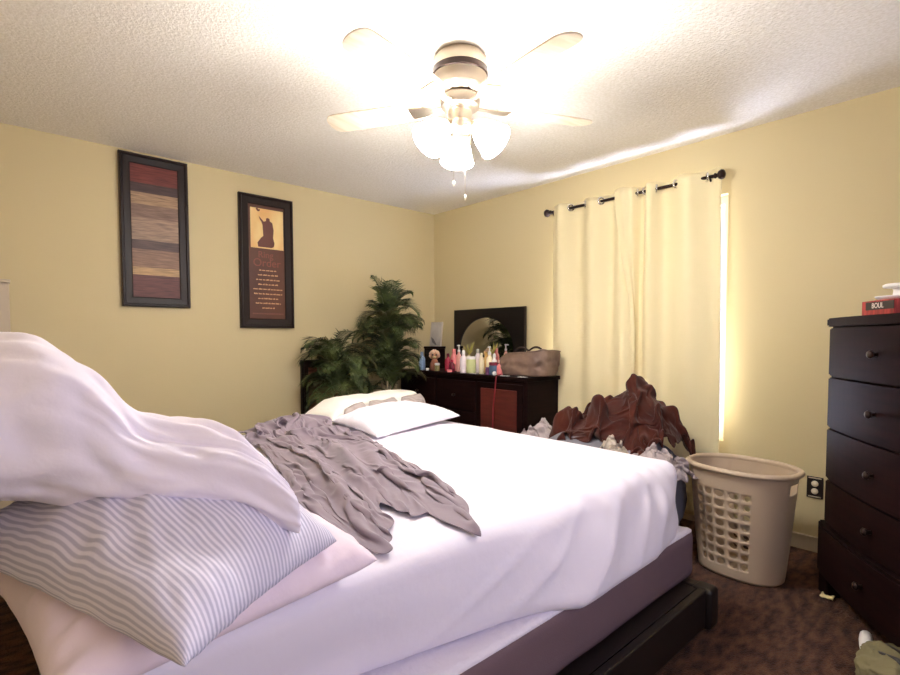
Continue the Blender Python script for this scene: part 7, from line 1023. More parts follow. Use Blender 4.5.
BROWN = {'n': 88, 'm': 84, 'lo': [2.404, 1.02, 0.02], 'd': [15,7,-12,10,6,19,-2,17,1,6,-1,1,13,9,11,10,10,8,6,4,1,4,1,2,3,1,4,2,2,-1,3,10,9,-8,2,4,2,-1,8,10,-8,7,3,5,4,5,4,5,4,5,2,1,6,8,-6,6,4,3,3,2,3,3,3,3,3,3,2,3,1,3,2,3,3,3,4,4,4,4,5,4,4,4,4,4,
1,1,-4,12,1,-11,13,-4,-8,-2,1,11,-6,-1,-1,-1,-3,-1,0,0,0,0,1,1,1,-1,-1,0,0,4,-6,-5,-2,16,-8,-1,3,4,-2,-3,7,-1,-2,-1,0,-1,1,-1,0,-1,0,3,0,-2,1,0,-1,-1,1,-1,0,0,0,0,0,0,1,-1,1,0,1,-1,-1,0,-1,1,0,0,0,0,0,1,-1,0,
7,-27,38,-6,-7,3,6,-14,-2,1,9,1,-5,0,-1,-2,-2,-1,0,0,2,-2,1,0,0,2,-1,0,-1,1,5,-7,-2,-1,14,-5,-1,1,-2,-6,8,-4,1,0,0,1,-1,1,-1,0,2,0,1,-10,8,0,-1,-1,0,0,-1,1,-1,0,0,0,-1,1,1,0,0,1,1,0,1,-2,1,0,-1,0,0,-1,0,-1,
-23,47,-6,-18,12,2,-12,-12,11,6,4,-9,2,-1,-3,-1,0,-1,-2,0,1,1,0,1,1,-1,0,2,1,-2,3,1,-4,-8,-5,9,1,2,0,5,-4,0,0,1,0,-1,1,0,0,0,1,1,-7,3,4,-2,-1,0,0,0,0,-2,0,0,1,-1,1,0,1,1,0,1,0,1,-1,1,0,0,0,-1,-1,0,0,-1,
35,-18,-19,15,3,-11,-18,14,8,1,-6,-2,1,-1,-1,-1,0,-1,0,-1,-1,-1,1,0,0,4,-1,-3,3,2,-2,3,1,2,-3,-4,-1,-1,1,-2,1,2,3,-1,-1,0,0,1,0,1,1,-1,-5,6,-2,0,1,0,-1,-1,-1,0,-1,0,0,1,1,1,1,0,1,0,1,-1,0,0,1,0,-2,0,0,-1,0,1,
4,-6,18,0,-14,-16,17,9,-2,-5,-4,2,-1,-2,-1,0,0,-1,-1,0,-1,2,-1,0,-1,0,5,0,-2,2,0,2,0,2,3,-3,0,-3,0,0,-1,0,0,0,0,0,0,-1,1,0,1,-6,4,2,-1,0,2,1,-3,-1,1,-3,0,0,0,1,2,1,0,0,0,1,0,0,0,1,-1,-2,-1,0,1,-1,1,1,
6,13,-4,-19,-9,20,6,-4,-3,-3,-1,-1,0,-1,-2,1,-2,0,-1,2,1,1,-1,-3,1,-1,2,3,0,0,0,-1,0,0,0,3,-2,0,-1,1,-1,1,-1,0,1,1,-1,1,0,0,-2,-3,7,-1,-2,-1,0,1,0,1,-3,-1,-1,2,0,1,0,0,-1,1,1,0,1,1,0,-2,-2,0,1,0,0,2,-2,1,
16,-4,-22,4,16,2,-5,-3,-2,-1,0,0,-3,-3,1,-1,-7,-2,-1,-1,1,2,3,5,2,3,0,4,-3,1,1,-1,0,0,0,-3,2,1,-1,0,1,-1,-1,1,0,-1,2,-2,3,1,-10,10,1,-4,1,-1,-1,-1,3,0,-3,-2,-1,2,1,0,0,1,0,1,0,0,0,0,-1,1,0,0,1,1,0,-2,0,-3,
12,-25,12,13,-2,-4,-3,-1,-1,-2,-1,-2,0,3,1,-2,6,2,2,-1,-6,-1,2,-1,-3,2,2,1,-1,0,0,1,-1,0,1,-1,0,0,0,-1,-1,0,2,-2,2,0,-1,3,-1,-6,10,0,-7,3,-2,-1,-1,0,0,3,-2,-3,1,2,1,0,-1,-2,2,-2,1,0,-1,1,1,0,0,1,0,-1,-3,1,1,1,
-13,13,11,-3,-3,-2,-3,-1,-2,-2,2,3,1,1,-2,-1,0,1,-7,-1,-1,-7,4,11,4,-2,3,-1,-2,1,-1,1,0,0,0,0,-1,1,-1,0,-2,1,0,1,-2,3,1,0,-7,6,2,-6,5,-2,1,-1,-2,0,1,3,-4,-4,5,0,1,0,1,2,0,2,0,1,0,-1,1,-2,-2,-1,-1,1,3,-2,-1,0,
0,9,-1,-4,-3,-2,0,1,-4,6,0,0,0,-2,-1,-1,1,0,-2,3,7,4,-21,3,10,-3,0,2,-1,-1,1,0,0,0,-1,4,-3,-1,2,-1,0,-2,0,1,3,0,0,-4,3,1,-1,2,-2,0,-1,1,-2,0,1,0,-4,0,4,0,1,0,0,0,1,1,1,1,2,-2,-2,0,0,-1,-1,-2,-1,5,1,-1,
10,-2,-9,-4,1,1,1,4,-1,1,0,-2,-2,0,1,0,-2,-3,7,0,-1,0,-2,-2,1,1,2,0,0,0,1,0,1,0,-3,0,3,-1,-2,1,2,1,-2,0,-1,-1,-5,1,5,1,-5,3,1,0,-2,1,2,1,0,-3,-2,3,2,0,-2,1,0,0,0,0,0,0,-1,3,2,-2,-1,0,0,-1,-2,-4,4,5,
-1,-2,-2,0,1,-1,1,2,3,-4,2,-1,1,0,0,0,0,-2,5,3,-1,-5,0,0,-1,-1,0,2,1,0,0,0,1,-1,3,0,0,1,1,-1,1,-1,-3,-1,-6,-1,6,4,-2,-5,5,-2,0,0,1,1,2,0,-7,0,2,4,1,-1,-1,-1,1,0,-1,0,0,0,0,1,-2,-1,1,1,0,1,0,-1,-4,2,
-3,-1,-1,2,-2,2,2,-3,5,-5,1,3,0,-1,0,-1,2,-5,2,-2,2,-4,9,-1,-1,-2,-1,2,1,0,1,-2,1,0,-2,-1,-2,-4,0,1,2,0,2,1,5,1,-1,-3,-2,4,-4,1,-1,0,3,0,1,-6,-2,3,3,4,-2,-2,0,1,-1,0,1,0,-2,0,1,-1,-1,3,1,0,0,0,0,1,-1,-6,
-3,-3,2,-1,1,1,0,0,0,2,-2,-1,2,1,1,1,0,1,-10,-2,0,4,11,-3,-2,-2,-1,-1,5,-2,-1,1,0,1,0,1,0,3,0,-2,0,0,0,-3,-1,0,-1,0,2,-2,0,1,1,1,1,-1,-5,-2,0,6,3,1,-1,-1,-1,0,0,0,0,0,-1,0,-1,0,2,0,-1,0,1,0,2,1,0,0,
-5,1,2,1,1,-1,1,-3,0,2,-1,0,1,1,1,1,-2,8,0,-4,-2,6,-1,-3,-2,-3,-1,0,6,-3,-5,2,0,2,0,-1,1,2,-2,-1,-5,1,1,2,1,-2,-1,0,0,0,2,0,3,-1,-4,-4,-1,-1,8,4,-1,2,-2,-1,1,-1,0,0,-1,-1,0,0,0,0,0,1,0,0,0,1,2,1,0,-2,
-3,1,1,1,-1,0,-1,0,0,2,0,1,0,1,-1,1,1,1,5,3,-1,-1,-3,-2,-2,-3,-3,-2,2,-2,1,-1,1,-1,3,1,-1,-1,1,-1,0,0,0,1,-1,1,0,0,-1,0,1,3,-5,-5,-2,0,0,8,7,-4,1,1,-1,-1,1,-1,0,0,0,-1,0,0,0,0,1,-1,1,0,0,1,0,3,2,-1,
-2,2,0,0,1,1,-1,1,-2,0,-1,0,0,1,1,4,2,1,-1,0,3,0,0,-4,-5,1,-2,-5,0,-2,7,-6,-3,0,1,0,3,1,1,1,1,-1,1,-1,0,-1,0,0,0,1,1,-5,-4,-1,-1,4,8,4,-2,-3,6,0,-5,1,-1,0,0,-1,0,-2,1,1,0,1,0,1,0,0,0,0,0,-1,-3,3,
-3,-2,0,1,0,1,2,1,3,2,1,0,0,0,0,-3,-1,1,2,2,-1,1,-3,-1,-5,8,-2,-6,-4,0,1,8,-1,-5,-3,1,-2,0,0,2,3,0,1,-1,0,0,0,0,1,-2,-3,-1,-5,4,10,4,0,-1,-5,-3,5,0,3,0,-2,-2,-2,1,-2,4,2,-3,1,-1,0,0,0,1,0,-1,-1,-2,3,0,
-6,0,0,1,2,1,0,1,1,0,1,0,0,1,2,2,0,-5,-2,1,2,5,2,0,1,-2,-4,0,-9,1,-4,1,4,9,1,1,0,-5,-1,0,-5,0,-1,1,0,1,-1,0,-1,1,-1,-8,10,8,-1,-1,-1,-2,-1,-3,1,-1,-1,-1,1,3,2,1,1,0,-4,2,1,0,0,-2,1,0,1,0,-1,1,-1,-6,
-3,1,0,0,-1,1,1,1,0,0,0,0,1,0,0,-5,-6,0,0,-3,-1,-5,0,0,0,3,1,4,4,4,-3,-1,1,-5,0,-1,1,8,3,3,1,-5,-1,0,-1,0,1,0,-3,-2,2,5,5,-2,-1,-2,-1,1,0,0,-1,0,0,0,0,1,1,1,-1,-1,2,2,-4,-1,0,2,0,0,0,0,0,-3,-1,6,
-2,0,0,0,1,0,0,1,0,0,1,-1,1,-1,-3,-2,3,5,3,2,-2,-1,-2,-1,0,-3,0,-1,1,0,2,-2,-2,2,1,0,0,-4,2,1,6,3,-8,0,2,0,-2,-2,2,1,0,4,-3,-2,-1,0,0,0,0,1,1,0,1,1,1,-5,1,2,1,-3,1,-3,2,3,0,-3,0,1,0,0,1,1,0,0,
-1,-1,0,0,1,0,1,-2,0,1,2,1,-2,0,-4,6,4,-1,3,-2,0,1,1,1,-1,-1,-3,0,1,-2,-1,-2,0,-1,2,-1,1,-6,-1,1,1,6,7,-3,-3,-3,1,1,0,-1,0,1,-1,-2,0,1,1,0,0,1,0,1,-1,1,-1,0,-3,1,2,2,-4,0,1,-3,0,2,2,1,1,1,-2,-2,0,0,
1,0,0,-1,-1,-1,0,3,1,-1,-3,1,0,1,-1,2,1,0,-1,0,2,0,1,-1,0,1,1,-1,-1,4,-8,2,-1,-1,-1,2,-6,7,0,-3,-1,-2,3,1,1,0,1,-1,-1,1,0,1,-1,1,-1,1,0,-2,1,-1,0,-2,1,0,4,5,-6,-6,1,4,4,-1,0,2,0,2,-2,-2,-2,-3,-2,2,0,1,
2,-1,0,0,0,0,0,-2,0,2,2,-1,-1,-4,6,-8,1,2,1,5,-1,0,-2,1,1,0,0,-2,1,0,8,-12,3,0,0,-1,5,0,-2,-2,-2,-1,-1,2,0,2,-1,1,2,0,-1,1,1,-1,0,0,-6,2,0,-1,-1,1,-1,0,0,3,6,-5,-4,-4,-1,1,0,-1,0,0,-1,1,1,3,2,2,1,-2,
2,0,-2,-3,-1,-1,0,3,2,0,-1,0,0,1,-4,2,-5,0,5,1,1,0,-1,1,1,2,2,-1,-4,0,0,9,-10,2,-2,2,1,0,-2,1,-1,0,0,0,1,-1,0,1,1,1,0,1,-3,2,0,-2,4,-1,-2,2,0,1,-2,-4,-1,-1,3,7,0,1,-4,-1,-2,0,0,2,1,2,0,0,-2,-4,0,3,
2,-2,-1,-1,-2,-1,0,-1,1,1,2,-2,1,2,4,5,0,-13,-4,5,1,1,2,-1,1,1,1,3,-3,-3,3,2,-2,-7,-1,-3,1,5,2,2,1,0,-3,1,2,4,1,0,-1,-1,1,3,7,2,-4,-3,-3,-2,0,-6,-4,-2,0,4,-2,-1,-1,1,-2,5,7,1,1,1,0,-3,-1,-5,-3,-5,0,1,2,1,
1,-1,0,0,0,-3,-2,-1,0,3,0,3,0,1,0,0,6,3,-15,-5,7,-3,2,1,1,1,2,0,3,-2,-1,1,8,5,1,-3,-6,-8,3,1,-1,1,1,1,-1,-8,-1,-3,0,1,3,0,-1,-1,3,5,3,2,-2,0,1,0,0,-6,-1,-2,-1,1,3,-8,-2,0,0,-2,-2,0,0,1,1,4,3,4,-3,-2,
2,1,1,2,0,-2,-5,-2,-2,-2,-1,0,0,-3,3,-1,0,15,2,-14,-5,5,-2,1,2,1,1,3,1,2,0,1,2,2,1,3,3,-4,-2,-6,3,-1,-1,-2,-6,9,4,7,2,1,-2,-4,-9,-7,-2,-3,2,0,0,0,-2,0,5,6,0,-2,-3,-2,5,4,0,0,1,1,0,0,-1,1,0,-1,-3,-7,3,0,
4,1,0,-2,-1,2,3,2,-5,-6,0,1,0,2,-2,-3,0,-2,13,3,-8,0,2,-6,-6,1,2,3,3,0,-1,-1,0,-1,-1,-2,-1,5,-3,5,-1,3,3,4,6,-1,-4,-13,-1,1,0,1,5,2,-1,-6,-5,-1,2,3,1,-4,0,1,-2,0,2,-1,-3,1,0,-1,-1,-1,2,0,0,-1,1,0,3,6,-3,1,
5,1,0,0,-1,-3,-8,-5,2,4,0,-2,-2,-2,-1,2,0,-1,2,14,2,-4,-1,4,-3,-8,-1,0,2,5,-1,1,1,1,-2,1,1,1,1,-3,-1,-2,0,-3,-2,-4,-1,11,1,0,1,-3,1,3,2,2,-3,-4,-3,-2,4,-2,-1,0,1,3,-2,2,0,1,0,1,0,-2,-1,-2,0,0,1,0,0,-3,2,-6,
1,-1,-3,-3,0,4,5,-3,-3,-2,0,1,2,2,2,0,-6,0,-2,-4,7,5,3,-1,0,1,-8,-2,2,1,3,1,0,-1,1,0,-1,-1,-1,1,1,-1,0,1,2,2,2,-2,-1,-2,-1,1,1,-2,-1,2,3,0,-1,-2,-2,-1,1,-3,3,-1,3,-1,0,-2,0,1,1,2,-1,1,0,-2,0,4,0,-2,-4,5,
0,-3,0,2,0,-1,4,4,-2,-4,-2,0,1,0,0,0,4,-8,1,-2,-5,0,4,7,6,-3,1,-7,-1,2,1,2,1,-1,-1,2,1,1,3,-1,-5,0,-1,-1,-1,1,1,1,0,1,-1,1,-2,-2,1,0,1,2,2,1,-1,-1,-3,2,-2,2,2,0,0,0,-1,-4,-1,0,2,0,1,2,-2,0,-9,-3,-1,-1,
1,3,3,2,0,1,-3,-3,-1,1,-3,-1,0,-1,-3,1,3,3,-9,3,4,-9,2,0,7,7,-5,-3,-6,1,1,1,1,1,2,-1,0,0,-2,-2,4,2,0,-1,1,-1,1,-1,0,-3,1,0,-2,0,0,1,-1,0,0,2,2,3,-6,3,2,-1,-5,-1,0,0,1,2,2,2,0,1,-1,0,-1,-5,3,1,4,-2,
-9,-1,0,0,2,0,0,0,4,2,2,1,-1,1,2,0,-3,-4,4,0,-2,1,-3,0,-2,6,9,-1,-6,-9,1,0,2,1,1,1,1,0,-1,1,3,-2,0,-3,0,1,-1,0,0,2,-1,-3,-1,1,0,0,1,0,0,-1,0,7,0,-4,-3,-1,6,-2,3,1,0,-1,-4,-2,-1,-1,1,0,1,-1,2,6,0,0,
12,-1,-1,1,0,1,-1,2,-3,-3,-1,-1,-1,0,0,-1,0,4,0,-5,1,-1,-2,-4,0,-7,8,13,1,-10,-4,-1,-3,2,2,2,1,2,-1,1,-5,1,1,2,-2,-1,1,0,1,0,0,2,2,-2,-2,-1,-1,-1,1,1,0,-1,5,0,0,-5,-4,4,-3,-1,-1,2,2,1,1,1,0,1,1,1,0,-1,-1,2,
-12,1,0,-2,0,0,3,2,3,3,0,2,2,2,0,2,0,1,-1,0,-3,2,-4,-2,-3,-1,-8,4,15,4,-13,3,-1,-6,2,2,0,2,1,-3,1,1,-2,2,1,-1,0,0,0,0,1,1,0,1,-2,-1,0,1,0,0,0,0,1,0,1,3,-1,-3,-1,0,1,-1,-1,-1,-1,1,1,-1,0,0,4,0,-1,1,
8,2,0,1,1,-3,0,-4,-1,-2,0,-4,-5,-5,-4,0,-1,1,1,4,3,5,1,2,-2,3,-7,-6,3,13,-3,-1,3,-5,-4,3,-1,0,1,3,-2,-2,2,-1,1,1,0,1,0,1,-1,0,1,1,2,0,-1,0,-1,0,0,-2,-1,-1,0,4,0,-2,0,-1,-1,1,0,-2,1,0,0,1,1,1,0,-1,2,0,
0,-1,1,0,1,5,0,2,0,0,0,2,3,2,0,-2,0,0,0,-1,-2,-3,-6,-1,0,-2,7,-11,-2,2,5,1,2,7,-11,-6,4,-3,3,-1,2,1,-1,1,0,0,1,0,0,0,1,0,0,-3,-2,-1,2,0,1,1,-1,1,1,0,0,-2,1,3,-1,0,-1,-1,-1,2,-1,-1,1,0,0,2,0,1,1,0,
0,-1,0,1,-1,-1,1,1,1,1,0,-2,-1,0,3,0,2,-1,2,-2,-2,-1,-2,2,1,1,-6,3,-1,-4,1,2,-1,4,7,-5,1,-3,-4,4,-3,-1,2,-1,0,2,-1,1,1,0,0,0,-3,1,0,3,4,4,-3,-4,-2,-3,1,2,1,-1,0,0,0,-3,1,-2,0,0,1,2,0,2,1,0,0,0,0,1,
-2,1,1,1,1,-2,-1,0,1,0,1,1,0,-3,0,0,0,-1,-1,1,2,2,0,-4,0,0,1,3,-5,0,0,-3,1,-3,5,0,3,4,-2,-5,1,-2,-1,2,1,0,0,0,0,0,1,-3,-3,2,8,5,1,-4,-3,5,0,0,-5,-3,1,0,0,-1,-2,0,1,0,-1,0,0,-2,1,0,1,1,2,3,1,0,
-3,3,1,-1,-1,2,1,0,0,0,0,0,1,1,-2,0,-1,2,0,-1,1,1,2,-4,-4,1,3,0,-2,-4,2,-2,-1,0,-3,6,-5,6,5,0,0,-3,-2,-1,0,-1,1,0,0,-1,-3,1,9,7,3,0,-2,-5,3,-2,1,0,-4,-2,-4,3,-2,0,0,-1,-1,0,1,0,-1,1,1,0,0,1,1,-1,-1,2,
-2,0,0,2,1,-1,-1,0,1,1,0,0,0,1,0,-2,1,-1,-1,-1,0,2,7,0,-11,4,0,2,-3,-2,4,-5,-4,5,-4,-2,4,-4,1,1,4,6,-2,-4,0,2,0,0,0,3,2,6,1,-1,-4,-10,-11,1,0,0,7,9,5,-1,-3,-4,2,-1,0,0,-1,0,0,-1,1,1,-1,1,3,0,0,0,-2,-1,
3,-3,-1,0,-1,2,0,1,-1,-1,0,3,1,-1,-1,1,-1,0,0,-2,-2,-3,3,8,1,-10,-2,4,2,0,2,-5,3,-1,7,-12,-3,4,0,2,0,1,6,2,-5,-2,0,0,0,0,3,-4,-2,-2,-3,-2,2,1,2,-2,-1,2,3,9,3,-7,-1,1,0,0,-1,-1,1,-1,0,0,1,1,-1,-1,-1,-1,3,-2,
4,1,-1,-4,-3,-2,0,0,0,2,1,-1,2,4,1,-3,-3,0,1,1,1,0,-5,3,10,-3,-9,2,1,-1,0,1,-2,-3,-3,12,-7,-8,-1,2,0,0,1,4,7,1,0,1,1,-1,-5,2,1,0,-5,0,-1,8,3,0,-11,-9,7,-2,7,8,-7,0,1,1,-1,0,-2,0,1,0,1,0,-1,-2,0,0,2,-1,
-11,-1,0,5,4,4,1,1,0,1,1,-7,1,1,4,1,0,-5,-3,1,1,-1,-2,-6,6,5,-2,0,2,3,-1,3,-5,2,1,1,5,2,-2,-10,-5,1,-1,1,-1,3,1,1,-1,-3,3,0,-2,-3,0,1,7,0,2,1,3,-2,-15,0,-2,6,7,-4,0,-1,0,0,1,2,0,1,0,0,-2,1,-1,1,-1,-2,
8,1,1,-3,0,-3,0,-3,0,-2,-1,7,-12,-2,4,7,1,2,-2,-2,-3,1,2,-1,-7,6,4,-4,0,3,1,1,2,-3,0,-1,0,1,3,9,-7,-1,-1,-1,1,-3,-3,-3,-1,3,0,-1,-5,-1,5,7,0,-2,-6,0,7,3,6,-10,-3,-4,-1,6,1,1,1,2,-1,1,-2,-1,-2,-4,1,0,0,0,0,4,
-1,1,0,1,0,-1,0,1,-1,-1,0,1,10,-8,-14,2,10,-3,5,-6,1,1,0,1,3,-7,9,-5,3,1,1,0,0,-1,0,0,-2,-1,0,4,-2,2,0,-5,-1,0,1,1,0,-1,0,-1,5,0,0,-2,1,-1,1,0,-3,3,3,3,-1,-3,1,-3,-2,-2,-3,2,2,-2,0,-1,-2,3,1,2,4,5,4,0,
-2,1,1,0,-1,-1,-2,-3,-1,1,0,2,1,9,5,-20,0,15,-10,7,-5,-1,1,1,1,6,1,1,-8,2,3,1,0,0,0,-1,0,-7,2,1,1,0,1,3,-6,0,1,0,-1,0,-1,1,-1,1,0,2,1,0,1,1,-1,-2,-1,3,1,0,-1,0,0,2,4,-2,0,0,0,0,1,-1,1,4,2,0,-8,-5,
4,-2,-1,0,0,1,2,2,-3,-5,-2,-2,0,1,5,11,-20,5,12,-10,1,-1,0,0,1,-2,1,6,2,-5,0,3,0,2,0,0,-2,5,-3,-2,-1,-2,-1,0,4,-4,0,-1,0,-2,1,-2,0,1,3,0,0,0,1,1,2,-1,1,0,0,0,1,-1,1,1,2,-3,0,1,0,3,0,4,-1,1,-6,-14,-9,-1,
0,1,0,-1,0,1,-2,2,5,0,-6,-1,-1,-2,1,6,-4,-8,6,12,0,-8,0,0,-3,2,1,-2,4,2,-2,-2,2,2,2,4,2,0,-4,-11,3,1,-2,0,0,2,-1,-1,-1,0,-1,1,0,-1,0,1,2,-1,1,0,1,0,0,0,2,0,0,0,-1,0,0,1,0,0,2,-1,2,-1,1,-11,-9,2,9,2,
3,-1,-1,-1,0,-3,3,0,-1,3,2,0,-5,0,-2,0,3,1,-12,7,8,5,-8,-2,2,1,1,2,-2,0,0,0,-1,-3,-1,-7,-2,-2,0,7,11,-2,0,-1,-1,0,-2,1,-1,-1,0,-1,0,1,1,1,0,2,-1,2,-1,1,-2,3,-2,1,1,-2,1,-1,-3,2,-1,0,-1,2,2,-5,-5,-4,2,5,2,2,
-1,0,1,1,0,-3,2,0,0,0,4,0,-2,-2,-1,-1,5,-3,4,-15,2,7,9,2,-2,-7,-3,-1,2,1,1,1,2,0,0,4,1,2,2,0,-2,-2,-1,-1,-1,-2,0,-1,-1,-1,-2,0,1,0,0,1,1,0,2,0,0,1,2,-5,-2,1,-1,3,0,-3,-2,-2,0,0,3,-1,3,-10,1,12,4,-4,-3,-3,
1,1,-2,0,2,-2,0,0,1,0,1,-1,4,-5,0,-1,1,-3,1,4,-12,-5,-2,2,4,10,5,1,-1,-3,-1,-5,0,4,3,1,3,0,1,0,1,-1,0,-2,0,-1,0,-2,1,0,-1,-2,-1,2,-1,0,-2,2,1,0,2,0,0,4,-1,-4,0,0,0,3,1,-1,0,-1,-8,2,1,-2,-1,-2,1,1,-1,3,
1,0,1,-2,-1,-1,2,0,0,1,0,-1,1,1,-2,-1,6,-6,-2,3,6,2,1,-1,0,-4,-3,-3,-3,-1,-3,1,-7,-1,1,7,3,4,1,1,1,1,1,-1,-1,1,-1,-1,0,1,1,0,-1,-2,1,-2,1,0,1,2,0,0,0,0,2,1,-3,-1,0,-1,0,2,0,1,-2,-4,0,-1,2,-4,3,3,-1,0,
2,-3,1,1,-1,1,-2,1,1,0,0,0,0,-1,-1,0,1,1,-1,0,1,1,0,1,0,1,2,4,2,4,3,3,-4,-15,-7,-3,-3,-2,2,4,1,3,1,2,0,0,1,0,-1,0,-1,0,0,1,-1,2,0,-1,1,-1,0,0,0,-1,0,1,0,0,-1,0,0,-3,0,1,8,-5,0,3,-4,-1,-1,0,3,0,
2,2,-1,2,0,2,-8,1,1,0,1,0,-1,1,-1,0,1,0,0,0,0,-1,1,-1,0,0,0,-1,2,0,-2,-1,9,14,-15,-5,2,2,-12,-9,0,2,2,3,3,2,1,3,-3,0,2,-1,1,0,1,0,1,0,-2,1,0,-1,-1,1,0,0,1,-3,0,0,0,2,0,-2,0,0,0,7,-2,-2,0,-1,1,0,
2,1,-1,0,1,4,-2,-5,1,1,-4,-1,-2,4,5,3,-5,4,-1,-1,0,-1,0,0,0,-2,-1,-1,0,-4,0,-1,-1,1,20,-12,0,3,10,-8,-8,-2,-5,-1,-2,-3,-1,1,6,3,0,4,1,1,-1,1,0,0,0,0,0,1,0,-1,-1,-1,1,1,-2,0,1,1,-1,0,-1,2,-4,7,1,-2,-2,-1,1,0,
4,-3,2,-2,0,1,4,-3,-2,0,3,0,3,2,-2,-4,4,-2,0,0,0,1,0,1,-9,1,0,-2,0,4,1,-4,1,-1,0,3,-2,-5,2,15,-5,0,4,0,0,3,-3,1,1,-5,-5,-2,0,1,1,-1,0,0,0,0,-1,-1,0,1,0,0,0,0,1,1,-1,-1,-1,2,-1,2,-3,-1,5,3,-2,-2,0,0,
5,-2,0,1,-2,1,0,3,-3,-1,-1,-1,1,-1,4,2,-2,-2,0,2,-1,-1,-3,-5,1,-5,-3,2,6,3,1,5,-1,-2,-2,2,0,-1,-1,-2,12,-4,-2,0,0,-2,1,-4,2,6,4,0,-4,-2,-1,0,0,0,-2,-3,0,1,0,-1,1,1,-1,2,-1,0,-1,0,3,-1,1,1,-1,-2,1,-1,0,3,-1,1,
9,1,-5,1,0,-2,-1,0,0,0,1,3,0,5,-1,-2,-7,4,1,-2,-4,-6,-1,1,5,4,0,-8,-10,5,5,3,-1,-1,-2,7,0,0,-1,0,-1,2,0,-1,-3,-2,-1,1,-2,-6,2,1,4,5,3,0,0,1,0,-2,-2,-1,-1,1,0,1,0,-1,0,0,1,-1,1,-2,1,0,1,0,0,5,1,-1,-2,-1,
-14,10,5,-3,1,3,3,-1,-1,2,0,1,3,-1,-10,-4,10,0,-1,-5,4,7,0,-1,0,-1,0,1,-6,-13,1,4,2,3,2,1,-1,1,0,0,0,0,0,1,3,0,-4,-1,-2,0,-1,-1,0,-4,2,6,1,-4,2,4,2,1,-2,-4,1,-3,0,0,0,-2,0,2,-1,2,0,0,0,2,-2,1,1,1,1,-1,
-10,-2,4,3,-3,-6,3,9,3,1,3,2,2,-9,3,4,-1,-4,-3,6,0,-2,0,1,0,-2,-1,-1,3,-1,-8,-4,1,0,-1,2,4,3,2,1,0,0,0,0,0,3,4,-3,-4,-2,-1,0,1,-1,-3,-3,2,7,-1,-1,-4,-3,2,3,-1,3,0,0,2,4,0,-7,2,1,0,-1,-1,0,2,-1,2,0,0,0,
-6,-7,-3,1,5,4,-4,-1,9,2,2,2,0,-4,5,1,-8,2,5,0,0,1,0,-2,-3,-1,0,0,1,1,-2,-3,-1,-2,3,1,0,1,0,1,2,0,0,-1,-5,-3,-2,1,1,6,0,1,-1,2,-1,-2,-2,-1,0,0,4,2,0,0,-2,-2,-1,0,0,-2,-3,8,-1,0,1,1,2,-1,0,1,-1,2,0,0,
3,1,-1,0,0,4,-8,-11,1,6,4,-1,3,1,-2,2,-1,4,0,0,0,-2,0,-2,0,-1,-3,2,2,0,-1,-2,1,2,1,-1,-1,0,2,0,-1,1,-1,-1,3,1,1,0,0,-3,0,-1,-1,-1,1,0,-1,-1,1,1,0,-1,0,0,1,0,2,2,-2,-4,5,-3,1,0,-1,1,0,0,0,0,0,0,1,0,
-3,-1,-2,1,2,-2,14,-6,-16,5,2,1,1,10,-7,3,-1,0,0,0,-1,0,0,1,-3,-1,2,2,-1,0,2,0,-1,0,-1,1,2,-1,0,-1,1,-1,0,3,3,1,2,1,-2,-6,-3,-4,4,0,0,0,1,-1,0,0,2,-3,1,-1,0,2,2,-8,2,5,-1,3,-2,0,0,0,-1,1,0,-1,1,-1,0,0,
-1,1,2,-2,-2,0,-4,17,-13,-11,1,3,1,8,3,-4,0,0,-2,1,0,0,0,-1,4,4,-3,-1,1,-1,0,1,0,-4,1,2,0,1,-2,1,-1,1,1,-2,-1,-1,1,-1,2,3,-4,2,-4,2,2,-2,0,1,0,1,-1,-1,1,0,0,2,-8,5,3,-8,1,1,2,1,1,0,1,0,0,0,0,0,-1,0,
-2,0,0,0,-1,0,-3,2,6,-8,-2,2,-1,0,11,-2,-1,-1,-3,1,0,-1,0,7,1,-2,-1,-3,-2,-2,2,1,0,4,0,-3,0,-1,0,1,1,-1,0,-1,-1,1,-2,-1,1,3,4,-4,-2,1,1,0,0,1,1,0,-4,5,-2,-2,0,3,-5,7,-4,0,1,1,0,0,-1,1,0,0,0,0,-1,0,0,0,
-3,1,0,0,0,-4,4,1,-1,-1,-2,-1,2,0,4,2,-1,-5,3,0,1,1,2,0,0,-4,-3,-2,-3,6,1,1,1,2,1,0,-2,0,0,-4,-1,1,1,0,0,0,-1,1,0,-1,0,-1,2,1,-1,0,1,0,2,1,-2,0,0,0,-1,-1,-1,-1,-6,8,2,1,-1,-1,0,-1,1,1,-1,0,1,0,0,0,
-2,-1,0,-1,2,-2,2,0,0,0,2,-2,0,-2,5,-2,7,-4,-2,2,1,0,0,-1,-1,-3,-1,0,7,2,-3,-2,0,-1,-4,-1,0,0,-1,5,-2,-1,2,-3,1,1,0,0,-1,0,-1,6,0,-1,-1,0,0,1,1,-6,4,1,-1,2,-3,-1,-4,3,0,2,-1,-4,1,2,2,1,1,-1,1,0,-1,0,1,0,
-4,0,0,1,-2,2,1,2,-2,0,2,-1,1,0,-1,-2,3,5,-2,0,0,-1,1,0,-3,-3,-1,8,6,0,-4,-6,-2,-1,2,1,-1,-2,1,-4,2,1,-2,2,-1,0,0,1,-1,-1,1,0,5,-1,-1,-1,1,1,0,-2,3,-2,-2,-1,7,-5,-3,1,-1,0,1,1,1,-1,1,1,0,0,0,0,0,0,0,0,
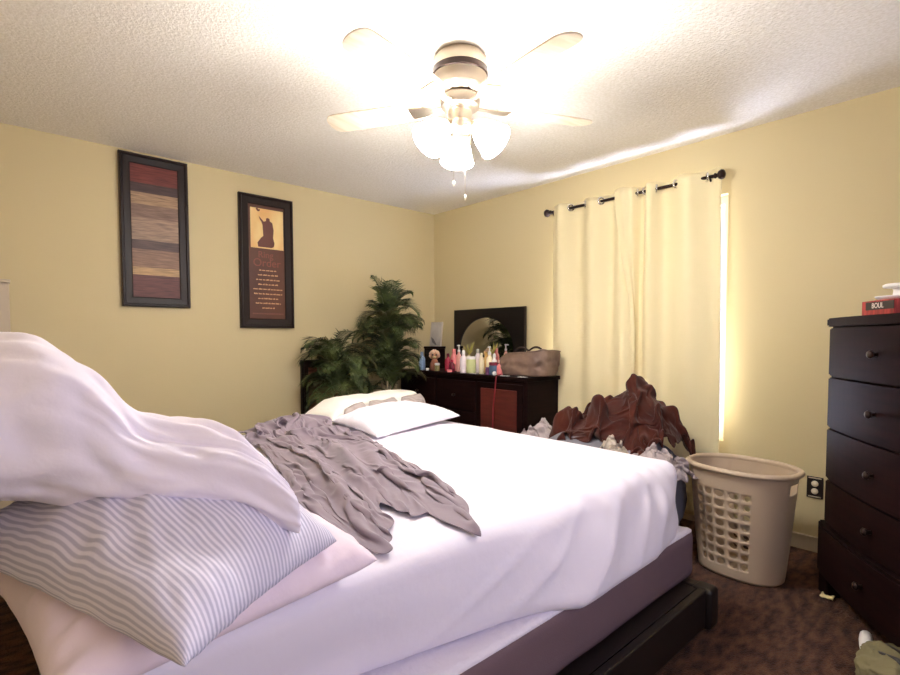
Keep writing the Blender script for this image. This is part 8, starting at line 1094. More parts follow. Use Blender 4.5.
-3,1,-4,2,1,-1,4,-1,0,1,1,0,-1,2,-2,-4,3,5,0,0,-1,1,-1,-2,-5,-2,9,8,-5,-17,-1,8,3,0,-1,-1,1,2,1,-8,3,0,0,1,0,-2,1,0,-1,0,2,3,4,-5,-3,2,1,2,-6,4,1,-4,0,-1,4,-1,-3,-2,6,1,-2,1,-1,1,1,0,-1,0,-1,1,0,0,0,0,
-3,1,1,-5,6,-5,3,1,5,-5,0,2,-4,2,-1,0,3,0,2,-1,0,0,0,-4,-5,6,11,-4,-15,-1,6,0,0,0,1,1,0,0,2,-3,-1,1,0,-2,0,0,1,0,-2,4,1,5,-4,-6,3,2,2,3,-6,3,-3,-2,1,-2,2,3,-1,-3,3,-4,0,2,1,2,-1,2,-3,0,1,-1,1,0,0,1,
-4,0,3,-2,1,0,0,0,6,-4,0,1,1,-6,2,1,-1,0,3,0,0,0,-1,-5,2,10,1,-15,-4,10,4,0,0,-1,-2,-1,0,3,0,-6,2,-2,-3,2,2,1,0,-2,3,0,4,-3,-5,3,1,2,4,-5,-1,2,-5,1,-1,1,0,2,1,-7,5,0,0,0,2,0,2,-5,2,-2,1,0,1,0,-1,0,
2,-4,1,-2,2,-2,2,1,-1,1,0,-2,3,-4,0,2,3,-2,1,-1,-1,2,-6,-3,9,10,-15,-7,3,10,-1,-1,-1,1,2,-1,1,1,-2,-1,-2,2,2,1,-3,-1,0,2,0,0,-2,-4,-3,7,1,3,-1,-3,4,-4,-3,0,0,1,-1,3,0,-2,0,2,1,1,-1,3,-5,0,1,-1,0,0,0,0,0,-1,
3,-2,-4,5,-2,-1,1,-1,1,1,1,-5,4,-3,-1,3,0,-3,4,-2,0,-4,-5,8,13,-12,-12,1,15,-2,-2,1,2,-1,1,0,2,0,-4,0,0,1,0,-2,0,0,0,-1,2,-2,-5,0,6,0,2,2,-6,-1,6,-6,0,2,-1,0,2,-2,1,-1,1,0,-1,2,5,-6,1,2,-4,1,0,1,-1,-1,1,1,
-4,3,2,2,-2,-2,1,-2,3,0,1,-1,0,-3,-2,2,0,1,-4,1,-1,-4,6,13,-8,-14,0,11,3,-1,1,-1,1,0,1,1,-3,-1,1,0,0,0,-4,-2,1,1,0,2,-6,2,5,3,-2,0,0,1,-5,2,-1,-2,1,0,0,3,-1,-2,0,3,-1,1,2,1,-1,-3,2,-1,-1,1,-1,-1,0,1,8,-6,
0,2,1,0,-6,3,1,-6,8,2,-1,-2,-1,-2,0,3,-7,4,-4,-1,-3,5,13,-6,-14,-5,9,10,-1,-1,0,3,1,0,1,1,1,-14,5,3,-2,-7,1,1,-1,-1,1,-1,4,1,1,1,0,1,0,1,-5,3,-2,-1,1,-1,1,6,-4,-4,1,3,1,-2,1,1,0,-1,0,0,0,0,0,0,-2,4,-7,0,
3,0,1,1,-11,11,-1,2,-2,1,0,-2,-2,-1,-5,0,3,-3,2,-1,5,6,-5,-14,-8,10,13,1,-3,1,2,-1,2,2,-1,2,-5,-4,0,4,-1,3,3,3,0,-1,-4,-2,-5,0,0,-1,2,0,0,-1,2,-5,1,2,0,0,4,1,-4,-4,3,2,-1,1,-2,-2,1,2,-1,0,3,-2,-1,0,-1,0,-2,2,
3,2,1,-7,1,13,-6,-3,2,1,-1,-3,-4,4,-4,-2,-1,2,1,1,1,1,-13,-9,12,20,1,-5,-1,-3,0,0,2,1,0,-1,-7,1,-4,6,-2,-2,-2,-1,-1,0,4,5,2,-1,-4,0,0,0,1,-3,3,2,-6,2,1,2,4,-4,-2,-5,4,2,-1,1,1,-2,-3,4,-1,0,0,0,-1,0,0,-2,-2,6,
5,1,-4,-2,13,1,-11,4,-1,1,-2,-3,-7,8,1,0,0,0,-1,1,-1,-14,-9,10,18,-4,-4,0,2,2,2,0,-1,2,1,-8,-3,4,-7,-1,-4,-1,-1,0,1,3,1,-2,7,-1,3,1,0,0,0,0,2,1,0,2,-1,3,-1,-4,-5,0,5,0,1,-2,0,-1,-1,3,-2,1,-1,0,0,-1,-3,2,-2,-1,
9,-4,-4,11,5,-12,1,3,-4,0,-2,4,-7,-5,0,0,-1,-1,1,-2,-7,-7,9,20,0,0,0,-1,2,-2,1,-1,1,0,-4,-4,5,1,-1,-3,6,2,-1,-3,-3,-5,3,3,-6,1,1,0,1,1,0,0,3,-4,6,-2,1,1,-2,-8,1,1,6,0,-2,0,-1,0,-1,0,1,-1,1,-1,0,-2,0,2,-3,-1,
4,0,6,4,-6,-1,2,-5,-1,0,-2,0,3,0,-1,-2,-1,-1,-4,-9,-5,7,18,2,-3,-4,1,3,1,0,2,-2,-1,-1,-2,3,1,-2,1,1,-9,-11,-2,4,7,7,-1,0,6,-7,0,-1,1,1,0,1,-5,4,0,0,3,0,-6,5,-2,4,3,-3,-3,0,0,-1,0,-2,3,-2,0,-1,0,-1,1,-1,0,0,
10,1,0,-1,-5,0,-2,-2,2,-1,-4,9,2,0,0,-1,-3,-3,-4,-3,4,15,-2,-6,-3,2,0,0,1,2,-1,-4,-1,-2,-2,0,-3,-3,-6,-7,-2,7,5,1,1,2,2,3,2,2,0,-1,0,0,2,-2,-3,1,1,3,1,-1,1,-6,-2,4,-1,1,0,1,0,0,0,0,0,0,-1,1,-2,-1,0,0,-1,-1,
9,0,-1,-8,2,-2,1,-1,-1,4,-2,-4,0,-4,-4,-5,0,1,-6,6,13,3,-3,1,1,0,7,-1,1,-2,-1,-6,0,-5,-2,-1,-3,-6,-3,4,7,1,-2,-1,0,3,4,0,3,5,0,-1,1,1,0,-3,0,-1,1,1,2,-2,-7,-4,8,5,2,2,0,-1,-3,-2,0,-1,0,0,0,0,-1,2,0,-2,-3,1,
5,-4,-2,-1,1,0,1,-1,-2,2,-3,-4,-3,1,1,7,6,-9,6,15,-1,-7,1,-2,0,-5,1,3,-1,3,-6,-2,-9,1,-1,-5,-2,3,14,14,2,0,-2,-7,-11,-4,-1,2,1,5,-1,3,1,-2,0,-2,1,0,-1,2,2,-8,-6,14,6,1,-2,-2,0,0,1,-4,-3,1,-1,1,0,-2,2,-1,1,-4,0,1,
-4,2,2,1,-2,0,-2,2,1,2,1,3,1,1,2,-2,-14,-1,15,-3,-2,0,-2,3,3,-4,1,1,-1,0,-5,5,-6,-5,-2,-2,3,19,5,-11,-6,-4,-2,-2,6,4,-5,-1,2,1,2,0,1,-1,-2,1,1,0,-1,3,-4,-8,11,8,-1,-3,1,-2,-7,-1,0,8,-4,-2,0,1,0,1,-1,1,2,-6,1,0,
3,3,-1,-1,-1,-3,1,-2,0,-2,0,-2,-1,-1,-1,-2,6,18,-3,-3,-1,-3,-3,3,0,-1,-1,1,-4,-1,1,1,2,-2,-3,-1,17,1,-16,-4,3,6,8,-6,-3,-1,2,-6,1,1,1,1,-1,0,-3,1,1,-1,1,1,-4,0,14,-5,-2,0,-7,-8,5,-1,1,0,5,-1,-1,1,0,2,0,0,-2,-2,5,1,
82,2,1,6,-17,10,0,2,-12,14,-9,-2,-2,-4,1,-4,-2,-2,-3,2,2,-2,0,0,0,0,1,2,3,6,-3,-5,-7,0,-7,-10,2,-6,3,1,3,-5,-1,0,1,1,1,1,1,-1,4,-4,6,4,-4,-7,-6,-8,-9,-7,-6,-4,-3,0,1,2,1,2,4,3,3,3,2,3,1,2,3,2,1,2,1,0,-1,-3,
5,-5,5,-20,25,-16,12,-15,20,-15,6,2,-3,3,-1,0,-3,-1,3,-1,1,2,0,0,0,-1,-1,-1,-2,-3,10,3,0,-8,10,3,-6,4,-5,1,-11,6,2,1,-1,0,0,2,0,0,-4,8,0,-7,-2,2,-1,2,1,0,0,-1,1,-1,0,0,1,0,0,0,-1,1,1,-1,1,0,-1,1,0,0,0,0,0,1,
2,6,-22,24,-15,18,-21,15,-10,4,-3,-1,6,-2,0,0,0,1,0,1,-1,1,1,0,0,0,0,0,0,-3,-3,8,3,1,-9,9,-1,0,-2,-9,6,1,0,-1,0,0,0,-2,3,3,3,-1,-6,-2,0,2,0,0,1,1,1,0,-1,1,0,0,-1,0,-1,-1,2,-2,0,-1,0,1,0,0,1,0,1,0,1,1,
5,-20,27,-17,18,-19,8,-2,1,-1,1,3,-3,1,-2,1,3,0,0,-1,0,0,1,0,0,1,0,-2,-1,2,-5,0,7,-2,1,-9,1,-2,3,7,2,-3,0,-1,0,0,1,0,0,0,0,1,-5,0,4,0,0,1,0,1,1,0,1,0,0,0,0,-1,-1,0,0,-1,-2,0,1,0,0,-1,0,0,0,2,1,1,
-14,26,-14,15,-15,0,3,-1,3,-3,2,0,-2,0,3,2,2,2,-1,-2,-2,0,-1,1,1,0,0,0,-1,-2,0,-5,3,8,0,3,0,1,-3,-3,-2,1,-2,0,-2,2,0,-3,1,2,1,-6,0,5,0,-1,1,0,1,1,0,3,0,0,1,-2,0,-1,0,0,-3,0,1,1,0,-2,-1,0,2,1,0,0,0,1,
10,-7,11,-14,-4,7,-1,0,-1,0,2,-3,2,3,0,1,0,1,2,1,-2,-4,-2,0,2,0,0,1,-2,-1,1,-2,-6,1,6,1,4,-1,1,-1,-4,2,-1,0,0,-1,1,-2,0,2,-1,-2,3,0,-1,1,0,-1,3,0,1,-1,2,1,-2,0,-1,0,-1,-1,0,1,0,0,0,0,0,1,-1,0,1,1,-1,-1,
6,3,-16,-2,13,1,-1,-1,-2,1,-1,0,2,-3,-6,-3,1,1,-1,3,5,5,4,-2,-5,-4,5,-1,-1,0,2,2,1,0,-2,3,-4,0,2,0,0,-1,-2,2,1,-1,-7,6,4,-4,-2,1,1,-2,1,1,1,0,-1,1,1,-1,1,-1,1,-1,-1,0,0,2,2,1,-1,-1,-2,-1,0,2,0,0,-1,-1,3,-1,
7,-18,7,14,-3,-3,-2,0,0,-2,1,-1,-3,-3,2,3,4,-1,0,-4,-3,5,2,3,-3,-1,1,-1,1,0,-1,1,1,0,-1,-1,3,1,-5,4,0,0,-1,-2,3,-6,5,4,-7,5,-3,-1,0,-2,2,1,3,2,-2,-1,1,-2,1,2,-1,0,0,1,2,-2,-1,-3,-2,-1,1,2,3,-2,-1,-1,1,2,0,3,
-13,14,11,-4,-5,0,0,-1,-1,-2,-1,-2,1,2,5,5,-1,1,0,3,-3,-10,-1,5,2,-5,3,-2,0,0,0,0,1,-1,1,-1,1,1,1,0,0,1,1,1,-4,2,6,-3,1,-5,-4,2,-3,4,2,0,-2,2,1,-2,-1,0,1,0,0,2,1,2,-2,0,-1,-1,1,0,-1,2,-1,-2,-1,0,0,0,1,1,
2,12,-8,-3,1,-1,-1,-1,-2,0,-1,2,2,5,2,-2,-1,0,6,0,3,-5,-13,-3,10,-2,-1,0,-1,2,1,-2,0,0,1,-1,0,3,-1,0,1,-4,7,-1,-4,8,-2,0,-9,-5,9,-1,3,-1,-1,1,2,-3,2,0,-2,2,0,0,1,0,1,-1,0,1,1,2,1,2,-2,-1,-2,-1,-1,-5,-4,2,1,1,
12,-6,-1,-1,-1,0,-1,1,0,2,2,2,0,-1,-3,0,-1,0,3,2,0,1,-2,-5,-4,3,1,-2,1,-1,0,0,0,2,1,1,-4,-1,6,-2,2,-2,-7,1,10,3,-1,-9,0,6,-1,-1,-2,1,-2,-1,2,3,-4,1,-3,5,1,-1,-1,1,0,0,1,0,0,1,0,1,2,-3,-1,-1,0,3,-2,-9,-1,2,
6,0,-3,-2,2,-1,1,1,3,-1,-2,1,3,-1,0,-2,0,-2,3,-8,0,8,3,-6,2,-1,-4,3,-1,-1,0,1,-1,1,2,2,3,-1,2,2,0,1,1,0,0,-4,-12,2,7,1,-6,1,2,-2,-1,0,0,1,0,1,-2,7,-4,0,0,-1,1,0,0,-1,0,0,1,-3,-1,1,1,1,1,-1,3,2,-9,-4,
6,-3,-3,2,0,1,1,3,-2,-3,3,-3,-1,2,2,0,1,-3,-2,0,-2,4,-1,1,0,1,-1,0,0,-1,-2,3,0,1,-2,2,1,1,-2,1,4,0,2,-1,-6,-6,7,5,0,-7,3,0,-1,-1,0,0,-1,-1,-1,2,2,0,-1,0,0,0,0,1,0,0,-1,0,0,-2,1,0,0,0,0,1,0,1,3,-8,
4,-1,-1,2,-2,2,1,0,2,0,-1,2,-1,0,-1,1,-1,1,-11,9,1,-4,-2,5,-1,2,-2,0,-2,-1,1,2,0,-1,-3,0,3,3,3,0,-1,4,-2,0,1,-1,0,-2,-3,3,-3,0,-1,1,0,0,0,-2,-1,3,3,-1,-1,-1,0,1,0,0,0,-2,1,-1,-2,2,-1,-1,0,1,-1,1,1,1,0,3,
4,-1,0,-2,2,2,2,0,-1,3,1,-1,0,-1,-1,0,-2,3,-3,-11,-1,1,7,3,-1,1,-1,-1,1,1,-2,2,1,-1,1,-2,0,-2,-4,-2,0,0,6,-3,0,4,2,1,2,-2,1,0,1,0,0,-1,-3,-5,5,4,-2,-1,0,1,1,-1,2,-1,0,-2,0,-1,0,0,0,0,0,-1,1,-1,1,1,2,0,
4,0,1,1,1,0,-1,-2,4,3,0,0,-1,-1,0,-1,1,-2,2,3,-2,-5,2,-1,-3,3,0,-1,-3,3,-3,-1,3,1,0,-1,-4,1,3,3,0,-1,-5,3,2,0,-1,0,0,0,1,1,1,-1,-1,-3,-4,3,8,-4,2,-2,1,0,-3,4,-1,0,-4,3,-2,-1,-1,0,0,1,-1,1,0,0,0,0,2,2,
5,0,4,-1,0,-2,0,0,-2,2,1,3,-1,1,-1,1,1,1,-1,-2,0,-1,0,-2,-1,0,0,1,1,-8,5,-4,1,0,3,0,0,-1,-1,0,1,1,2,1,0,-1,0,-1,0,0,2,1,-2,-4,-4,-2,5,8,-2,0,0,-2,2,-1,1,0,0,-1,-2,1,-2,-1,-1,0,1,0,0,0,0,1,0,-3,1,4,
5,-2,1,2,-1,1,0,1,1,-2,0,-3,1,-2,-1,-2,-1,3,8,2,0,0,-2,-2,-1,0,0,-2,6,-4,-1,-2,-5,1,0,4,1,0,1,-1,0,0,0,0,0,0,0,1,-1,2,2,-4,-6,-2,4,8,4,-2,-1,-1,-3,-1,3,1,0,-1,-1,-4,2,-1,-2,0,1,0,0,0,1,0,0,1,-1,2,-1,0,
6,0,-1,0,1,0,0,0,-1,0,0,1,0,2,2,1,1,-2,-5,5,1,-1,0,-1,-1,-2,-2,2,1,3,-2,-3,-3,1,1,0,3,1,-1,0,-1,-2,-1,0,0,1,1,1,0,-2,-5,-4,3,9,5,-2,-2,-3,1,1,2,-2,-3,1,4,-1,-2,0,-1,-1,-2,2,-1,0,0,-1,1,0,1,0,0,1,-1,-3,
4,-1,1,0,1,0,1,0,1,0,-1,1,0,1,0,2,1,3,1,-3,1,-2,0,-1,-1,1,-2,1,-2,4,0,1,-4,-7,-4,-3,-2,-5,2,2,5,5,4,0,0,-2,-5,-3,-3,-2,-1,10,12,-1,-2,-1,1,1,-1,0,5,2,1,0,-4,-4,-3,-2,0,-1,3,-1,-2,0,0,2,-1,1,0,0,0,-2,-2,1,
6,0,-1,0,-1,1,0,1,-1,1,0,0,0,0,3,-2,-5,-9,-3,-1,0,4,2,3,3,2,2,1,0,2,1,0,3,1,-2,-5,-4,0,-7,-6,-2,3,4,1,-3,-3,0,-1,5,8,7,3,-4,0,0,0,0,2,0,1,2,1,1,-2,-2,-3,-1,-2,2,0,-2,-2,2,0,0,-1,1,0,0,1,1,2,3,-1,
5,0,0,0,0,-1,0,0,1,0,1,-1,1,0,-3,-6,3,5,6,2,1,2,2,2,-1,0,-2,-2,-2,-3,-1,0,1,0,2,2,1,0,1,-2,-9,-13,-4,0,2,7,9,7,1,-2,-2,-2,-1,0,-1,2,1,1,-2,0,0,1,-2,-1,-1,4,-3,-2,-1,1,1,-1,0,-3,0,3,0,0,1,1,0,2,0,-1,
4,-1,1,-1,1,0,0,-1,0,0,1,0,-1,-6,2,8,-1,0,-2,1,5,1,0,1,2,2,2,0,-2,1,-3,-3,-2,-1,-1,-2,0,1,3,2,1,2,-7,1,5,1,-2,-2,0,-2,0,-1,-1,1,1,2,-1,1,5,1,1,-1,-1,-2,-6,-1,1,1,-5,-3,5,1,-1,2,0,-1,0,0,-2,-1,3,0,0,0,
3,0,0,0,-1,1,-1,1,0,-1,-4,-1,0,7,0,0,0,2,-1,0,-7,-1,-1,0,1,2,3,8,-2,2,3,0,-1,-2,-2,1,-4,1,-1,2,2,1,3,-2,-2,-1,-2,0,-3,2,-1,2,1,2,0,-1,4,2,-1,-3,-1,-3,0,1,2,-6,7,1,0,-2,-5,-1,1,0,-1,0,2,2,2,1,-2,-1,-1,0,
2,0,0,1,0,0,1,0,0,0,1,0,1,-5,-2,1,4,-1,0,0,2,-1,-1,0,1,-1,0,1,9,-9,2,5,1,0,0,0,1,-3,-3,-2,2,1,0,0,-3,0,0,0,2,-3,6,0,0,1,4,1,-1,-3,-1,1,-2,0,-3,-3,5,-1,-6,8,4,1,-2,1,0,0,1,-1,-1,-1,0,-2,-1,-4,-4,-3,
1,1,-1,-1,0,0,1,2,-1,2,2,0,-2,0,-4,-7,1,8,2,-1,-1,1,0,-2,-3,-2,-1,-1,7,12,-12,1,9,3,1,2,1,-3,-2,-3,-4,0,1,0,-1,-2,1,-1,2,6,0,2,5,0,-2,-2,-2,-2,-2,-1,-1,-1,-1,1,0,5,0,-6,-1,4,6,0,0,1,0,0,-2,-2,-2,0,-1,0,0,-3,
1,0,1,1,0,0,-2,-3,2,2,2,-1,1,2,2,-3,-11,-3,10,3,0,-1,0,-1,-1,1,-2,-1,-1,6,8,-10,-6,5,6,6,5,4,-3,-5,-2,-3,-4,1,4,3,2,3,0,0,0,-3,-10,-9,-4,-3,-1,2,1,1,4,7,0,1,2,2,4,2,0,-2,-3,0,-1,0,-1,1,1,1,1,-3,-5,-3,1,5,
2,1,0,2,1,0,0,-2,-7,-3,2,5,1,-4,-2,8,0,-13,-3,12,6,-1,0,-1,-1,-1,-1,-3,-1,2,8,3,-4,-5,-5,-4,0,11,13,2,-3,-2,1,-1,1,-2,5,-3,0,-7,-11,-11,2,8,3,4,0,0,-1,0,-4,-1,9,1,0,3,2,2,-1,1,-1,0,0,-1,0,-2,-1,1,0,1,1,-2,-4,0,
2,1,1,-1,1,2,2,0,0,-7,-8,-3,0,6,6,-4,3,1,-14,-2,11,9,2,0,-1,-3,1,-3,-2,-4,2,7,2,-1,1,-2,-3,-12,0,19,7,2,-1,2,-3,3,-5,-2,-7,-5,0,7,9,0,-2,-3,-1,-1,0,-2,-1,-7,-1,1,2,2,4,2,2,-4,0,1,2,1,0,1,0,-1,0,1,1,0,0,-9,
-3,1,-1,0,0,-2,3,7,5,4,0,0,1,0,-1,-1,-2,-2,-8,-16,-4,5,9,11,4,-1,-5,1,-3,-1,-6,-3,1,4,3,5,3,3,-7,-15,0,1,2,-3,2,0,0,-2,2,7,6,7,-3,-2,1,2,-2,-1,0,1,-1,-1,-3,3,-3,-4,-3,-1,4,6,4,1,1,-1,-1,-2,-1,0,0,1,3,5,2,5,
1,-1,3,2,1,2,-3,0,3,4,2,-1,-3,-3,-3,-4,2,3,3,-3,-17,-7,0,5,12,10,2,-3,-3,-3,0,1,3,0,0,-1,0,2,4,8,4,4,0,-1,-5,-8,-5,1,2,0,0,-4,-2,0,-1,-2,3,1,0,-1,2,-1,-1,-1,2,0,1,1,1,0,1,1,0,1,0,-1,-3,-4,-4,-5,-3,-1,2,3,
7,0,-1,-2,1,2,3,0,1,-1,2,0,-1,-1,-4,2,0,-2,4,-1,5,-8,-12,-10,2,10,11,1,-2,-2,-3,3,0,0,-1,0,1,1,2,-2,2,3,3,1,1,0,-3,-1,-2,-2,-2,-1,-2,2,0,1,-3,-1,0,2,1,2,-4,2,1,1,0,1,0,1,1,1,0,0,-1,-1,0,-1,-1,1,1,1,-2,-2,
8,-1,-1,2,1,-1,0,0,0,2,-1,0,0,-1,0,0,-2,2,0,3,-5,4,0,-8,-13,-1,7,11,-1,-1,-3,0,1,1,0,-1,0,1,0,2,-4,-4,-2,-1,-1,2,2,2,0,2,0,1,2,-1,0,0,1,-1,-2,-2,1,4,0,-2,3,-2,-1,2,0,2,1,1,1,0,0,-2,1,0,-1,0,-2,-3,1,-1,
11,-2,1,0,-1,1,0,0,1,-1,1,0,-1,-1,-1,-2,0,0,-1,1,3,-3,3,3,-7,-12,-2,6,9,-3,0,-3,1,1,1,1,0,0,-1,-1,4,2,0,-1,-2,-2,0,2,2,0,-1,-3,0,-1,0,0,0,0,1,1,0,0,2,-1,-2,4,0,-1,1,0,0,0,-1,-2,0,1,0,0,3,-1,-2,1,0,3,
15,2,0,0,-1,0,-1,0,-2,0,1,-1,0,-2,-1,0,-1,-2,1,-1,-1,0,0,0,1,-5,-9,-3,10,7,-1,-5,-2,2,1,1,1,0,0,1,0,1,0,1,1,0,1,-1,0,0,-1,-2,-2,-1,-1,0,0,0,1,1,0,1,4,-2,1,0,1,0,-2,-1,0,1,0,0,-1,1,-1,2,-2,-1,3,0,0,-1,
19,0,0,0,0,-2,0,-3,1,0,-2,1,-1,0,0,-1,-2,0,-1,-2,0,1,-1,0,2,-2,-2,-8,-8,11,11,-2,-7,-1,2,1,0,0,1,-1,-2,1,1,0,0,1,0,0,0,-1,-1,1,-1,0,1,0,-1,1,-1,0,-1,-2,-1,2,1,3,1,1,1,-3,0,0,1,1,1,-1,1,-2,1,-1,-1,1,0,1,
10,3,0,0,0,1,0,1,-2,-2,0,1,2,0,0,0,0,-1,0,-1,-1,-2,-3,0,2,1,-3,0,-5,-12,11,7,-5,0,0,-2,1,3,-1,-1,0,-4,3,2,1,0,1,0,-1,-1,2,1,-1,-1,0,-1,1,0,0,-1,0,-1,-1,1,-1,-1,-3,-3,-1,3,-2,0,2,2,1,1,1,3,0,2,1,0,0,2,
-2,-2,0,-1,-1,-2,-3,0,-3,1,0,1,4,10,1,0,2,1,2,2,2,-2,0,-4,-1,4,-2,-1,1,-1,-19,11,10,-5,0,1,-1,0,-1,2,0,-3,-3,2,3,1,-1,0,1,1,0,0,0,-1,-1,-1,0,0,0,-1,0,2,1,1,-1,-3,1,3,-1,-1,1,-3,-1,2,2,1,-1,-1,1,2,1,0,2,0,
11,1,0,0,-2,-2,-4,-5,-1,-2,0,0,2,0,11,2,0,2,0,1,-2,1,-3,0,-4,-1,3,-1,-1,4,-9,-9,5,4,0,0,2,-3,2,-2,2,3,-3,-2,-1,2,3,1,-1,0,1,0,0,0,-2,1,0,-1,-1,0,0,0,1,0,1,-1,0,-3,0,0,0,2,-1,-2,1,2,2,1,0,1,0,2,0,1,
5,1,0,0,0,-1,1,0,1,0,1,0,-5,-4,-1,9,5,4,2,2,-2,0,-3,-5,-1,-3,-1,2,-1,0,5,-4,-3,0,-1,-10,2,6,1,0,-1,3,2,-2,0,-1,-1,-1,1,1,2,1,-1,-1,1,-1,2,-3,0,2,1,0,-3,0,-1,0,-1,-1,1,1,0,-1,0,0,-1,1,1,0,2,1,2,1,1,0,
2,0,0,-1,0,-1,-1,3,1,2,0,0,1,0,-6,-4,1,-1,0,1,11,7,0,-1,-3,-2,-1,-2,1,-1,2,-1,1,-12,6,2,-8,-1,3,2,1,1,2,3,0,-1,-1,1,1,1,-2,-3,-1,2,1,-1,-2,3,4,-3,-4,-2,5,-1,-3,1,1,-1,0,0,0,0,0,-1,1,-1,1,2,1,1,1,0,1,0,
3,-2,-1,-2,-2,1,4,0,1,0,-1,0,0,1,2,0,1,1,2,0,-6,-5,16,3,-3,-2,-2,-1,-1,-1,3,-3,0,-1,-11,13,-5,-5,-1,0,0,1,2,0,1,4,1,-1,1,-6,-2,5,5,-1,0,1,1,4,-1,-2,-2,-6,-5,6,3,-4,-1,2,-1,1,-1,1,0,1,-1,0,0,1,1,1,1,1,1,0,
2,-4,-2,1,3,3,2,1,-2,-1,0,-1,0,-2,0,1,-2,-1,-1,-1,1,4,-5,14,3,-1,-2,-2,-1,-2,3,-2,-4,9,-10,-5,10,-8,-1,4,-1,-3,-1,5,2,-3,2,-2,-3,6,10,-1,-3,-1,0,0,-4,-4,-5,0,12,2,-7,-5,5,3,-3,-1,0,0,1,0,-1,1,-1,0,0,1,-1,1,1,2,1,1,
7,2,0,0,0,0,-2,-2,2,0,-2,-1,-1,-1,1,-2,0,2,0,0,4,0,-2,-5,13,-2,-2,-1,-1,0,-2,5,-4,-3,5,-6,0,6,-11,-6,0,-1,1,1,5,4,-1,4,3,3,-6,-8,-1,6,5,1,1,0,1,-2,-13,9,6,-5,-5,4,3,-2,-1,-1,0,0,0,-1,1,1,0,-3,2,1,1,0,1,1,
-6,5,4,4,1,1,0,1,0,-1,1,-1,-1,0,-7,3,0,-3,2,1,-3,0,4,1,-2,5,0,0,-1,0,0,1,0,-1,-2,-6,-7,2,8,1,0,2,-3,-5,-6,-3,0,0,0,0,4,11,6,2,-2,-1,1,0,-2,1,-2,-10,5,8,-2,-6,3,2,-1,-2,0,-1,0,-1,1,-1,-2,2,0,1,-1,1,-1,0,
2,-1,1,-1,-1,-3,0,-1,0,0,0,0,3,-2,8,-2,-2,4,-1,0,1,1,-1,1,1,7,1,-3,-1,-3,1,0,3,0,2,2,-4,-7,-3,4,2,2,-1,-1,-2,2,0,2,1,0,0,0,0,-1,-3,1,-2,-1,1,1,2,-1,-3,-11,-2,-2,0,7,6,1,-4,0,2,3,-1,0,1,-1,0,-1,1,0,0,-4,
7,-6,-7,-3,-1,0,-1,1,-1,-1,0,1,-1,4,-2,8,7,-5,2,4,0,0,0,1,1,1,7,0,-2,-2,-2,0,0,2,3,3,2,0,-2,-8,-4,-5,2,0,1,1,3,1,2,1,0,1,-4,-3,0,0,1,-1,-1,1,3,2,-5,6,-2,-1,-9,-9,-2,0,2,2,1,1,1,3,2,5,1,1,-1,0,-2,4,
10,1,1,-2,0,-1,1,0,1,1,-1,-1,-1,-5,0,-12,0,14,1,-2,1,1,0,0,-1,2,3,8,0,-3,-3,-1,0,0,1,1,2,2,-1,0,-2,-1,-2,2,-1,-1,-1,-2,-1,0,-1,-1,4,-2,1,-1,1,-1,0,-1,-2,3,2,-2,2,2,1,-1,-6,0,6,3,0,-1,0,-3,-2,-5,-4,-3,-5,-2,2,1,
8,0,0,1,-1,1,0,-1,-1,1,1,1,-1,4,-5,3,-9,-6,8,2,0,0,1,-1,1,-3,-1,4,10,4,-3,-1,-2,-1,-1,0,1,1,1,-3,1,-1,0,-2,4,-2,-2,0,-1,0,0,1,-3,0,-1,1,0,1,0,0,1,-2,1,0,1,1,2,1,1,-1,-6,-8,-4,-4,-2,-1,-1,-1,1,-2,2,0,-1,0,
6,1,1,0,0,-1,-1,0,2,1,-1,0,1,0,4,-4,3,-8,-6,6,2,0,0,0,-1,1,1,-4,0,10,8,0,-1,-2,-2,-2,-1,-2,0,3,2,-1,0,-2,-3,4,-2,0,-1,-1,-2,-2,0,2,1,-1,1,0,1,1,0,1,0,-1,-1,0,1,1,1,0,0,0,1,0,0,-2,0,0,0,1,4,-2,-5,-7,
8,0,0,0,0,0,0,-1,-3,0,4,-1,0,0,0,5,-5,2,-4,-6,1,3,-2,2,2,0,-1,1,-3,-2,6,7,4,3,-1,-1,-2,-2,2,2,-4,1,-1,0,-1,-3,1,-1,1,-2,0,0,1,-2,0,1,-1,2,0,0,1,0,1,-1,1,-1,0,0,1,-1,0,1,-1,0,0,2,0,-1,3,-4,-9,-7,-3,0,
8,1,0,0,-1,0,0,-1,0,-2,0,0,2,0,0,1,4,-4,-1,-2,-2,0,3,0,-6,-2,1,1,3,0,-1,0,3,5,5,1,0,1,0,-1,1,-1,-1,-1,0,-2,0,0,-2,-1,-1,-2,1,1,0,1,1,0,0,0,0,3,-3,3,-2,1,1,-1,0,1,-1,1,-1,1,-2,-1,-3,4,-7,-9,-4,1,7,1,
11,0,-1,0,-1,0,-2,1,0,0,-2,0,0,1,0,0,3,2,-5,0,-3,-1,0,1,6,7,1,0,-2,-3,-2,-6,-3,1,2,5,3,1,0,-2,0,2,1,0,-2,0,-2,0,0,0,-2,2,-3,1,0,1,0,-1,2,0,0,-2,3,0,1,1,-2,1,1,0,1,1,2,-1,-2,-3,-1,-9,-5,7,-1,0,-5,1,
11,0,0,0,0,-1,-1,-1,-1,0,-1,1,-2,1,1,0,1,2,2,-1,2,-1,-1,2,-1,-6,-3,-6,-3,-2,-1,9,6,-1,-1,-3,2,2,0,2,0,2,1,1,1,0,0,-1,0,-1,2,-2,1,0,0,-2,-1,0,1,1,1,1,-1,-1,2,1,1,0,-2,2,3,2,0,0,-1,-2,-4,-1,-4,-3,3,-1,-1,0,
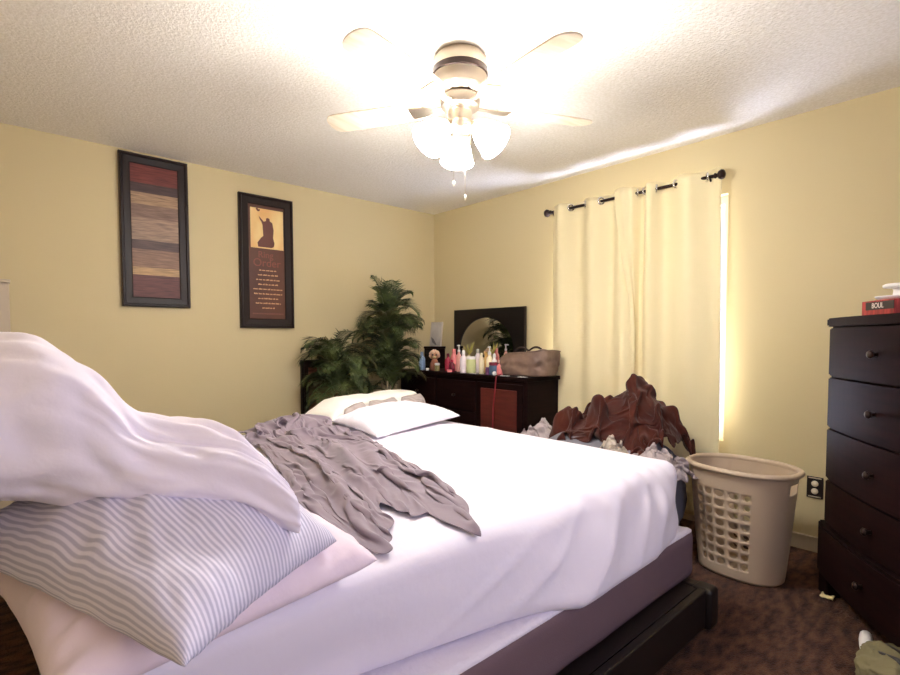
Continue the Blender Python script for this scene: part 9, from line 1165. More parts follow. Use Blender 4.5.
8,0,3,2,0,-2,-1,-1,0,-1,0,-1,0,0,0,0,-1,3,2,0,-3,-6,-5,-9,-6,-4,-3,0,-1,1,2,1,6,6,7,8,1,-1,-2,-2,1,-1,2,2,2,0,1,-1,-2,-2,0,0,2,1,0,-1,0,0,1,0,0,0,2,1,-2,0,2,0,1,-2,-3,-2,0,3,6,2,0,-3,1,-1,-1,0,1,-1,
1,-4,-3,2,8,7,-1,0,-1,-1,-1,0,0,-1,0,1,0,1,1,-1,1,1,1,0,1,1,0,0,0,-4,-6,-11,-12,-2,1,1,6,8,10,4,-1,-1,-2,-1,-1,0,0,-1,0,3,0,1,-1,0,-1,1,0,-1,-1,2,-1,1,-1,1,2,-2,0,2,1,1,0,-2,0,-1,-1,1,7,1,-2,0,0,0,-1,-1,
2,-1,-1,-4,-2,6,10,-1,-1,0,0,-1,0,0,0,-1,0,0,0,1,0,0,0,1,0,0,0,1,-1,3,3,1,-3,-10,-10,-7,-4,-1,1,8,9,7,3,1,0,-1,0,-2,-1,-1,-1,0,1,-2,0,-1,0,1,-1,-1,2,1,1,-1,0,1,-2,1,0,-1,1,1,1,-1,1,0,0,4,2,0,0,0,-1,0,
5,-2,0,1,-1,-4,3,8,-1,-1,0,0,-1,-1,-1,-1,4,-2,1,-1,1,1,2,0,1,1,1,-2,-2,-2,-1,2,-1,3,1,1,-6,-5,-8,-10,-1,-2,4,0,0,5,5,10,7,1,0,-2,-2,0,-3,-3,-2,0,1,1,2,0,0,0,-2,0,0,-2,1,1,0,0,-3,2,2,-1,2,-1,5,2,0,0,0,0,
8,0,-2,-1,0,-1,-3,3,4,0,-2,1,1,-1,3,4,-2,1,-1,1,-1,1,0,2,5,-1,-1,-2,-2,-5,-6,-3,5,0,1,2,1,0,0,1,-7,-5,-8,-1,0,-3,-3,-1,3,5,4,4,2,3,5,0,-3,-1,0,1,0,0,0,1,1,-2,-1,-1,-1,1,-1,-3,4,-3,0,2,-2,4,0,1,1,2,1,0,
14,-2,-1,-1,-2,-3,-2,-2,5,2,-1,1,0,4,1,-1,3,0,1,0,-1,-2,-1,-3,-8,-4,8,8,3,-1,-2,-2,-2,0,1,-2,0,-1,0,1,2,3,-1,0,0,-1,-4,-11,-9,-3,2,1,0,2,8,10,2,-3,-3,-4,-2,-2,-1,1,2,3,3,1,-1,-5,1,11,-2,-1,-4,0,-1,0,3,1,2,-1,0,1,
7,6,3,-3,-4,-2,-2,-3,-1,3,4,-1,1,-3,-2,-2,-9,-1,-1,1,-1,2,-1,-1,2,4,-7,-1,12,12,2,0,-1,-1,0,-3,0,-1,0,0,0,0,1,0,2,2,-1,0,-5,-6,-7,-6,-1,0,0,6,12,3,-1,-1,-1,-1,-1,-2,-1,-2,-1,-1,1,6,7,-11,-9,1,2,0,3,4,3,0,1,2,2,0,
-9,6,8,8,4,-3,-5,-4,-4,-1,3,1,4,1,-4,-4,5,0,0,-4,2,0,-1,1,0,1,0,-6,-9,4,13,7,1,0,-3,-1,0,0,-1,-1,0,-1,1,-2,-4,-3,5,3,1,-2,-1,2,-2,-5,-10,-6,2,11,5,3,1,0,1,-2,-2,2,-1,1,2,1,-9,-9,12,3,-1,-1,-3,-3,2,4,1,1,1,2,
-18,0,-1,2,8,9,8,1,-5,-4,-2,2,-4,-2,3,8,-2,1,-3,4,0,-3,0,0,1,0,-1,1,-3,-7,-2,-1,2,1,5,9,4,1,-1,-1,-1,0,0,0,0,-1,-3,1,-1,0,0,-1,0,1,1,-5,-11,-5,2,4,3,6,3,3,1,-2,2,1,-1,-6,-9,12,2,-1,0,1,-1,-2,-2,2,2,0,1,0,
11,-6,-8,-7,-7,0,3,12,9,-3,-2,-1,-1,5,-1,-2,-1,-3,1,-2,-1,2,2,2,-1,-1,0,1,1,-1,-5,1,3,6,1,-2,0,0,2,2,0,-1,1,0,2,0,0,-4,1,1,-2,-1,-1,-1,2,1,3,-2,0,0,0,-3,-1,0,0,-2,-2,-4,-4,0,12,1,-4,-1,0,2,3,0,-1,-1,1,2,0,1,
15,-1,1,1,-4,-4,-12,-3,8,5,-2,-3,-1,3,-1,-4,3,-1,1,1,2,0,-1,-1,-1,-1,0,0,3,-1,0,-1,-3,-2,1,2,3,3,1,0,0,2,0,1,2,-2,0,1,-1,0,1,-3,-1,0,-1,2,1,1,2,-2,-2,-1,-1,0,0,2,-1,2,0,3,-3,-2,-1,0,0,0,0,1,0,-1,0,0,1,0,
13,0,-1,-1,-1,0,4,-17,0,9,2,-2,-2,-2,4,-4,1,-1,0,1,-1,0,0,-1,0,0,0,2,-1,2,1,-2,0,0,0,-1,-1,1,0,1,1,0,3,-1,1,2,-1,0,2,1,-2,-1,-1,1,-1,-1,1,-1,-3,0,2,-1,2,0,1,0,1,-2,3,0,-1,-1,-1,-1,0,0,0,0,0,0,0,0,0,0,
-3,2,4,1,4,-1,2,3,-17,4,6,-3,2,-2,2,-3,2,1,0,-1,-2,1,0,-1,2,-1,3,-1,2,-1,2,2,-1,1,-3,-1,-1,0,0,-1,-1,-1,0,-2,3,2,1,1,0,1,1,0,-3,2,0,-1,-1,1,0,0,-2,3,-1,0,0,0,-1,0,0,-5,3,1,0,0,0,1,0,1,0,0,-1,0,0,0,
6,1,-1,0,-1,0,1,1,-4,-2,2,6,-6,-1,3,-1,-1,2,0,-1,0,-1,-1,0,-1,3,0,2,-3,4,-3,1,2,-2,-1,0,0,-1,2,0,0,-3,-2,1,0,-2,2,0,2,-1,-1,7,-2,-3,4,-2,0,0,0,0,0,-2,3,0,-1,1,-2,4,-2,1,1,0,-1,0,-1,-2,0,0,0,0,0,1,-1,0,
6,1,-1,0,-1,-1,1,1,-1,-4,1,3,-1,0,-2,2,0,1,0,-1,0,0,1,-1,0,1,-4,-2,-1,-7,-2,1,0,-2,2,1,0,1,-1,6,4,3,-1,-3,0,-1,2,1,0,0,-2,2,1,1,1,0,-1,0,1,-1,-2,7,-2,-4,1,2,-4,3,-2,6,-1,0,0,-2,-1,0,-1,0,1,0,0,-1,0,0,
7,-1,1,-2,1,-2,0,1,0,-1,-8,7,1,0,-3,4,-3,3,0,0,1,0,-2,1,1,-2,1,1,1,-1,1,-3,0,3,1,2,0,-3,-3,-8,2,5,0,0,-4,-1,1,2,0,-1,-1,4,3,-1,0,-1,0,0,1,-6,9,-3,-1,0,1,0,1,1,1,-3,0,-5,0,2,3,-1,1,0,-1,0,0,-1,1,-1,
6,1,-1,-2,1,-1,-2,2,0,0,-4,2,1,1,1,-1,1,-2,3,0,0,-1,1,0,0,0,1,0,-3,1,7,-1,1,-1,-3,-4,-1,3,1,-8,0,1,2,-1,-2,0,0,0,1,-2,4,-1,4,0,0,-1,0,0,-7,8,2,-2,-2,-1,2,0,0,2,-5,1,0,1,2,0,-1,0,0,0,0,-1,0,1,-1,1,
7,-1,1,-1,-2,2,-4,4,-3,2,-3,1,0,1,0,0,1,0,0,-1,0,0,2,2,-1,0,1,-3,2,-1,-1,4,-1,0,1,-1,-3,-3,1,0,-1,0,1,4,-9,0,0,0,-1,2,6,2,1,-3,0,-1,-1,-1,1,4,-2,-4,1,0,2,2,2,-7,3,0,0,0,-2,2,0,2,-2,0,-1,1,0,0,0,-1,
6,0,0,2,-3,0,-3,2,-3,1,-1,1,-1,2,1,0,1,0,0,0,1,1,0,0,1,0,-1,-1,0,4,3,1,-1,-2,-1,-2,-2,-1,-1,-1,1,-1,-1,-3,2,1,-6,0,3,9,1,-2,-1,-3,0,0,2,-3,3,3,-6,-1,0,2,0,1,0,-2,3,-5,-3,5,4,0,0,0,-2,0,0,0,0,-1,1,1,
3,1,2,2,-1,1,-5,2,-2,2,-2,-1,0,-1,3,1,0,0,0,2,0,0,1,0,0,-1,0,-1,3,1,-4,-2,0,1,2,0,-2,-1,-3,6,-4,1,-6,2,5,1,0,-1,3,-1,3,-2,-3,-1,-1,1,0,3,0,-3,-4,1,-1,2,2,1,2,-7,5,-1,0,2,1,1,0,-6,2,-1,1,-1,1,-1,-1,1,
3,1,-2,5,-4,3,-3,-1,1,0,-1,1,0,-1,1,2,-1,1,1,0,0,2,-1,0,0,1,-4,3,-2,6,-1,0,0,-3,-4,3,-1,0,-1,2,-4,-1,1,4,-1,1,2,2,0,1,-3,-6,-5,8,-3,1,3,-1,1,-4,-1,1,0,1,-1,2,0,-1,-1,4,0,2,0,-2,-6,1,3,-1,0,0,-1,2,0,-3,
2,1,2,-2,3,1,-2,-1,-1,2,-2,-3,4,-1,0,2,1,-1,-1,3,2,-2,-1,1,0,-1,1,0,4,-3,1,-2,-2,3,-3,0,0,-1,1,1,-2,-6,2,0,5,3,2,1,-4,-11,4,-5,9,2,-3,1,1,-2,2,-3,0,1,0,1,0,-1,1,0,-2,1,-1,-2,-5,3,2,5,-2,1,0,0,0,0,0,1,
2,2,0,-5,5,0,-1,0,1,0,0,-1,1,1,-2,2,0,2,0,0,0,-1,1,1,-2,-2,0,2,3,-1,-3,2,-1,0,0,-1,-1,1,1,-1,1,-1,0,-1,1,-1,-3,-4,-2,5,-3,10,-1,-3,2,-1,-2,2,0,-2,1,0,-1,2,1,-6,3,0,1,0,1,-3,-3,2,4,0,0,0,0,0,1,2,-1,4,
6,-2,-2,0,0,3,-2,-1,3,1,0,-1,1,0,-1,0,1,0,1,0,-2,2,2,-3,-3,-1,3,4,-2,0,-2,-2,3,1,-2,-5,3,0,3,1,-1,-2,1,1,-2,-1,-1,-1,6,1,1,-2,-2,2,-4,2,0,0,-1,-2,2,-1,2,2,-4,-1,1,2,-1,-2,1,2,-1,1,0,-1,0,0,0,0,0,2,-9,1,
5,-2,-2,5,0,-1,1,-1,1,-1,0,0,1,0,-1,2,0,0,0,0,1,0,-3,-4,1,3,9,0,-2,-4,-1,1,-3,0,0,1,0,1,-1,-1,3,3,-1,-1,-2,-1,1,1,-2,1,-4,1,3,0,0,-2,0,0,0,0,-1,1,0,-2,-6,7,-1,1,0,0,0,-4,5,-1,1,0,-1,1,-1,0,-1,-1,0,1,
5,-2,3,2,5,-11,6,-1,1,-2,1,-1,1,-1,1,0,0,0,-1,0,0,-2,-4,0,-2,7,-2,0,1,4,-1,1,-2,-1,-1,0,5,-3,-5,-2,-1,1,2,2,4,4,0,0,-2,2,-2,1,-3,1,-1,0,0,-3,1,0,0,-1,2,-5,2,-5,4,2,-1,2,0,1,-2,-1,3,-2,1,-1,0,0,0,0,0,-1,
5,0,4,3,-7,-6,10,-3,-1,0,1,1,0,0,-3,-2,-2,-2,-1,-1,1,2,0,0,10,3,1,-2,-2,-1,-2,1,-1,-4,3,5,-4,-1,1,2,1,-1,2,-2,-5,-6,0,3,3,3,3,0,-1,0,-1,0,-2,-1,-1,2,1,-1,-1,0,2,1,-4,1,1,-1,1,2,0,-5,3,1,-1,0,-1,0,-2,1,1,-2,
9,1,1,-1,-12,14,-3,-10,9,-2,1,-4,5,1,1,1,-1,-1,-1,-3,-8,-3,5,9,5,-3,-4,2,-5,5,-2,2,0,-3,2,-1,-2,2,3,3,0,3,5,2,-1,-1,-4,-2,-2,-4,1,-2,1,0,-1,-1,-2,4,-5,1,-1,3,-2,3,-1,-4,-3,6,-1,1,1,0,0,-2,-1,3,-1,-1,0,0,-1,-2,3,-1,
10,2,-5,-14,14,0,-9,8,0,-1,2,-1,0,-1,-7,-6,-2,-1,1,4,10,10,4,3,-3,-3,-7,-2,0,0,-1,1,-1,2,2,-4,3,5,1,1,1,0,-9,-2,1,0,1,0,5,-1,-2,-2,1,-2,2,0,-1,-1,0,0,0,-2,1,-6,-5,3,6,2,0,0,0,1,1,-1,-3,2,0,-1,1,-2,1,-1,1,0,
-3,-2,-1,12,1,-8,5,1,2,-2,7,-7,-4,0,5,7,6,8,6,3,2,-8,-4,-7,-6,-4,-4,1,-1,1,2,0,0,1,-2,1,2,1,4,-3,1,3,5,0,-3,-3,-1,-1,-6,5,-2,-2,0,-3,1,2,-2,0,-1,0,-1,-3,-3,2,8,4,-3,-7,2,2,1,-2,0,0,-1,0,1,0,-1,0,0,-1,0,0,
3,1,1,0,-2,-1,4,0,2,-4,3,7,0,1,1,2,3,1,-11,-17,-10,0,1,3,3,9,3,2,-1,1,3,-2,5,-2,-2,5,2,-1,-4,0,2,1,1,-1,-2,0,2,-1,-2,-3,3,-3,-1,1,1,0,0,-1,0,-2,-1,0,3,4,2,-5,-2,4,2,-1,-3,-2,-1,1,0,-1,1,0,-1,0,0,-3,2,1,
5,2,0,-3,1,2,0,0,1,3,1,2,1,1,1,-1,-10,-18,-9,14,8,3,1,-1,-1,4,-1,-2,-1,-2,9,-4,4,3,3,-3,-3,-7,-1,9,7,1,-1,3,1,-6,-8,0,0,-4,2,-1,1,1,1,-1,0,-2,0,0,0,1,0,-1,-6,3,6,4,-1,-1,-2,-1,-3,1,-1,1,0,0,0,0,-2,-2,4,-1,
5,1,0,-1,1,3,0,0,-1,-1,-1,-3,-2,-3,-4,-10,-4,11,18,3,-1,-3,1,-4,-1,2,-1,-2,1,-2,1,2,-1,2,1,-1,-4,2,15,5,-7,-7,-5,-3,11,3,-4,-7,1,0,-1,-2,0,3,0,0,-1,1,-2,1,-2,4,-2,1,2,2,-1,-7,-6,2,10,0,-1,0,0,-2,0,0,-1,-1,0,-1,4,2,
6,-3,-1,-1,0,0,3,1,0,-2,-1,-2,0,-1,-1,5,12,1,-2,-3,-2,-3,2,-4,-1,1,2,-2,0,-3,-2,2,0,0,-1,-2,4,14,-5,-21,-9,-2,6,6,11,9,0,-5,-2,2,-1,0,1,0,0,0,0,-2,1,-1,-1,0,-4,4,6,-2,-7,-2,7,-1,-8,10,4,0,-2,-2,-1,0,-1,-1,0,6,0,-2,
0,0,15,47,40,32,34,24,22,18,17,18,6,7,4,4,5,2,-2,-6,-8,-2,2,7,11,11,5,1,-2,-4,-10,5,0,-12,-8,-3,-7,-2,3,5,8,-2,-2,-2,0,1,1,1,0,0,2,0,2,3,8,2,-2,-10,-19,-30,-33,-30,-20,-7,1,6,9,9,8,10,11,9,5,0,-3,-5,-8,-8,-8,-9,-14,-19,-28,-38,
0,9,36,-12,-3,-1,-8,-4,0,-1,1,-8,4,-2,-1,0,0,-2,-1,-1,1,-2,0,0,-1,1,2,1,2,0,3,-13,7,10,-5,-3,3,1,-2,-1,-1,-1,-2,0,0,0,1,1,1,3,1,-1,1,4,-1,0,0,-1,1,4,3,3,2,1,1,0,1,1,0,0,-1,0,-1,0,0,-1,1,0,2,1,3,3,4,5,
19,34,-12,-3,-4,-7,-7,1,-5,0,-7,-3,2,0,-1,-1,-2,-1,0,2,1,0,-1,-2,-2,-3,1,2,1,3,1,2,-13,12,8,-3,1,-1,0,-1,-6,-2,0,1,0,1,-1,2,0,-2,0,4,3,0,-1,-3,-2,1,2,4,6,5,3,0,0,0,-1,-1,0,-2,-1,-2,0,0,-1,0,-1,1,0,3,3,5,5,5,
48,-3,-5,0,-10,-7,1,-7,-1,-7,-7,5,-3,-2,1,-2,-2,0,0,2,3,2,-2,-3,-4,-1,-1,1,2,2,3,3,-1,-10,10,9,1,0,-2,-6,-5,0,0,1,0,0,1,-3,2,2,-1,2,1,1,-5,-3,0,0,3,5,5,7,2,1,-2,0,-1,-1,-2,-1,-3,-2,0,0,-1,-1,0,0,1,2,4,3,6,5,
42,1,0,-11,-5,-1,-8,0,-10,-9,6,-1,-3,-2,-1,-1,-1,1,2,2,1,1,0,-2,-4,-4,1,3,0,2,4,-2,4,-4,-8,-1,1,0,0,3,2,3,2,0,2,-2,0,1,-1,0,2,1,-1,-2,-3,1,-1,-1,2,4,6,3,3,-1,0,-1,-1,-2,-1,-3,-1,-1,-1,-1,0,-1,0,0,1,2,3,5,5,5,
46,-4,-12,-4,-2,-6,1,-12,-7,5,-2,-3,-2,0,-4,-3,-2,0,4,4,6,2,1,0,-3,-3,-4,1,3,1,-1,3,-2,4,0,4,-2,1,-3,-3,3,-2,1,-1,0,-1,1,1,0,-1,-1,0,3,-5,0,0,-1,2,1,3,4,3,1,1,-1,-3,-2,-2,-1,0,-2,-1,-2,0,0,0,-1,0,1,2,3,3,5,5,
40,-10,-4,-1,-5,-2,-13,-4,2,-1,-2,-2,-3,-4,0,-1,-3,0,-1,1,0,4,5,5,5,-2,-3,-1,2,0,-1,-1,2,-2,4,-2,5,-1,-1,0,-1,0,0,1,-3,2,0,0,-2,1,2,0,-3,0,1,-2,1,2,1,2,0,2,0,-1,-1,-1,-2,1,-1,-2,-2,-3,-2,-1,-1,0,1,3,3,1,2,2,2,5,
27,-6,-1,-3,-6,-11,-2,2,1,-3,-3,-3,0,1,-3,-2,7,7,0,4,0,0,-2,0,1,0,-3,0,1,-1,0,0,0,1,-1,2,-5,1,5,-1,0,0,1,-1,0,3,0,-5,3,-2,4,0,-3,2,0,0,-2,0,3,0,0,1,-1,0,0,-2,-2,-5,0,-4,-3,-2,-2,0,1,2,4,1,0,2,0,3,2,2,
17,1,-4,-9,-6,1,1,-1,-3,-3,-2,-1,-1,-1,1,6,2,-2,2,-5,-8,-2,4,4,10,3,-1,-1,1,0,-1,0,2,0,-2,0,0,0,1,0,1,1,-3,1,3,0,-6,5,-1,7,-3,-1,3,-2,-1,0,2,-1,-2,0,0,-1,-1,1,1,-1,-1,-4,-6,-2,-3,-2,-1,-2,3,3,3,2,0,1,1,-1,1,4,
13,-5,-7,-3,1,2,0,-3,-2,-2,-4,-2,0,5,6,4,1,0,-3,1,3,-2,-6,-2,2,9,-4,2,-1,-1,-1,2,0,0,-1,1,0,0,-1,2,0,2,0,0,2,-3,3,-1,5,-2,0,2,-3,0,-1,0,-2,2,-1,-1,0,0,0,2,-2,0,-2,1,0,0,1,-1,0,-1,0,0,0,-2,-3,-5,0,0,0,2,
8,-5,-2,3,0,-3,-3,-1,-2,-2,6,3,1,1,0,-1,-1,3,-2,3,3,-4,-1,-7,-1,6,0,0,0,0,0,1,1,-1,0,-3,6,0,-2,3,0,2,1,1,-3,-3,5,3,-1,-1,0,-1,1,-3,0,0,-1,-2,1,-4,2,-2,4,-1,1,-1,0,0,0,-1,-1,0,1,1,0,1,-1,0,0,-3,-9,-1,3,2,
2,1,5,-3,-3,-1,-3,1,-2,9,1,-1,-2,0,0,-1,-1,2,0,2,2,-3,0,-1,-2,2,-3,-1,0,2,1,0,1,1,1,-2,-4,2,3,0,-2,-3,0,0,4,8,1,1,-2,-2,1,-1,-3,0,-1,-2,-1,-1,-1,-2,7,-2,1,1,-1,1,-1,1,-1,1,-1,0,-3,1,1,0,0,1,1,1,1,-10,-6,4,
5,0,-3,-1,0,0,-1,2,1,1,-1,2,1,-2,-1,0,0,-2,1,-5,1,2,2,0,-1,0,-1,-1,2,1,2,1,2,1,2,1,1,1,0,0,-2,1,-2,0,1,1,0,-5,-1,4,-3,-1,-2,-1,-2,0,0,-2,-2,0,6,0,1,0,0,0,1,0,1,0,0,-1,0,0,-3,-1,1,0,1,0,1,3,-5,-9,
1,0,-3,-1,2,-1,1,0,10,-8,-1,-2,2,1,2,1,0,-3,4,-2,-2,1,3,-1,-2,0,-2,0,1,3,3,1,1,2,3,1,1,-3,-2,-2,1,-2,1,0,-2,-4,-2,4,2,-5,0,-2,-1,-1,0,1,-1,1,2,-1,4,2,-1,0,1,0,1,0,0,1,-1,-1,0,-2,-1,0,-1,0,0,0,1,1,1,-6,
-1,-1,-3,1,0,2,2,2,-1,3,-2,1,0,1,0,0,0,-2,2,1,-6,6,0,-2,-2,-1,1,-2,0,2,5,1,1,3,1,3,0,2,-1,-2,-2,0,1,0,-2,-1,-2,-3,-4,1,-1,-2,-2,-1,0,-1,1,5,-5,7,3,-2,0,1,1,1,0,0,0,0,-1,0,-1,-1,1,0,0,0,-1,-2,-2,2,2,1,
-4,-2,0,1,0,4,5,1,-5,2,2,0,1,0,0,0,0,-1,-2,2,6,-2,-6,2,-1,-3,1,1,-6,3,4,3,-1,1,2,1,3,0,-1,-2,-3,1,4,0,-3,-3,0,-2,0,-3,-2,-1,-1,-2,-1,1,7,-3,0,9,-3,0,1,1,2,-1,0,0,2,-2,-1,1,-2,0,-1,0,0,0,1,-1,-2,-3,3,1,
-6,-2,5,0,3,1,2,1,5,0,-1,-1,-1,0,0,0,-1,0,-3,-3,0,2,2,1,-1,-3,2,-1,-3,-3,1,4,2,0,0,1,1,1,0,-1,0,-1,0,0,-1,0,0,-1,-1,0,0,-3,-4,1,4,4,-5,-2,11,-1,-2,1,2,0,0,0,0,0,0,-2,0,-1,0,-1,1,1,0,1,-1,0,-2,0,-2,3,
-6,-2,0,3,1,1,1,3,1,3,3,2,0,2,0,0,0,-1,-2,-1,-2,-3,0,3,-1,-4,3,0,-2,-8,-3,1,4,2,-1,-1,0,-1,2,1,2,1,-1,0,1,0,-2,2,1,0,-4,-4,6,2,-4,-4,2,9,1,0,-2,3,-1,1,0,-1,-1,2,-3,-2,1,0,0,0,0,-1,0,0,0,1,1,-2,-4,5,
-5,1,0,1,1,1,1,0,0,-1,-1,0,1,0,1,3,3,4,2,-3,1,0,-1,-1,0,-5,1,0,-3,-2,-8,-4,0,-1,1,0,0,2,2,3,4,2,-1,1,2,1,-1,-2,-3,-4,0,10,-3,-6,4,4,4,1,-1,-1,-1,5,3,-1,-3,-2,-1,-3,-3,2,2,-3,1,0,0,1,0,-1,0,1,1,0,2,0,
-3,0,1,1,1,1,0,0,1,0,0,0,0,0,0,0,-2,2,2,6,-1,2,1,-1,-5,-4,5,-7,-1,4,-1,-8,-8,-1,-2,0,0,1,3,3,2,2,5,0,-3,-3,-1,2,2,3,-2,0,-3,10,2,0,0,0,0,2,-6,1,2,0,0,1,-2,0,0,0,-4,2,1,0,0,0,0,-1,0,1,2,4,2,-3,
-4,0,1,0,2,1,1,1,-1,1,0,-1,1,0,2,2,1,-2,2,-2,-1,-4,-2,-1,0,1,0,3,4,-2,1,2,-3,-7,-4,-4,-6,-3,1,8,10,2,-6,-1,2,5,-1,-4,-4,-2,6,3,8,-1,0,0,0,0,2,1,1,2,0,1,-2,-4,-3,0,-3,-1,2,1,-2,2,0,0,0,1,-1,0,2,0,0,-1,
-2,1,0,1,-1,1,1,0,1,-1,1,0,0,2,3,1,3,0,-5,-1,3,1,-2,0,0,0,-1,0,-1,0,-1,-1,1,2,1,0,2,0,-4,-8,-10,5,6,-1,-3,-6,1,7,6,5,0,-3,1,0,0,2,1,0,4,1,2,1,0,0,-4,-5,-3,0,-1,0,-1,-1,2,0,0,0,0,0,1,0,1,0,0,2,
1,0,0,0,0,0,0,1,0,0,-1,1,1,2,2,-1,-1,0,2,4,-2,0,3,0,0,-3,-1,-3,-1,-4,0,3,0,0,1,3,2,-1,-5,1,-1,-9,-2,1,3,7,6,-1,-1,-1,0,-2,1,0,2,0,3,1,-4,-3,-2,0,0,2,7,-2,-3,-4,5,-1,-1,0,-1,0,0,2,-1,0,1,1,-1,0,0,-3,
4,-2,0,-1,1,0,0,-3,0,1,2,2,1,-2,-1,-2,1,1,4,2,3,2,1,2,1,2,0,-2,-2,-5,-5,-2,2,1,-2,-3,-1,-3,5,1,2,1,-2,2,1,0,-2,-2,2,-1,1,0,0,2,3,2,-2,-3,1,3,-1,1,-1,-3,-1,4,-2,-4,-1,5,2,0,1,0,0,-2,2,-1,-2,-2,-2,0,-1,0,
3,0,-1,-1,-2,-1,0,3,0,1,0,0,-1,0,-3,1,-1,1,2,0,4,3,3,1,1,2,1,2,-6,4,-5,-4,-2,-1,2,1,-2,3,-1,-3,-1,0,1,-1,2,-2,0,2,-2,5,-3,3,3,1,-5,-3,2,1,0,-3,-1,-5,-3,0,5,9,4,-1,-4,-3,0,0,0,0,0,0,0,1,1,0,1,-1,1,-3,
5,-1,-2,0,0,0,-1,-2,1,1,1,0,-1,-3,-2,2,2,-2,-1,2,3,1,1,2,2,1,2,0,3,-7,7,-5,-2,-1,1,1,1,1,-2,-1,-2,-1,0,0,1,3,3,0,2,-4,1,-1,-1,-1,1,1,-4,-1,0,-2,0,0,3,-6,-5,7,10,3,1,-3,-4,1,-1,0,1,-1,0,1,1,0,-2,-3,-4,3,
4,-1,-1,0,-1,-1,1,0,1,-1,0,0,-1,1,-2,-6,-1,5,0,-1,1,1,1,2,2,1,2,1,3,0,-6,7,2,4,0,-3,-2,-4,1,0,-1,-1,1,1,-3,0,-1,-1,0,2,3,2,-1,-2,-2,-3,-1,0,-2,1,2,2,-4,3,-2,-7,5,6,0,5,4,-1,1,0,-1,1,-1,-1,-1,-1,-1,-3,-2,-5,
4,-1,-1,-1,-1,0,1,1,-2,1,-3,-5,-2,0,-1,2,-2,3,5,-4,-3,4,1,0,0,3,0,0,1,7,-2,-4,2,1,3,8,5,3,-9,-4,-1,0,-3,0,3,4,-5,3,3,4,1,-5,1,2,0,-2,-3,-3,0,-1,-2,-1,0,-2,1,-1,-6,6,3,-6,-1,0,0,0,1,0,1,1,1,2,0,4,0,0,
3,-1,0,-1,-1,-2,-2,4,0,-8,2,4,1,-1,-6,-1,1,-6,6,6,-8,-1,3,3,1,-1,3,0,1,1,6,1,-2,0,0,0,1,5,5,2,-5,0,-1,-1,2,-7,2,-3,-2,-4,1,8,0,-5,-2,-1,1,2,-1,1,0,0,5,0,0,0,-1,-8,4,5,1,0,0,-2,-1,-2,-1,0,1,0,0,2,1,6,
5,0,1,2,1,-1,-11,-4,2,7,-6,-3,1,0,8,2,-4,-3,-12,8,9,-12,-6,1,8,3,-2,0,3,1,3,3,3,1,0,-3,-1,1,9,3,6,0,0,-4,-7,-4,4,1,0,1,-1,-6,-6,0,1,1,-1,-2,1,-1,-1,2,-4,5,-2,-2,0,0,-4,1,1,2,2,3,0,2,0,-1,-1,1,4,-1,0,-6,
5,2,-1,-1,-1,1,4,-12,2,-4,4,0,2,1,1,-6,-2,2,-4,-9,2,14,3,-10,-9,7,7,4,-4,2,2,4,-1,-2,-2,-1,-1,-4,-2,0,2,1,0,3,4,8,0,1,-3,-4,-5,-5,0,4,1,2,2,1,-2,-1,-2,0,0,-1,0,4,-1,0,1,1,1,0,-1,-1,1,0,3,2,0,0,-1,5,4,0,
3,-1,2,-4,0,-4,6,0,-3,3,-2,-1,-2,-2,-3,3,7,-7,3,-4,-5,-6,2,14,2,-13,3,7,3,-2,4,-2,0,0,-1,-1,0,3,5,7,4,3,-1,-3,-6,-7,-6,-4,0,0,1,4,4,-2,0,0,0,2,0,-1,0,-1,3,-4,2,-2,1,0,0,-2,0,1,2,0,-1,-2,-2,-2,0,1,10,5,4,3,
3,-5,-2,3,0,3,-4,4,-3,-1,2,0,-1,-1,2,0,-5,9,-6,-1,0,0,-5,-8,11,7,-11,2,9,-1,0,0,1,-2,1,-1,0,1,3,6,6,2,1,-2,-2,-2,-2,0,-1,-2,-1,-2,-3,-1,0,0,0,0,0,1,-1,-2,5,1,-2,1,0,0,-1,0,0,-2,-2,1,0,2,-2,0,-2,5,0,1,3,3,
3,3,0,-2,-1,-2,1,2,-4,0,1,-1,0,1,1,1,-2,-6,9,-5,-2,2,-3,2,-8,7,7,-10,3,7,-2,1,-2,0,-1,1,1,2,2,1,1,0,0,1,1,0,1,-2,-2,-2,-1,1,-2,-1,-1,0,0,-1,1,0,1,-3,0,5,2,-2,-5,-1,0,0,1,1,3,1,1,-1,0,-2,-1,3,0,2,0,-2,
-6,2,-2,0,0,1,1,3,4,0,-3,3,-1,-2,-2,-1,3,4,-4,0,0,0,0,-1,-3,-8,6,7,-11,9,4,0,2,-2,-1,0,1,1,0,-1,-3,1,0,-2,1,1,0,0,-1,2,2,1,-1,0,-1,0,-1,0,0,0,2,1,-8,-2,1,1,9,-3,3,0,-1,-1,-3,-3,0,1,1,2,1,-1,1,-1,-3,0,
11,-2,1,0,0,0,-3,-1,-4,-4,1,-1,2,2,1,0,0,-3,-1,5,-1,-1,0,-2,-3,0,-10,3,10,-11,7,3,3,2,-3,0,2,-1,0,-3,2,-3,0,2,-1,0,0,2,4,1,1,-2,1,-1,-1,-2,1,0,0,1,0,3,1,0,-1,-1,-5,2,-3,-1,1,2,0,0,-1,-1,0,1,4,-2,-3,-3,-1,0,
19,-1,-1,-1,-1,-3,0,-2,1,0,-2,-1,-3,-3,0,2,1,1,0,0,1,-3,1,-3,-3,-3,2,-9,-1,10,-8,2,-1,7,4,1,0,-2,-2,0,-3,-1,1,1,1,0,1,2,1,3,-1,0,0,-1,0,0,-1,-1,0,1,2,1,1,2,1,-1,-1,0,0,0,-1,0,0,1,0,0,0,0,-2,-2,-3,-5,-2,0,
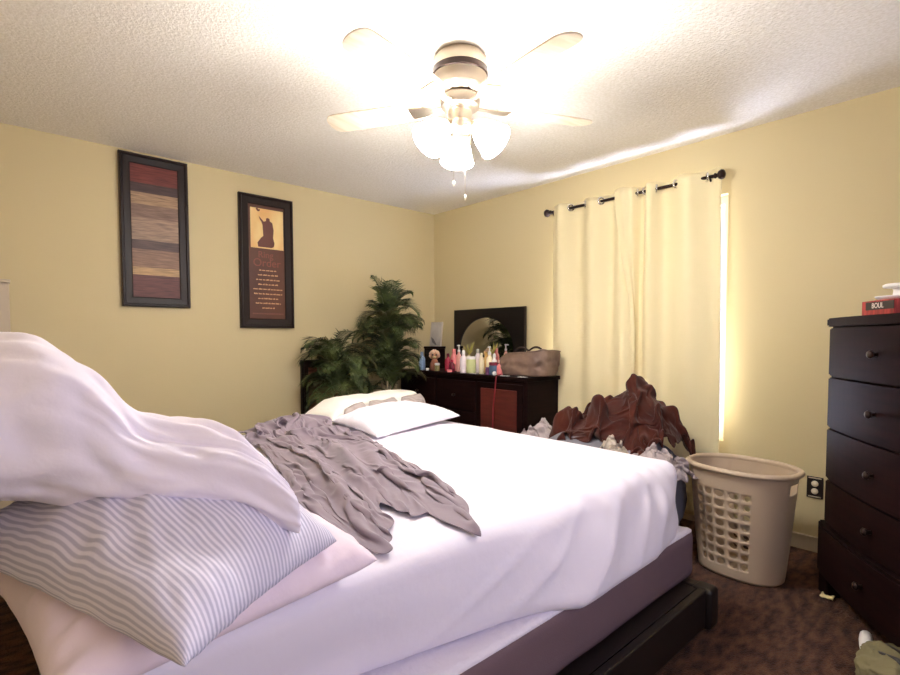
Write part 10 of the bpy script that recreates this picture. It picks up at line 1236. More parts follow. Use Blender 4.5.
17,0,0,0,-1,0,-3,-2,-4,-1,-2,1,5,-2,-3,0,0,3,2,1,-2,-1,-2,-3,-1,-4,-4,7,-9,-4,6,-5,3,0,7,-2,4,-1,-1,-3,0,-2,0,1,1,2,0,-1,0,1,3,1,0,0,-1,-1,0,1,1,0,-1,-2,1,3,2,2,0,-1,1,1,0,0,0,-1,-1,-1,0,0,0,-4,-4,-2,-1,0,
0,3,2,2,1,0,2,-2,1,-2,-1,-2,-5,2,-2,-5,-1,-3,-1,0,1,1,1,6,4,2,-6,-3,0,1,-8,4,-2,3,-1,7,-5,4,-3,1,-2,3,-1,-1,1,0,2,1,1,1,-2,0,-2,0,1,0,-1,-1,0,0,1,3,2,-2,-2,3,2,4,0,0,1,-1,0,1,-1,-1,-1,-3,-2,-2,-1,-1,-1,-1,
-2,1,0,-1,-1,0,1,2,1,1,1,3,4,2,2,2,-2,-2,-1,-5,-6,-1,-2,-1,0,1,1,-1,0,-2,4,-6,1,-4,2,2,1,-4,2,-1,1,2,3,0,0,-1,-1,-1,0,-1,1,-2,0,-1,-1,0,3,-1,-1,2,1,2,3,1,1,0,2,0,1,0,0,0,-1,0,1,1,-2,0,-2,-1,-2,-1,-1,0,
-3,1,0,0,0,1,-1,0,1,1,4,0,1,3,3,2,3,3,0,1,-2,-11,-7,-2,1,-1,3,-3,0,-2,1,0,-1,0,-2,0,-2,3,-3,-1,0,0,2,4,2,2,-1,-1,0,-3,-5,-1,1,-2,0,1,0,-1,3,0,3,0,0,4,3,-2,0,3,0,0,1,-1,1,0,0,-2,0,-1,0,-1,-1,0,0,-1,
-4,-2,1,0,1,0,1,2,0,2,1,1,0,0,2,3,3,2,2,0,1,1,-4,-13,-2,2,1,-2,0,-1,-1,-2,1,-1,3,-3,5,-6,-1,-1,-1,-2,1,1,1,1,1,0,-3,0,-2,-2,1,7,5,0,-4,2,3,2,-1,-5,0,-1,4,3,-1,-1,2,0,-1,0,-1,1,0,2,1,0,-1,-1,-1,-1,-1,1,
-8,1,-1,0,0,1,2,0,2,1,1,1,0,1,1,2,3,3,2,2,1,0,-1,-4,-9,-3,0,2,-1,-1,-1,-1,2,1,-4,3,-2,4,-2,-6,-4,0,1,0,1,0,1,0,-2,-1,8,4,0,-5,-5,-2,9,9,-4,-3,-3,0,-3,3,-1,5,3,-2,0,1,0,-1,0,0,1,1,1,1,0,0,-1,-1,-1,-1,
-8,3,1,0,0,-1,-2,0,2,2,1,-1,0,0,1,1,3,3,3,2,0,0,2,1,-7,-11,5,-1,0,-2,-5,8,-7,1,0,1,2,-4,-1,1,-1,1,-1,2,-4,-1,0,0,2,2,-4,0,-1,0,4,11,0,0,3,0,-1,3,-12,-5,4,0,4,2,0,0,-1,0,1,-1,0,1,2,2,0,-2,0,-1,1,0,
-9,-2,0,1,2,2,1,2,-1,0,0,1,-1,-1,-2,2,2,3,2,4,3,3,-1,1,-3,-6,-4,-1,2,0,-1,1,-1,-5,-1,-5,2,10,4,4,0,-5,-9,-5,4,3,1,0,0,-1,-3,-2,3,8,5,-1,-3,-1,-2,0,-1,2,13,-11,-12,0,1,5,2,0,-1,0,0,0,3,0,1,-1,0,0,-1,1,2,1,
-4,1,-2,-4,-2,-1,1,0,0,0,0,2,-1,-1,1,1,2,2,4,3,4,1,3,-1,2,-1,-13,-1,3,1,1,-4,6,-2,-2,-2,-6,-6,2,-1,5,6,9,4,0,-1,-1,-2,-3,-8,3,7,0,-4,-2,-4,-1,0,1,3,2,-7,1,4,3,-6,-1,-4,1,1,1,2,0,3,1,2,-1,-1,-1,1,0,1,-1,-2,
-4,-4,2,5,0,2,1,0,0,-2,-1,-4,2,3,-6,-5,0,1,3,3,5,4,4,3,0,2,-6,-11,0,2,2,1,-4,2,-1,0,0,0,-1,2,-11,0,0,-1,0,1,0,4,2,7,-1,-4,-3,0,-3,2,2,-3,1,1,5,4,-6,1,-2,-3,-7,4,3,1,0,-2,2,-1,-1,-1,0,2,2,-1,1,-2,-2,4,
-3,2,0,-1,2,0,0,-1,0,-1,-1,2,-2,-9,8,0,-7,1,0,3,3,5,3,5,4,2,0,-3,-16,2,1,1,0,0,0,-2,-2,0,0,2,8,-7,-1,3,-3,-3,0,-2,0,-2,0,-2,5,1,1,-1,0,1,-1,-1,-3,2,1,0,0,1,0,-5,-4,0,7,7,1,-2,-2,-4,-3,-3,-1,0,2,4,6,0,
2,-2,-1,0,-1,0,1,2,1,0,-1,-5,0,5,-7,0,-1,-6,1,1,2,3,5,4,6,4,4,1,-4,-16,-2,1,1,0,1,0,-1,0,-2,-1,4,0,-3,-3,5,-2,-1,-1,-1,1,1,1,-2,0,1,0,0,-1,1,0,-1,-2,1,1,0,0,1,-1,-1,0,-5,-3,0,2,0,2,0,1,1,4,3,-3,-7,-1,
-3,1,1,0,1,-1,-1,1,-3,2,2,2,-3,-3,3,-7,4,-8,-1,-2,1,2,3,5,3,5,5,5,4,-1,-11,-6,-2,-1,-1,2,2,-5,1,0,0,0,0,-2,-4,5,-2,0,1,1,-3,1,0,2,0,0,0,0,-1,0,-1,1,0,-1,0,0,-1,1,0,0,1,-2,-1,0,0,0,3,2,5,1,-7,-3,6,6,
4,-2,-3,0,0,1,2,-5,2,0,-2,1,3,-3,-2,3,-9,4,-9,1,-2,-2,2,2,5,4,4,4,5,4,3,-2,-3,-5,-4,-2,-3,3,0,3,-11,2,0,0,-1,-2,3,0,0,-1,4,0,3,-3,-1,-1,0,0,0,-2,1,-1,3,-1,0,-2,1,-1,0,0,0,1,1,-1,1,1,0,3,-2,-7,3,15,4,-2,
-5,2,2,-1,0,2,-1,0,0,-2,1,-2,2,4,-5,0,1,-9,4,-8,-5,1,-2,1,1,2,4,5,4,6,4,3,2,2,-3,-1,-1,-3,-2,-13,4,0,0,-1,0,0,-1,1,0,0,0,0,-1,2,0,1,-2,2,-2,0,0,3,-6,3,-2,1,2,-1,1,0,0,3,-1,1,-2,-1,-1,6,-7,11,3,-7,-6,0,
0,-1,-2,1,0,0,-2,2,0,1,1,-1,-1,2,-1,-2,3,-5,-8,1,-5,-5,-1,1,0,5,4,4,4,2,3,2,0,1,5,-2,-1,-1,-3,4,0,-3,-4,-2,0,0,1,-1,-1,-1,-1,0,0,0,1,-1,2,-2,1,0,1,-3,6,-4,0,0,-3,2,3,0,0,1,1,-1,0,-2,1,2,3,-8,6,4,1,-3,
-4,-1,2,0,1,-1,1,1,0,-1,-1,2,-1,0,3,-2,-2,7,-8,-6,2,1,-2,-5,-5,-6,-2,1,2,3,2,3,5,6,2,4,0,1,0,1,-1,0,0,-1,-2,0,-1,0,3,3,-2,-1,-3,0,3,3,3,1,-1,0,-3,-3,-5,5,-1,-1,-1,-1,-4,2,4,2,3,-1,-5,-2,1,-3,4,4,-1,-2,1,2,
8,1,-1,-5,-6,-1,0,1,1,1,-1,1,-2,0,2,-2,-1,2,-1,-4,-4,-3,0,2,5,3,1,1,3,3,3,1,-5,1,0,-2,0,-1,0,-2,1,1,0,0,0,0,1,4,1,1,1,0,0,-1,-2,1,-1,1,1,-1,0,1,-1,-2,4,0,-1,0,0,3,3,3,-1,-1,-2,-8,-8,-2,2,4,-3,-1,2,0,
9,1,-1,3,-1,-6,-10,2,1,1,0,0,0,0,0,3,-6,0,4,-1,-1,1,-1,0,0,0,1,-1,-3,-1,-2,-1,7,-7,5,4,-2,-7,2,4,4,1,0,0,-2,1,0,2,1,-2,2,0,-1,1,0,-1,1,1,1,-1,1,0,1,1,-1,1,1,0,0,-1,-1,-1,2,0,0,1,-4,-13,4,1,1,-1,-1,0,
4,1,2,-2,1,2,-2,-9,1,0,1,-1,1,0,1,-1,0,-1,-1,1,1,-1,1,0,-1,0,-1,-1,1,-3,0,-4,-2,4,-9,2,9,11,-2,-7,-3,2,3,4,5,-3,-3,-4,3,0,0,-1,2,-1,0,1,0,1,1,1,-1,-2,-1,1,1,2,2,0,-1,0,-3,-2,-2,0,2,1,5,-4,-8,2,0,1,0,0,
3,-3,1,2,1,-4,8,-5,-5,1,2,2,-4,-1,-3,3,4,-5,2,0,0,0,-1,-1,-1,-1,-1,0,0,5,2,2,-6,-6,4,-7,-5,-2,5,4,6,3,-1,0,1,-1,2,-4,-4,5,1,2,0,2,0,-2,0,0,1,-1,-1,1,0,-1,-1,2,2,1,0,-3,-3,-4,-4,0,2,5,2,7,-5,-6,1,0,1,0,
0,1,-1,-3,2,3,-1,5,-7,-1,-1,-3,4,1,6,-7,-2,3,0,0,-1,0,0,0,-1,-2,-3,-1,1,-2,-1,2,2,2,-1,2,-1,-2,-4,3,-6,-1,4,0,-1,5,5,7,-7,-10,-3,0,2,2,6,6,-1,0,-2,-1,-2,-2,-1,0,4,1,1,2,0,-2,-5,-5,-2,0,3,3,3,5,5,-4,-5,0,-1,1,
0,2,-1,0,-3,1,0,3,2,-6,-1,3,0,4,-11,5,4,3,-1,0,1,1,5,4,2,-1,0,-12,-11,0,0,0,1,1,-1,1,-1,1,0,-2,2,0,-3,-1,-1,-3,-3,1,6,10,2,-3,-4,-5,-3,3,6,-3,-3,-2,0,-1,0,1,0,2,2,1,1,-2,-2,0,-3,0,0,4,3,1,2,1,-1,-3,0,0,
-15,6,7,4,0,-1,0,-2,3,0,-2,-2,2,-4,9,8,2,-3,1,0,1,0,-2,0,2,2,-4,1,-6,-13,-3,1,0,0,2,-2,1,2,0,0,-1,-1,0,1,3,2,1,-7,0,-1,1,4,4,2,-7,-8,-1,3,-1,-1,-2,0,0,0,1,1,1,2,0,0,2,-4,6,0,1,0,-1,0,1,4,1,-1,-3,-1,
-14,-5,-1,7,10,5,0,-1,-1,4,-1,-1,-1,5,7,1,0,1,1,1,-2,-2,-2,-3,-1,-3,2,3,0,-3,-8,-5,-2,0,-1,1,2,1,0,0,0,-1,1,0,-1,1,-1,8,-2,-5,0,1,0,2,2,2,-9,-8,1,2,3,1,1,-2,-1,0,1,-1,2,2,-2,8,-4,1,1,-1,-3,1,1,0,2,1,0,-1,
-5,2,-2,-6,-4,4,7,4,-1,0,4,1,1,5,0,0,1,3,1,-1,-1,-1,-1,-4,-6,-1,0,2,4,1,-2,-3,0,4,1,0,-4,-5,-3,-1,0,0,0,0,0,0,3,0,-1,1,0,0,0,-2,1,-4,-1,2,-2,-1,1,2,2,1,-1,-3,-2,0,-1,1,8,-3,5,1,-1,-2,-1,-3,0,1,2,0,1,0,
-18,3,2,6,5,3,3,3,-1,-8,2,1,3,-1,2,1,3,1,-1,0,0,-1,-4,-3,-2,-1,-1,1,2,4,2,2,0,-7,-4,-3,0,-1,1,1,-1,0,0,0,1,1,-1,-4,2,1,1,0,2,0,-1,-2,0,-2,1,2,1,0,0,0,-1,-2,-3,0,1,6,-4,4,-1,1,-1,0,1,-1,-1,0,0,2,0,1,
-8,-3,1,-2,-1,-3,-1,10,10,-1,-5,6,-4,1,1,2,1,-1,1,-1,-1,0,-1,-2,-2,-3,0,0,3,3,2,-3,-1,2,-1,-2,0,3,0,-3,0,-1,1,-3,1,-6,0,1,0,3,0,2,1,2,-2,0,-1,0,3,1,1,-2,-1,0,0,0,-2,-2,1,2,4,-4,2,-1,1,0,-1,0,0,-1,0,0,1,0,
-8,1,-2,-1,-2,0,3,-7,11,11,-6,-4,0,0,1,-1,2,0,1,1,0,-1,-1,-1,-2,-1,-2,0,2,1,4,1,0,0,0,3,-1,-1,0,-2,0,1,-2,-2,-2,8,0,0,1,-4,-3,-1,-1,4,-1,-2,1,0,-2,0,2,1,2,1,1,-2,4,2,0,-6,-2,3,-1,-1,-2,1,0,0,0,1,-1,-1,0,0,
-13,0,0,1,1,0,0,2,-6,8,7,-9,3,-4,1,1,1,3,3,-2,-1,1,1,-1,-1,1,-1,-1,-1,0,0,4,-2,5,4,0,1,-3,-3,-1,1,-3,-1,7,2,0,1,0,0,-3,-1,-8,2,1,1,-2,0,1,0,0,-4,8,2,-1,-3,0,3,-9,0,-1,2,1,0,1,2,-1,1,1,0,-1,-1,1,0,1,
-15,0,2,1,2,1,1,0,-5,4,4,5,-5,-1,-3,1,0,4,1,0,0,0,0,3,1,-2,0,-2,-4,1,-2,-1,4,-3,-1,0,0,2,2,4,0,0,-1,1,3,1,2,0,0,1,-2,-2,-1,-8,4,0,0,0,-1,-1,11,1,-3,0,-2,0,-9,6,-7,5,-1,2,1,0,-2,0,0,1,2,0,1,-1,1,-1,
-20,1,2,4,3,2,0,2,-2,-1,3,2,-1,0,-3,2,1,2,1,-1,1,0,0,3,0,-1,4,-1,-2,-1,2,2,0,-3,-3,-4,1,2,1,-2,-1,4,-1,0,3,1,1,1,-1,-1,1,0,-9,2,2,-1,0,0,0,8,2,-4,1,1,-4,-5,0,-4,10,0,2,-3,-1,-1,-1,0,0,1,-1,2,1,1,0,2,
-26,2,4,3,4,4,1,0,1,2,-1,0,3,2,-4,1,2,0,2,-1,0,1,2,-2,0,3,-2,-3,-1,1,-7,-1,0,0,4,5,1,-2,6,-2,-3,-2,1,0,1,1,0,1,-1,1,-3,1,-3,0,0,2,0,0,4,5,-3,-1,2,-1,-2,-5,3,1,2,-7,-1,2,-1,1,2,-1,1,0,0,1,1,2,1,-2,
-32,3,4,5,5,3,3,3,2,0,-1,1,2,0,1,2,-1,0,0,2,0,1,-1,-2,0,3,-4,-2,8,-9,1,-2,1,2,-6,-1,0,7,-2,4,0,-2,0,1,1,-1,-1,0,1,-1,-3,0,2,-1,1,1,0,-1,6,2,-5,6,-1,0,-2,-4,2,-1,-4,0,-1,2,4,-2,-1,0,4,-1,-2,-1,1,1,0,1,
-38,3,5,5,4,6,2,4,4,4,-3,0,3,-1,5,-1,1,-1,0,2,2,-3,-2,-3,1,-2,-5,9,-12,2,2,1,-2,-1,4,1,1,-4,3,1,2,-1,3,1,-5,1,-1,-1,2,-3,-1,0,9,-6,0,0,1,1,6,-3,4,0,-1,-3,2,-2,1,-7,6,1,-1,1,-6,2,-1,1,3,0,-1,-2,0,-1,0,-1,
-40,3,5,5,5,6,5,3,5,0,0,0,4,0,-1,1,-2,0,1,2,0,-1,-3,-1,2,-8,6,-9,2,7,4,0,1,0,1,-2,-5,1,1,-1,0,5,3,-5,-1,-3,0,-2,-1,1,1,8,-9,4,-1,1,-1,8,0,-1,4,-2,0,-4,0,0,0,-1,-1,-1,1,-4,1,-1,0,6,1,-2,0,-2,-2,-3,-2,0,
-20,-19,4,7,5,5,4,5,5,1,0,0,-1,6,-1,-1,0,-1,-2,1,-1,1,-1,1,-5,-1,-1,-2,11,-10,0,0,0,1,3,4,-1,1,-3,4,7,0,-3,1,-3,-4,-4,0,1,1,7,-7,0,3,-2,2,2,6,0,1,-1,-3,-1,-1,0,1,-1,0,-3,1,-1,-1,0,-1,8,2,-4,-2,-1,-1,-4,-3,-2,-2,
-9,6,-31,6,6,5,5,4,4,0,0,5,-2,2,-1,0,-3,1,-1,-1,-1,-1,0,1,-6,4,-8,11,-8,6,0,1,2,-2,-2,3,2,0,5,2,2,0,-1,-4,-5,-1,-1,0,1,3,-6,0,5,-1,-1,1,6,2,0,2,-3,-1,-2,-1,-1,2,-3,1,-2,2,1,1,-3,8,3,-3,-5,-1,-1,-3,-3,-2,-3,-2,
-5,-1,5,-27,5,6,5,5,1,2,-1,7,-5,3,0,0,-1,-1,-4,0,2,-3,3,-7,5,-8,9,-1,-3,4,1,-1,-1,7,-4,0,1,0,5,1,2,1,-2,0,0,-2,-3,-3,-7,-1,4,2,1,2,-1,0,8,0,-1,0,-4,0,-1,-1,2,-2,0,2,-4,1,-2,-1,6,8,-1,-3,-4,-1,-1,-1,-3,-3,-1,-1,
-3,-1,0,-13,3,3,3,2,2,2,-1,1,1,0,3,-2,-1,-1,1,-2,-3,1,-6,3,-6,5,6,-10,8,0,0,3,0,0,0,0,1,5,-1,0,-1,-5,2,-1,-2,-3,-3,-1,3,-1,1,3,2,-1,4,-2,4,0,0,-3,1,-1,-2,1,-1,-1,1,0,0,0,3,-1,5,0,-1,-2,-1,-1,-1,-1,-2,-1,2,1,
-1,-1,-3,0,-5,2,1,2,4,-2,0,0,2,-1,0,-2,2,-3,0,0,-2,-4,2,-5,3,12,-14,6,2,0,1,0,2,1,-1,-3,5,3,-5,2,-3,0,-2,-1,-1,-1,1,-1,3,1,5,0,-5,3,-4,4,-1,0,0,-2,0,0,-1,4,-4,0,1,1,2,-3,0,6,-4,0,-1,1,0,1,-1,-1,0,1,2,3,
-1,-1,-1,8,-5,1,0,-1,-1,0,1,0,1,-3,2,-3,-3,-1,-2,-2,-1,1,-6,2,13,-14,8,7,-1,0,-2,3,-2,0,1,2,3,-3,-4,-2,-1,3,0,0,1,0,0,-1,-3,1,-2,0,4,2,-2,-1,1,0,-1,-1,-1,0,0,0,-1,5,-2,2,0,0,0,-3,0,0,2,0,3,0,0,1,0,-1,4,-4,
-1,-3,2,-4,9,-4,1,0,-3,1,2,-2,1,-2,-2,-2,-2,-2,-3,-1,0,-3,1,11,-17,8,6,-2,1,4,1,3,-2,0,3,1,1,-6,-3,-3,-3,-2,-3,2,4,7,3,3,4,-3,-6,1,-1,-1,1,0,-1,-2,0,0,-1,-2,4,-3,3,3,-1,2,0,-1,0,0,-2,-3,2,2,2,2,1,0,1,1,-1,0,
-1,0,3,4,5,-4,-1,-3,-2,-2,1,-2,4,-8,-4,-2,-4,-2,0,0,-3,2,10,-13,5,3,1,3,4,2,0,2,-1,-2,3,3,-6,-3,1,-2,-3,-2,0,0,2,0,3,1,-5,5,1,1,0,1,0,0,-3,-1,0,0,1,0,-1,-2,3,8,-4,3,0,-2,-1,-2,0,-4,1,3,2,2,1,1,2,1,-2,-1,
-1,5,0,10,-7,-1,-4,-6,0,-1,2,0,-3,1,-3,-5,-2,-3,-3,-2,3,7,-11,2,8,2,2,3,0,2,1,2,2,-5,3,-4,-2,0,-3,-1,-4,0,6,4,2,2,0,0,-2,-6,3,-2,2,-1,2,0,-1,1,-3,1,-2,3,-3,3,2,-2,1,6,-3,-1,-2,0,0,-4,0,3,2,2,2,1,1,3,-3,-1,
6,3,1,3,-2,-4,-7,-2,-3,-4,1,-2,-2,-2,-4,-1,-2,-2,-3,0,3,-1,5,12,1,-2,-3,4,2,2,0,0,-3,3,0,-3,-1,2,-5,-5,-1,5,-8,-1,0,1,3,1,5,1,0,1,1,-1,1,3,1,-3,0,-1,1,-2,-1,-1,0,4,6,-4,-3,1,0,0,-1,-2,-1,2,2,1,1,2,0,1,1,0,
7,-1,0,0,-4,-6,-3,-3,-2,-1,3,-5,-2,-1,0,0,1,4,6,6,-5,-4,3,-5,1,4,0,2,0,-1,3,0,-2,1,-3,-2,0,-3,7,2,0,-9,2,-1,-2,-3,0,2,0,6,0,-1,1,1,1,6,0,-1,-2,-1,-3,-3,-1,-1,7,2,-5,-4,3,1,1,0,0,0,-1,-1,1,1,2,1,2,0,1,1,
6,1,-1,-8,-5,-3,-2,-3,-2,-2,-1,2,-1,1,1,3,0,-7,-9,-7,1,5,5,8,5,3,5,1,-1,-1,2,-4,7,-2,-3,2,2,-1,-8,-9,-5,0,4,3,1,1,1,1,1,1,6,-2,1,1,3,4,0,0,-2,-4,-1,-5,2,9,-6,-6,2,2,2,1,-1,-1,1,0,-2,-1,0,1,1,2,0,0,3,0,
6,0,-1,-10,-13,-3,-3,0,0,1,-1,-1,0,-1,-1,-3,-7,1,-1,3,4,0,7,6,8,7,-2,0,-1,-3,1,-3,4,2,-1,-3,-7,-8,-8,6,8,4,-1,3,6,-5,-5,1,1,1,2,3,0,3,4,1,0,0,-2,-2,-4,0,5,-9,3,-1,3,2,-3,2,2,-2,-2,0,-2,-1,-1,0,3,1,2,-1,3,0,
5,-2,-1,0,-18,-16,-1,-1,-1,-1,-2,-2,-1,0,1,1,3,-4,2,1,2,10,7,6,6,2,0,-1,-3,-1,-4,-1,-3,-2,-2,-2,-6,-2,11,-1,-4,-1,4,2,5,10,-5,-3,2,1,2,0,2,4,3,-1,0,-1,-1,-2,-5,8,-12,7,-3,4,-3,-6,1,1,5,3,-2,-1,-1,-4,0,1,0,2,2,2,0,0,
1,-1,-2,-2,0,-7,-20,-13,-1,-1,0,-2,-1,-1,0,4,0,7,6,3,6,7,6,3,2,1,2,-4,-2,-3,-2,-4,-4,-4,-2,-4,1,7,-7,3,9,8,3,-3,-5,9,2,-4,-1,2,0,1,1,1,2,0,0,-2,-1,-1,-1,-3,6,-5,4,-3,-1,8,-1,-3,-3,3,1,-2,-4,-1,-2,1,1,2,1,4,1,-1,]}
def settled(name, D, m, label, cat, fn=None, thick=.003):
    P = unpack(D['n'], D['m'], D['lo'], D['d'])
    if fn: P = [[fn(Vector(p)) for p in r] for r in P]
    bm, V = grid_bm(P)
    o = obj(name, bm, m)
    c = sum((v.co for v in o.data.vertices), Vector())/len(o.data.vertices); origin_to(o, c)
    sm = o.modifiers.new('smooth', 'SMOOTH'); sm.factor = .3; sm.iterations = 2
    md = o.modifiers.new('thick', 'SOLIDIFY'); md.thickness = thick; md.offset = 0
    subsurf(o, 1)
    return tag(o, label, cat)
settled('flat_sheet', GRAY, M['graysheet'], 'rumpled grey mauve sheet thrown across the middle of the bed', 'sheet', lambda p: Vector((p.x, p.y, p.z+.004)))
settled('blanket', BROWN, M['brown'], 'crumpled rust brown plush blanket on top of the laundry pile', 'blanket', lambda p: Vector((p.x, p.y+.02 if p.y > 1.4 else 1.42-(1.4-p.y)*.7, p.z*1.045)), .008)

# ------------------------------------------------------------------ laundry lumps under the blanket
def lump(name, c, r, m, label, cat, seed, amp=.25, zmin=None, sub=5):
    bm = bmesh.new(); bmesh.ops.create_icosphere(bm, subdivisions=sub, radius=1)
    for v in bm.verts:
        d = v.co.normalized()
        q = d*1.6+Vector((seed, seed*.7, 2))
        w = Vector((noise.noise(q+Vector((5, 0, 0))), noise.noise(q+Vector((0, 7, 0))), noise.noise(q+Vector((0, 0, 3)))))
        k = noise.noise((q+w*.7)*1.1)
        k2 = noise.noise((q+w*.9)*2.3)
        f = 1+amp*((1-abs(k)*2)*.5-.2)+amp*.35*((1-abs(k2)*2)*.5)
        sgn = lambda a: math.copysign(abs(a)**.75, a)
        v.co = Vector((c[0]+r[0]*sgn(d.x)*f, c[1]+r[1]*sgn(d.y)*f, c[2]+r[2]*sgn(d.z)*f))
        if zmin is not None and v.co.z < zmin: v.co.z = zmin+.002*abs(k)
    o = obj(name, bm, m); origin_to(o, (c[0], c[1], c[2]-r[2] if zmin is None else zmin))
    return tag(o, label, cat)
lump('folded_bedding', (2.71, 1.61, .31), (.36, .42, .31), M['bluegray'], 'blue grey bedding heaped on floor between bed foot and window', 'bedding', 3, .16, 0.002)
def crumpled(name, c, sx, sy, sz, rot, m, label, cat):
    q = Matrix.Rotation(R(rot), 3, 'Z')
    def fn(p):
        d = q @ Vector(((p.x-2.80)*sx, (p.y-1.53)*sy, 0))
        return Vector((c[0]+d.x, c[1]+d.y, c[2]+max(0, p.z-.45)*sz))
    return settled(name, BROWN, m, label, cat, fn, .003)
crumpled('bed_linen', (2.66, 2.03, .50), .40, .34, .36, 60, M['palegray'], 'pale grey linen at the dresser end of the laundry pile', 'linen')
crumpled('shirt', (2.50, 1.42, .545), .22, .2, .26, 150, M['offwhite'], 'small off white cloth poking out under the brown blanket', 'laundry')
crumpled('towel', (2.60, 1.22, .47), .44, .36, .36, 200, M['palegray'], 'light grey towel bunched at the basket end of the laundry pile', 'towel')

# ------------------------------------------------------------------ laundry basket
def hamper():
    cx, cy = 2.832, .895
    root = thing('laundry_basket', (cx, cy, 0), 'tall beige plastic laundry basket with round holes between bed and chest', 'laundry basket')
    Hh = .545; ca = R(-5)
    def pt(u, v, o=0):
        a = u*2*PI; t = v
        rx = lerp(.142, .185, t**.9)+o; ry = lerp(.195, .245, t**.9)+o
        c, s = math.cos(a), math.sin(a); e = .86
        x = rx*math.copysign(abs(c)**e, c); y = ry*math.copysign(abs(s)**e, s)
        return Vector((cx+x*math.cos(ca)-y*math.sin(ca), cy+x*math.sin(ca)+y*math.cos(ca), .006+Hh*v))
    NU, NV = 28, 11
    bm = bmesh.new(); cache = {}
    def vt(u, v):
        k = (round(u % 1, 5), round(v, 5))
        if k not in cache: cache[k] = bm.verts.new(pt(u, v))
        return cache[k]
    holes = set()
    def front(i): return (11 <= i < 11+5)
    def back(i):
        ib = (i+NU//2) % NU; return front(ib)
    for i in range(NU):
        for j in range(NV):
            if (front(i) or back(i)) and 1 <= j < 9: holes.add((i, j))
    # handle openings at both ends
    def handle(i, j): return j == 9 and ((6 <= i < 8) or (20 <= i < 22))
    for i in range(NU):
        for j in range(NV):
            u0, u1, v0, v1 = i/NU, (i+1)/NU, j/NV, (j+1)/NV
            if handle(i, j): continue
            B = [(u0+(u1-u0)*k/4, v0) for k in range(4)]+[(u1, v0+(v1-v0)*k/4) for k in range(4)]+[(u1-(u1-u0)*k/4, v1) for k in range(4)]+[(u0, v1-(v1-v0)*k/4) for k in range(4)]
            if (i, j) in holes:
                ring = []
                for k in range(16):
                    a = PI*1.25+2*PI*k/16
                    ring.append(bm.verts.new(pt((u0+u1)/2+math.cos(a)*(u1-u0)*.36, (v0+v1)/2+math.sin(a)*(v1-v0)*.34)))
                for k in range(16):
                    bm.faces.new((vt(*B[k]), vt(*B[(k+1) % 16]), ring[(k+1) % 16], ring[k]))
            else:
                for p in range(4):
                    for q in range(4):
                        f = lambda a, b: vt(u0+(u1-u0)*a/4, v0+(v1-v0)*b/4)
                        bm.faces.new((f(p, q), f(p+1, q), f(p+1, q+1), f(p, q+1)))
    bot = [vt(k/(NU*4), 0) for k in range(NU*4)]
    c = bm.verts.new((cx, cy, .006))
    for k in range(len(bot)): bm.faces.new((bot[k], bot[(k+1) % len(bot)], c))
    o = obj('basket_body', bm, M['hamper'], root); md = o.modifiers.new('t', 'SOLIDIFY'); md.thickness = .0045; md.offset = -1
    bm = bmesh.new(); P = []
    prof = [(-.003, -.022), (.006, -.020), (.016, -.016), (.020, -.008), (.018, 0), (.008, .006), (-.004, .004), (-.008, -.006), (-.006, -.018)]
    for k in range(96):
        P.append([pt(k/96, 1, o)+Vector((0, 0, z)) for o, z in prof])
    P.append(P[0]); bm2, V = grid_bm(P, None, True); bmesh.ops.remove_doubles(bm2, verts=bm2.verts, dist=1e-5)
    obj('rim', bm2, M['hamper'], root)
hamper()

# ------------------------------------------------------------------ wall outlet
oy, oz = .702, .362
out = thing('wall_outlet', (XW, oy, oz), 'black wall outlet plate with two ivory sockets beside the chest', 'outlet')
obj('cover_plate', box((XW-.007, oy-.038, oz-.060), (XW-.001, oy+.038, oz+.060), .002), M['outlet_black'], out, smooth=False)
for dz in (-.021, .021):
    obj('socket', lathe([(0, 0), (.0165, 0), (.0165, .003), (.015, .0045), (0, .0045)], (XW-.007, oy, oz+dz), 20, rot=Matrix.Rotation(-PI/2, 3, 'Y')), M['outlet_white'], out)
for dz in (-.052, .052): obj('trim_line', box((XW-.0085, oy-.030, oz+dz-.003), (XW-.0065, oy+.030, oz+dz+.003), .0008), M['outlet_white'], out, smooth=False)

# ------------------------------------------------------------------ tall chest of drawers, standing at an angle
TA = R(36)               # direction from its left front corner along the front is (-cos, -sin)
tv = Vector((-math.cos(TA), -math.sin(TA), 0)); bv = Vector((math.sin(TA), -math.cos(TA), 0))
CW, CD = .86, .44
CL = Vector((2.885, .557, 0))
cc = CL+tv*CW/2+bv*CD/2
chest = thing('chest_of_drawers', cc, 'tall dark espresso bow front chest of drawers at the right edge', 'chest of drawers', rotz=math.atan2(tv.y, tv.x))
def bow(x, b=.035): return -CD/2-b*(1-(2*x/CW)**2)
def bowprism(x0, x1, z0, z1, yb, off, bev=0, b=.035, n=20):
    front = [(lerp(x0, x1, i/n), bow(lerp(x0, x1, i/n), b)-off) for i in range(n+1)]
    return prism(front+[(x1, yb), (x0, yb)], z0, z1, bev)
hw = CW/2
obj('carcass', bowprism(-hw, hw, .10, 1.245, CD/2, -.012), M['darkwood'], chest, world=False, smooth=False)
obj('top', bowprism(-hw-.006, hw+.006, 1.245, 1.283, CD/2, .012, .006), M['darkwood'], chest, world=False, smooth=False)
bm = bowprism(-hw-.02, hw+.02, .10, .337, CD/2-.01, .020, .006)
obj('base', bm, M['darkwood'], chest, world=False, smooth=False)
for sx in (-1, 1):
    for yy in (-CD/2-.012, CD/2-.07):
        x0, x1 = sorted((sx*(hw+.015), sx*(hw-.06)))
        obj('foot', box((x0, yy, 0), (x1, yy+.06, .104), .006), M['darkwood'], chest, world=False, smooth=False)
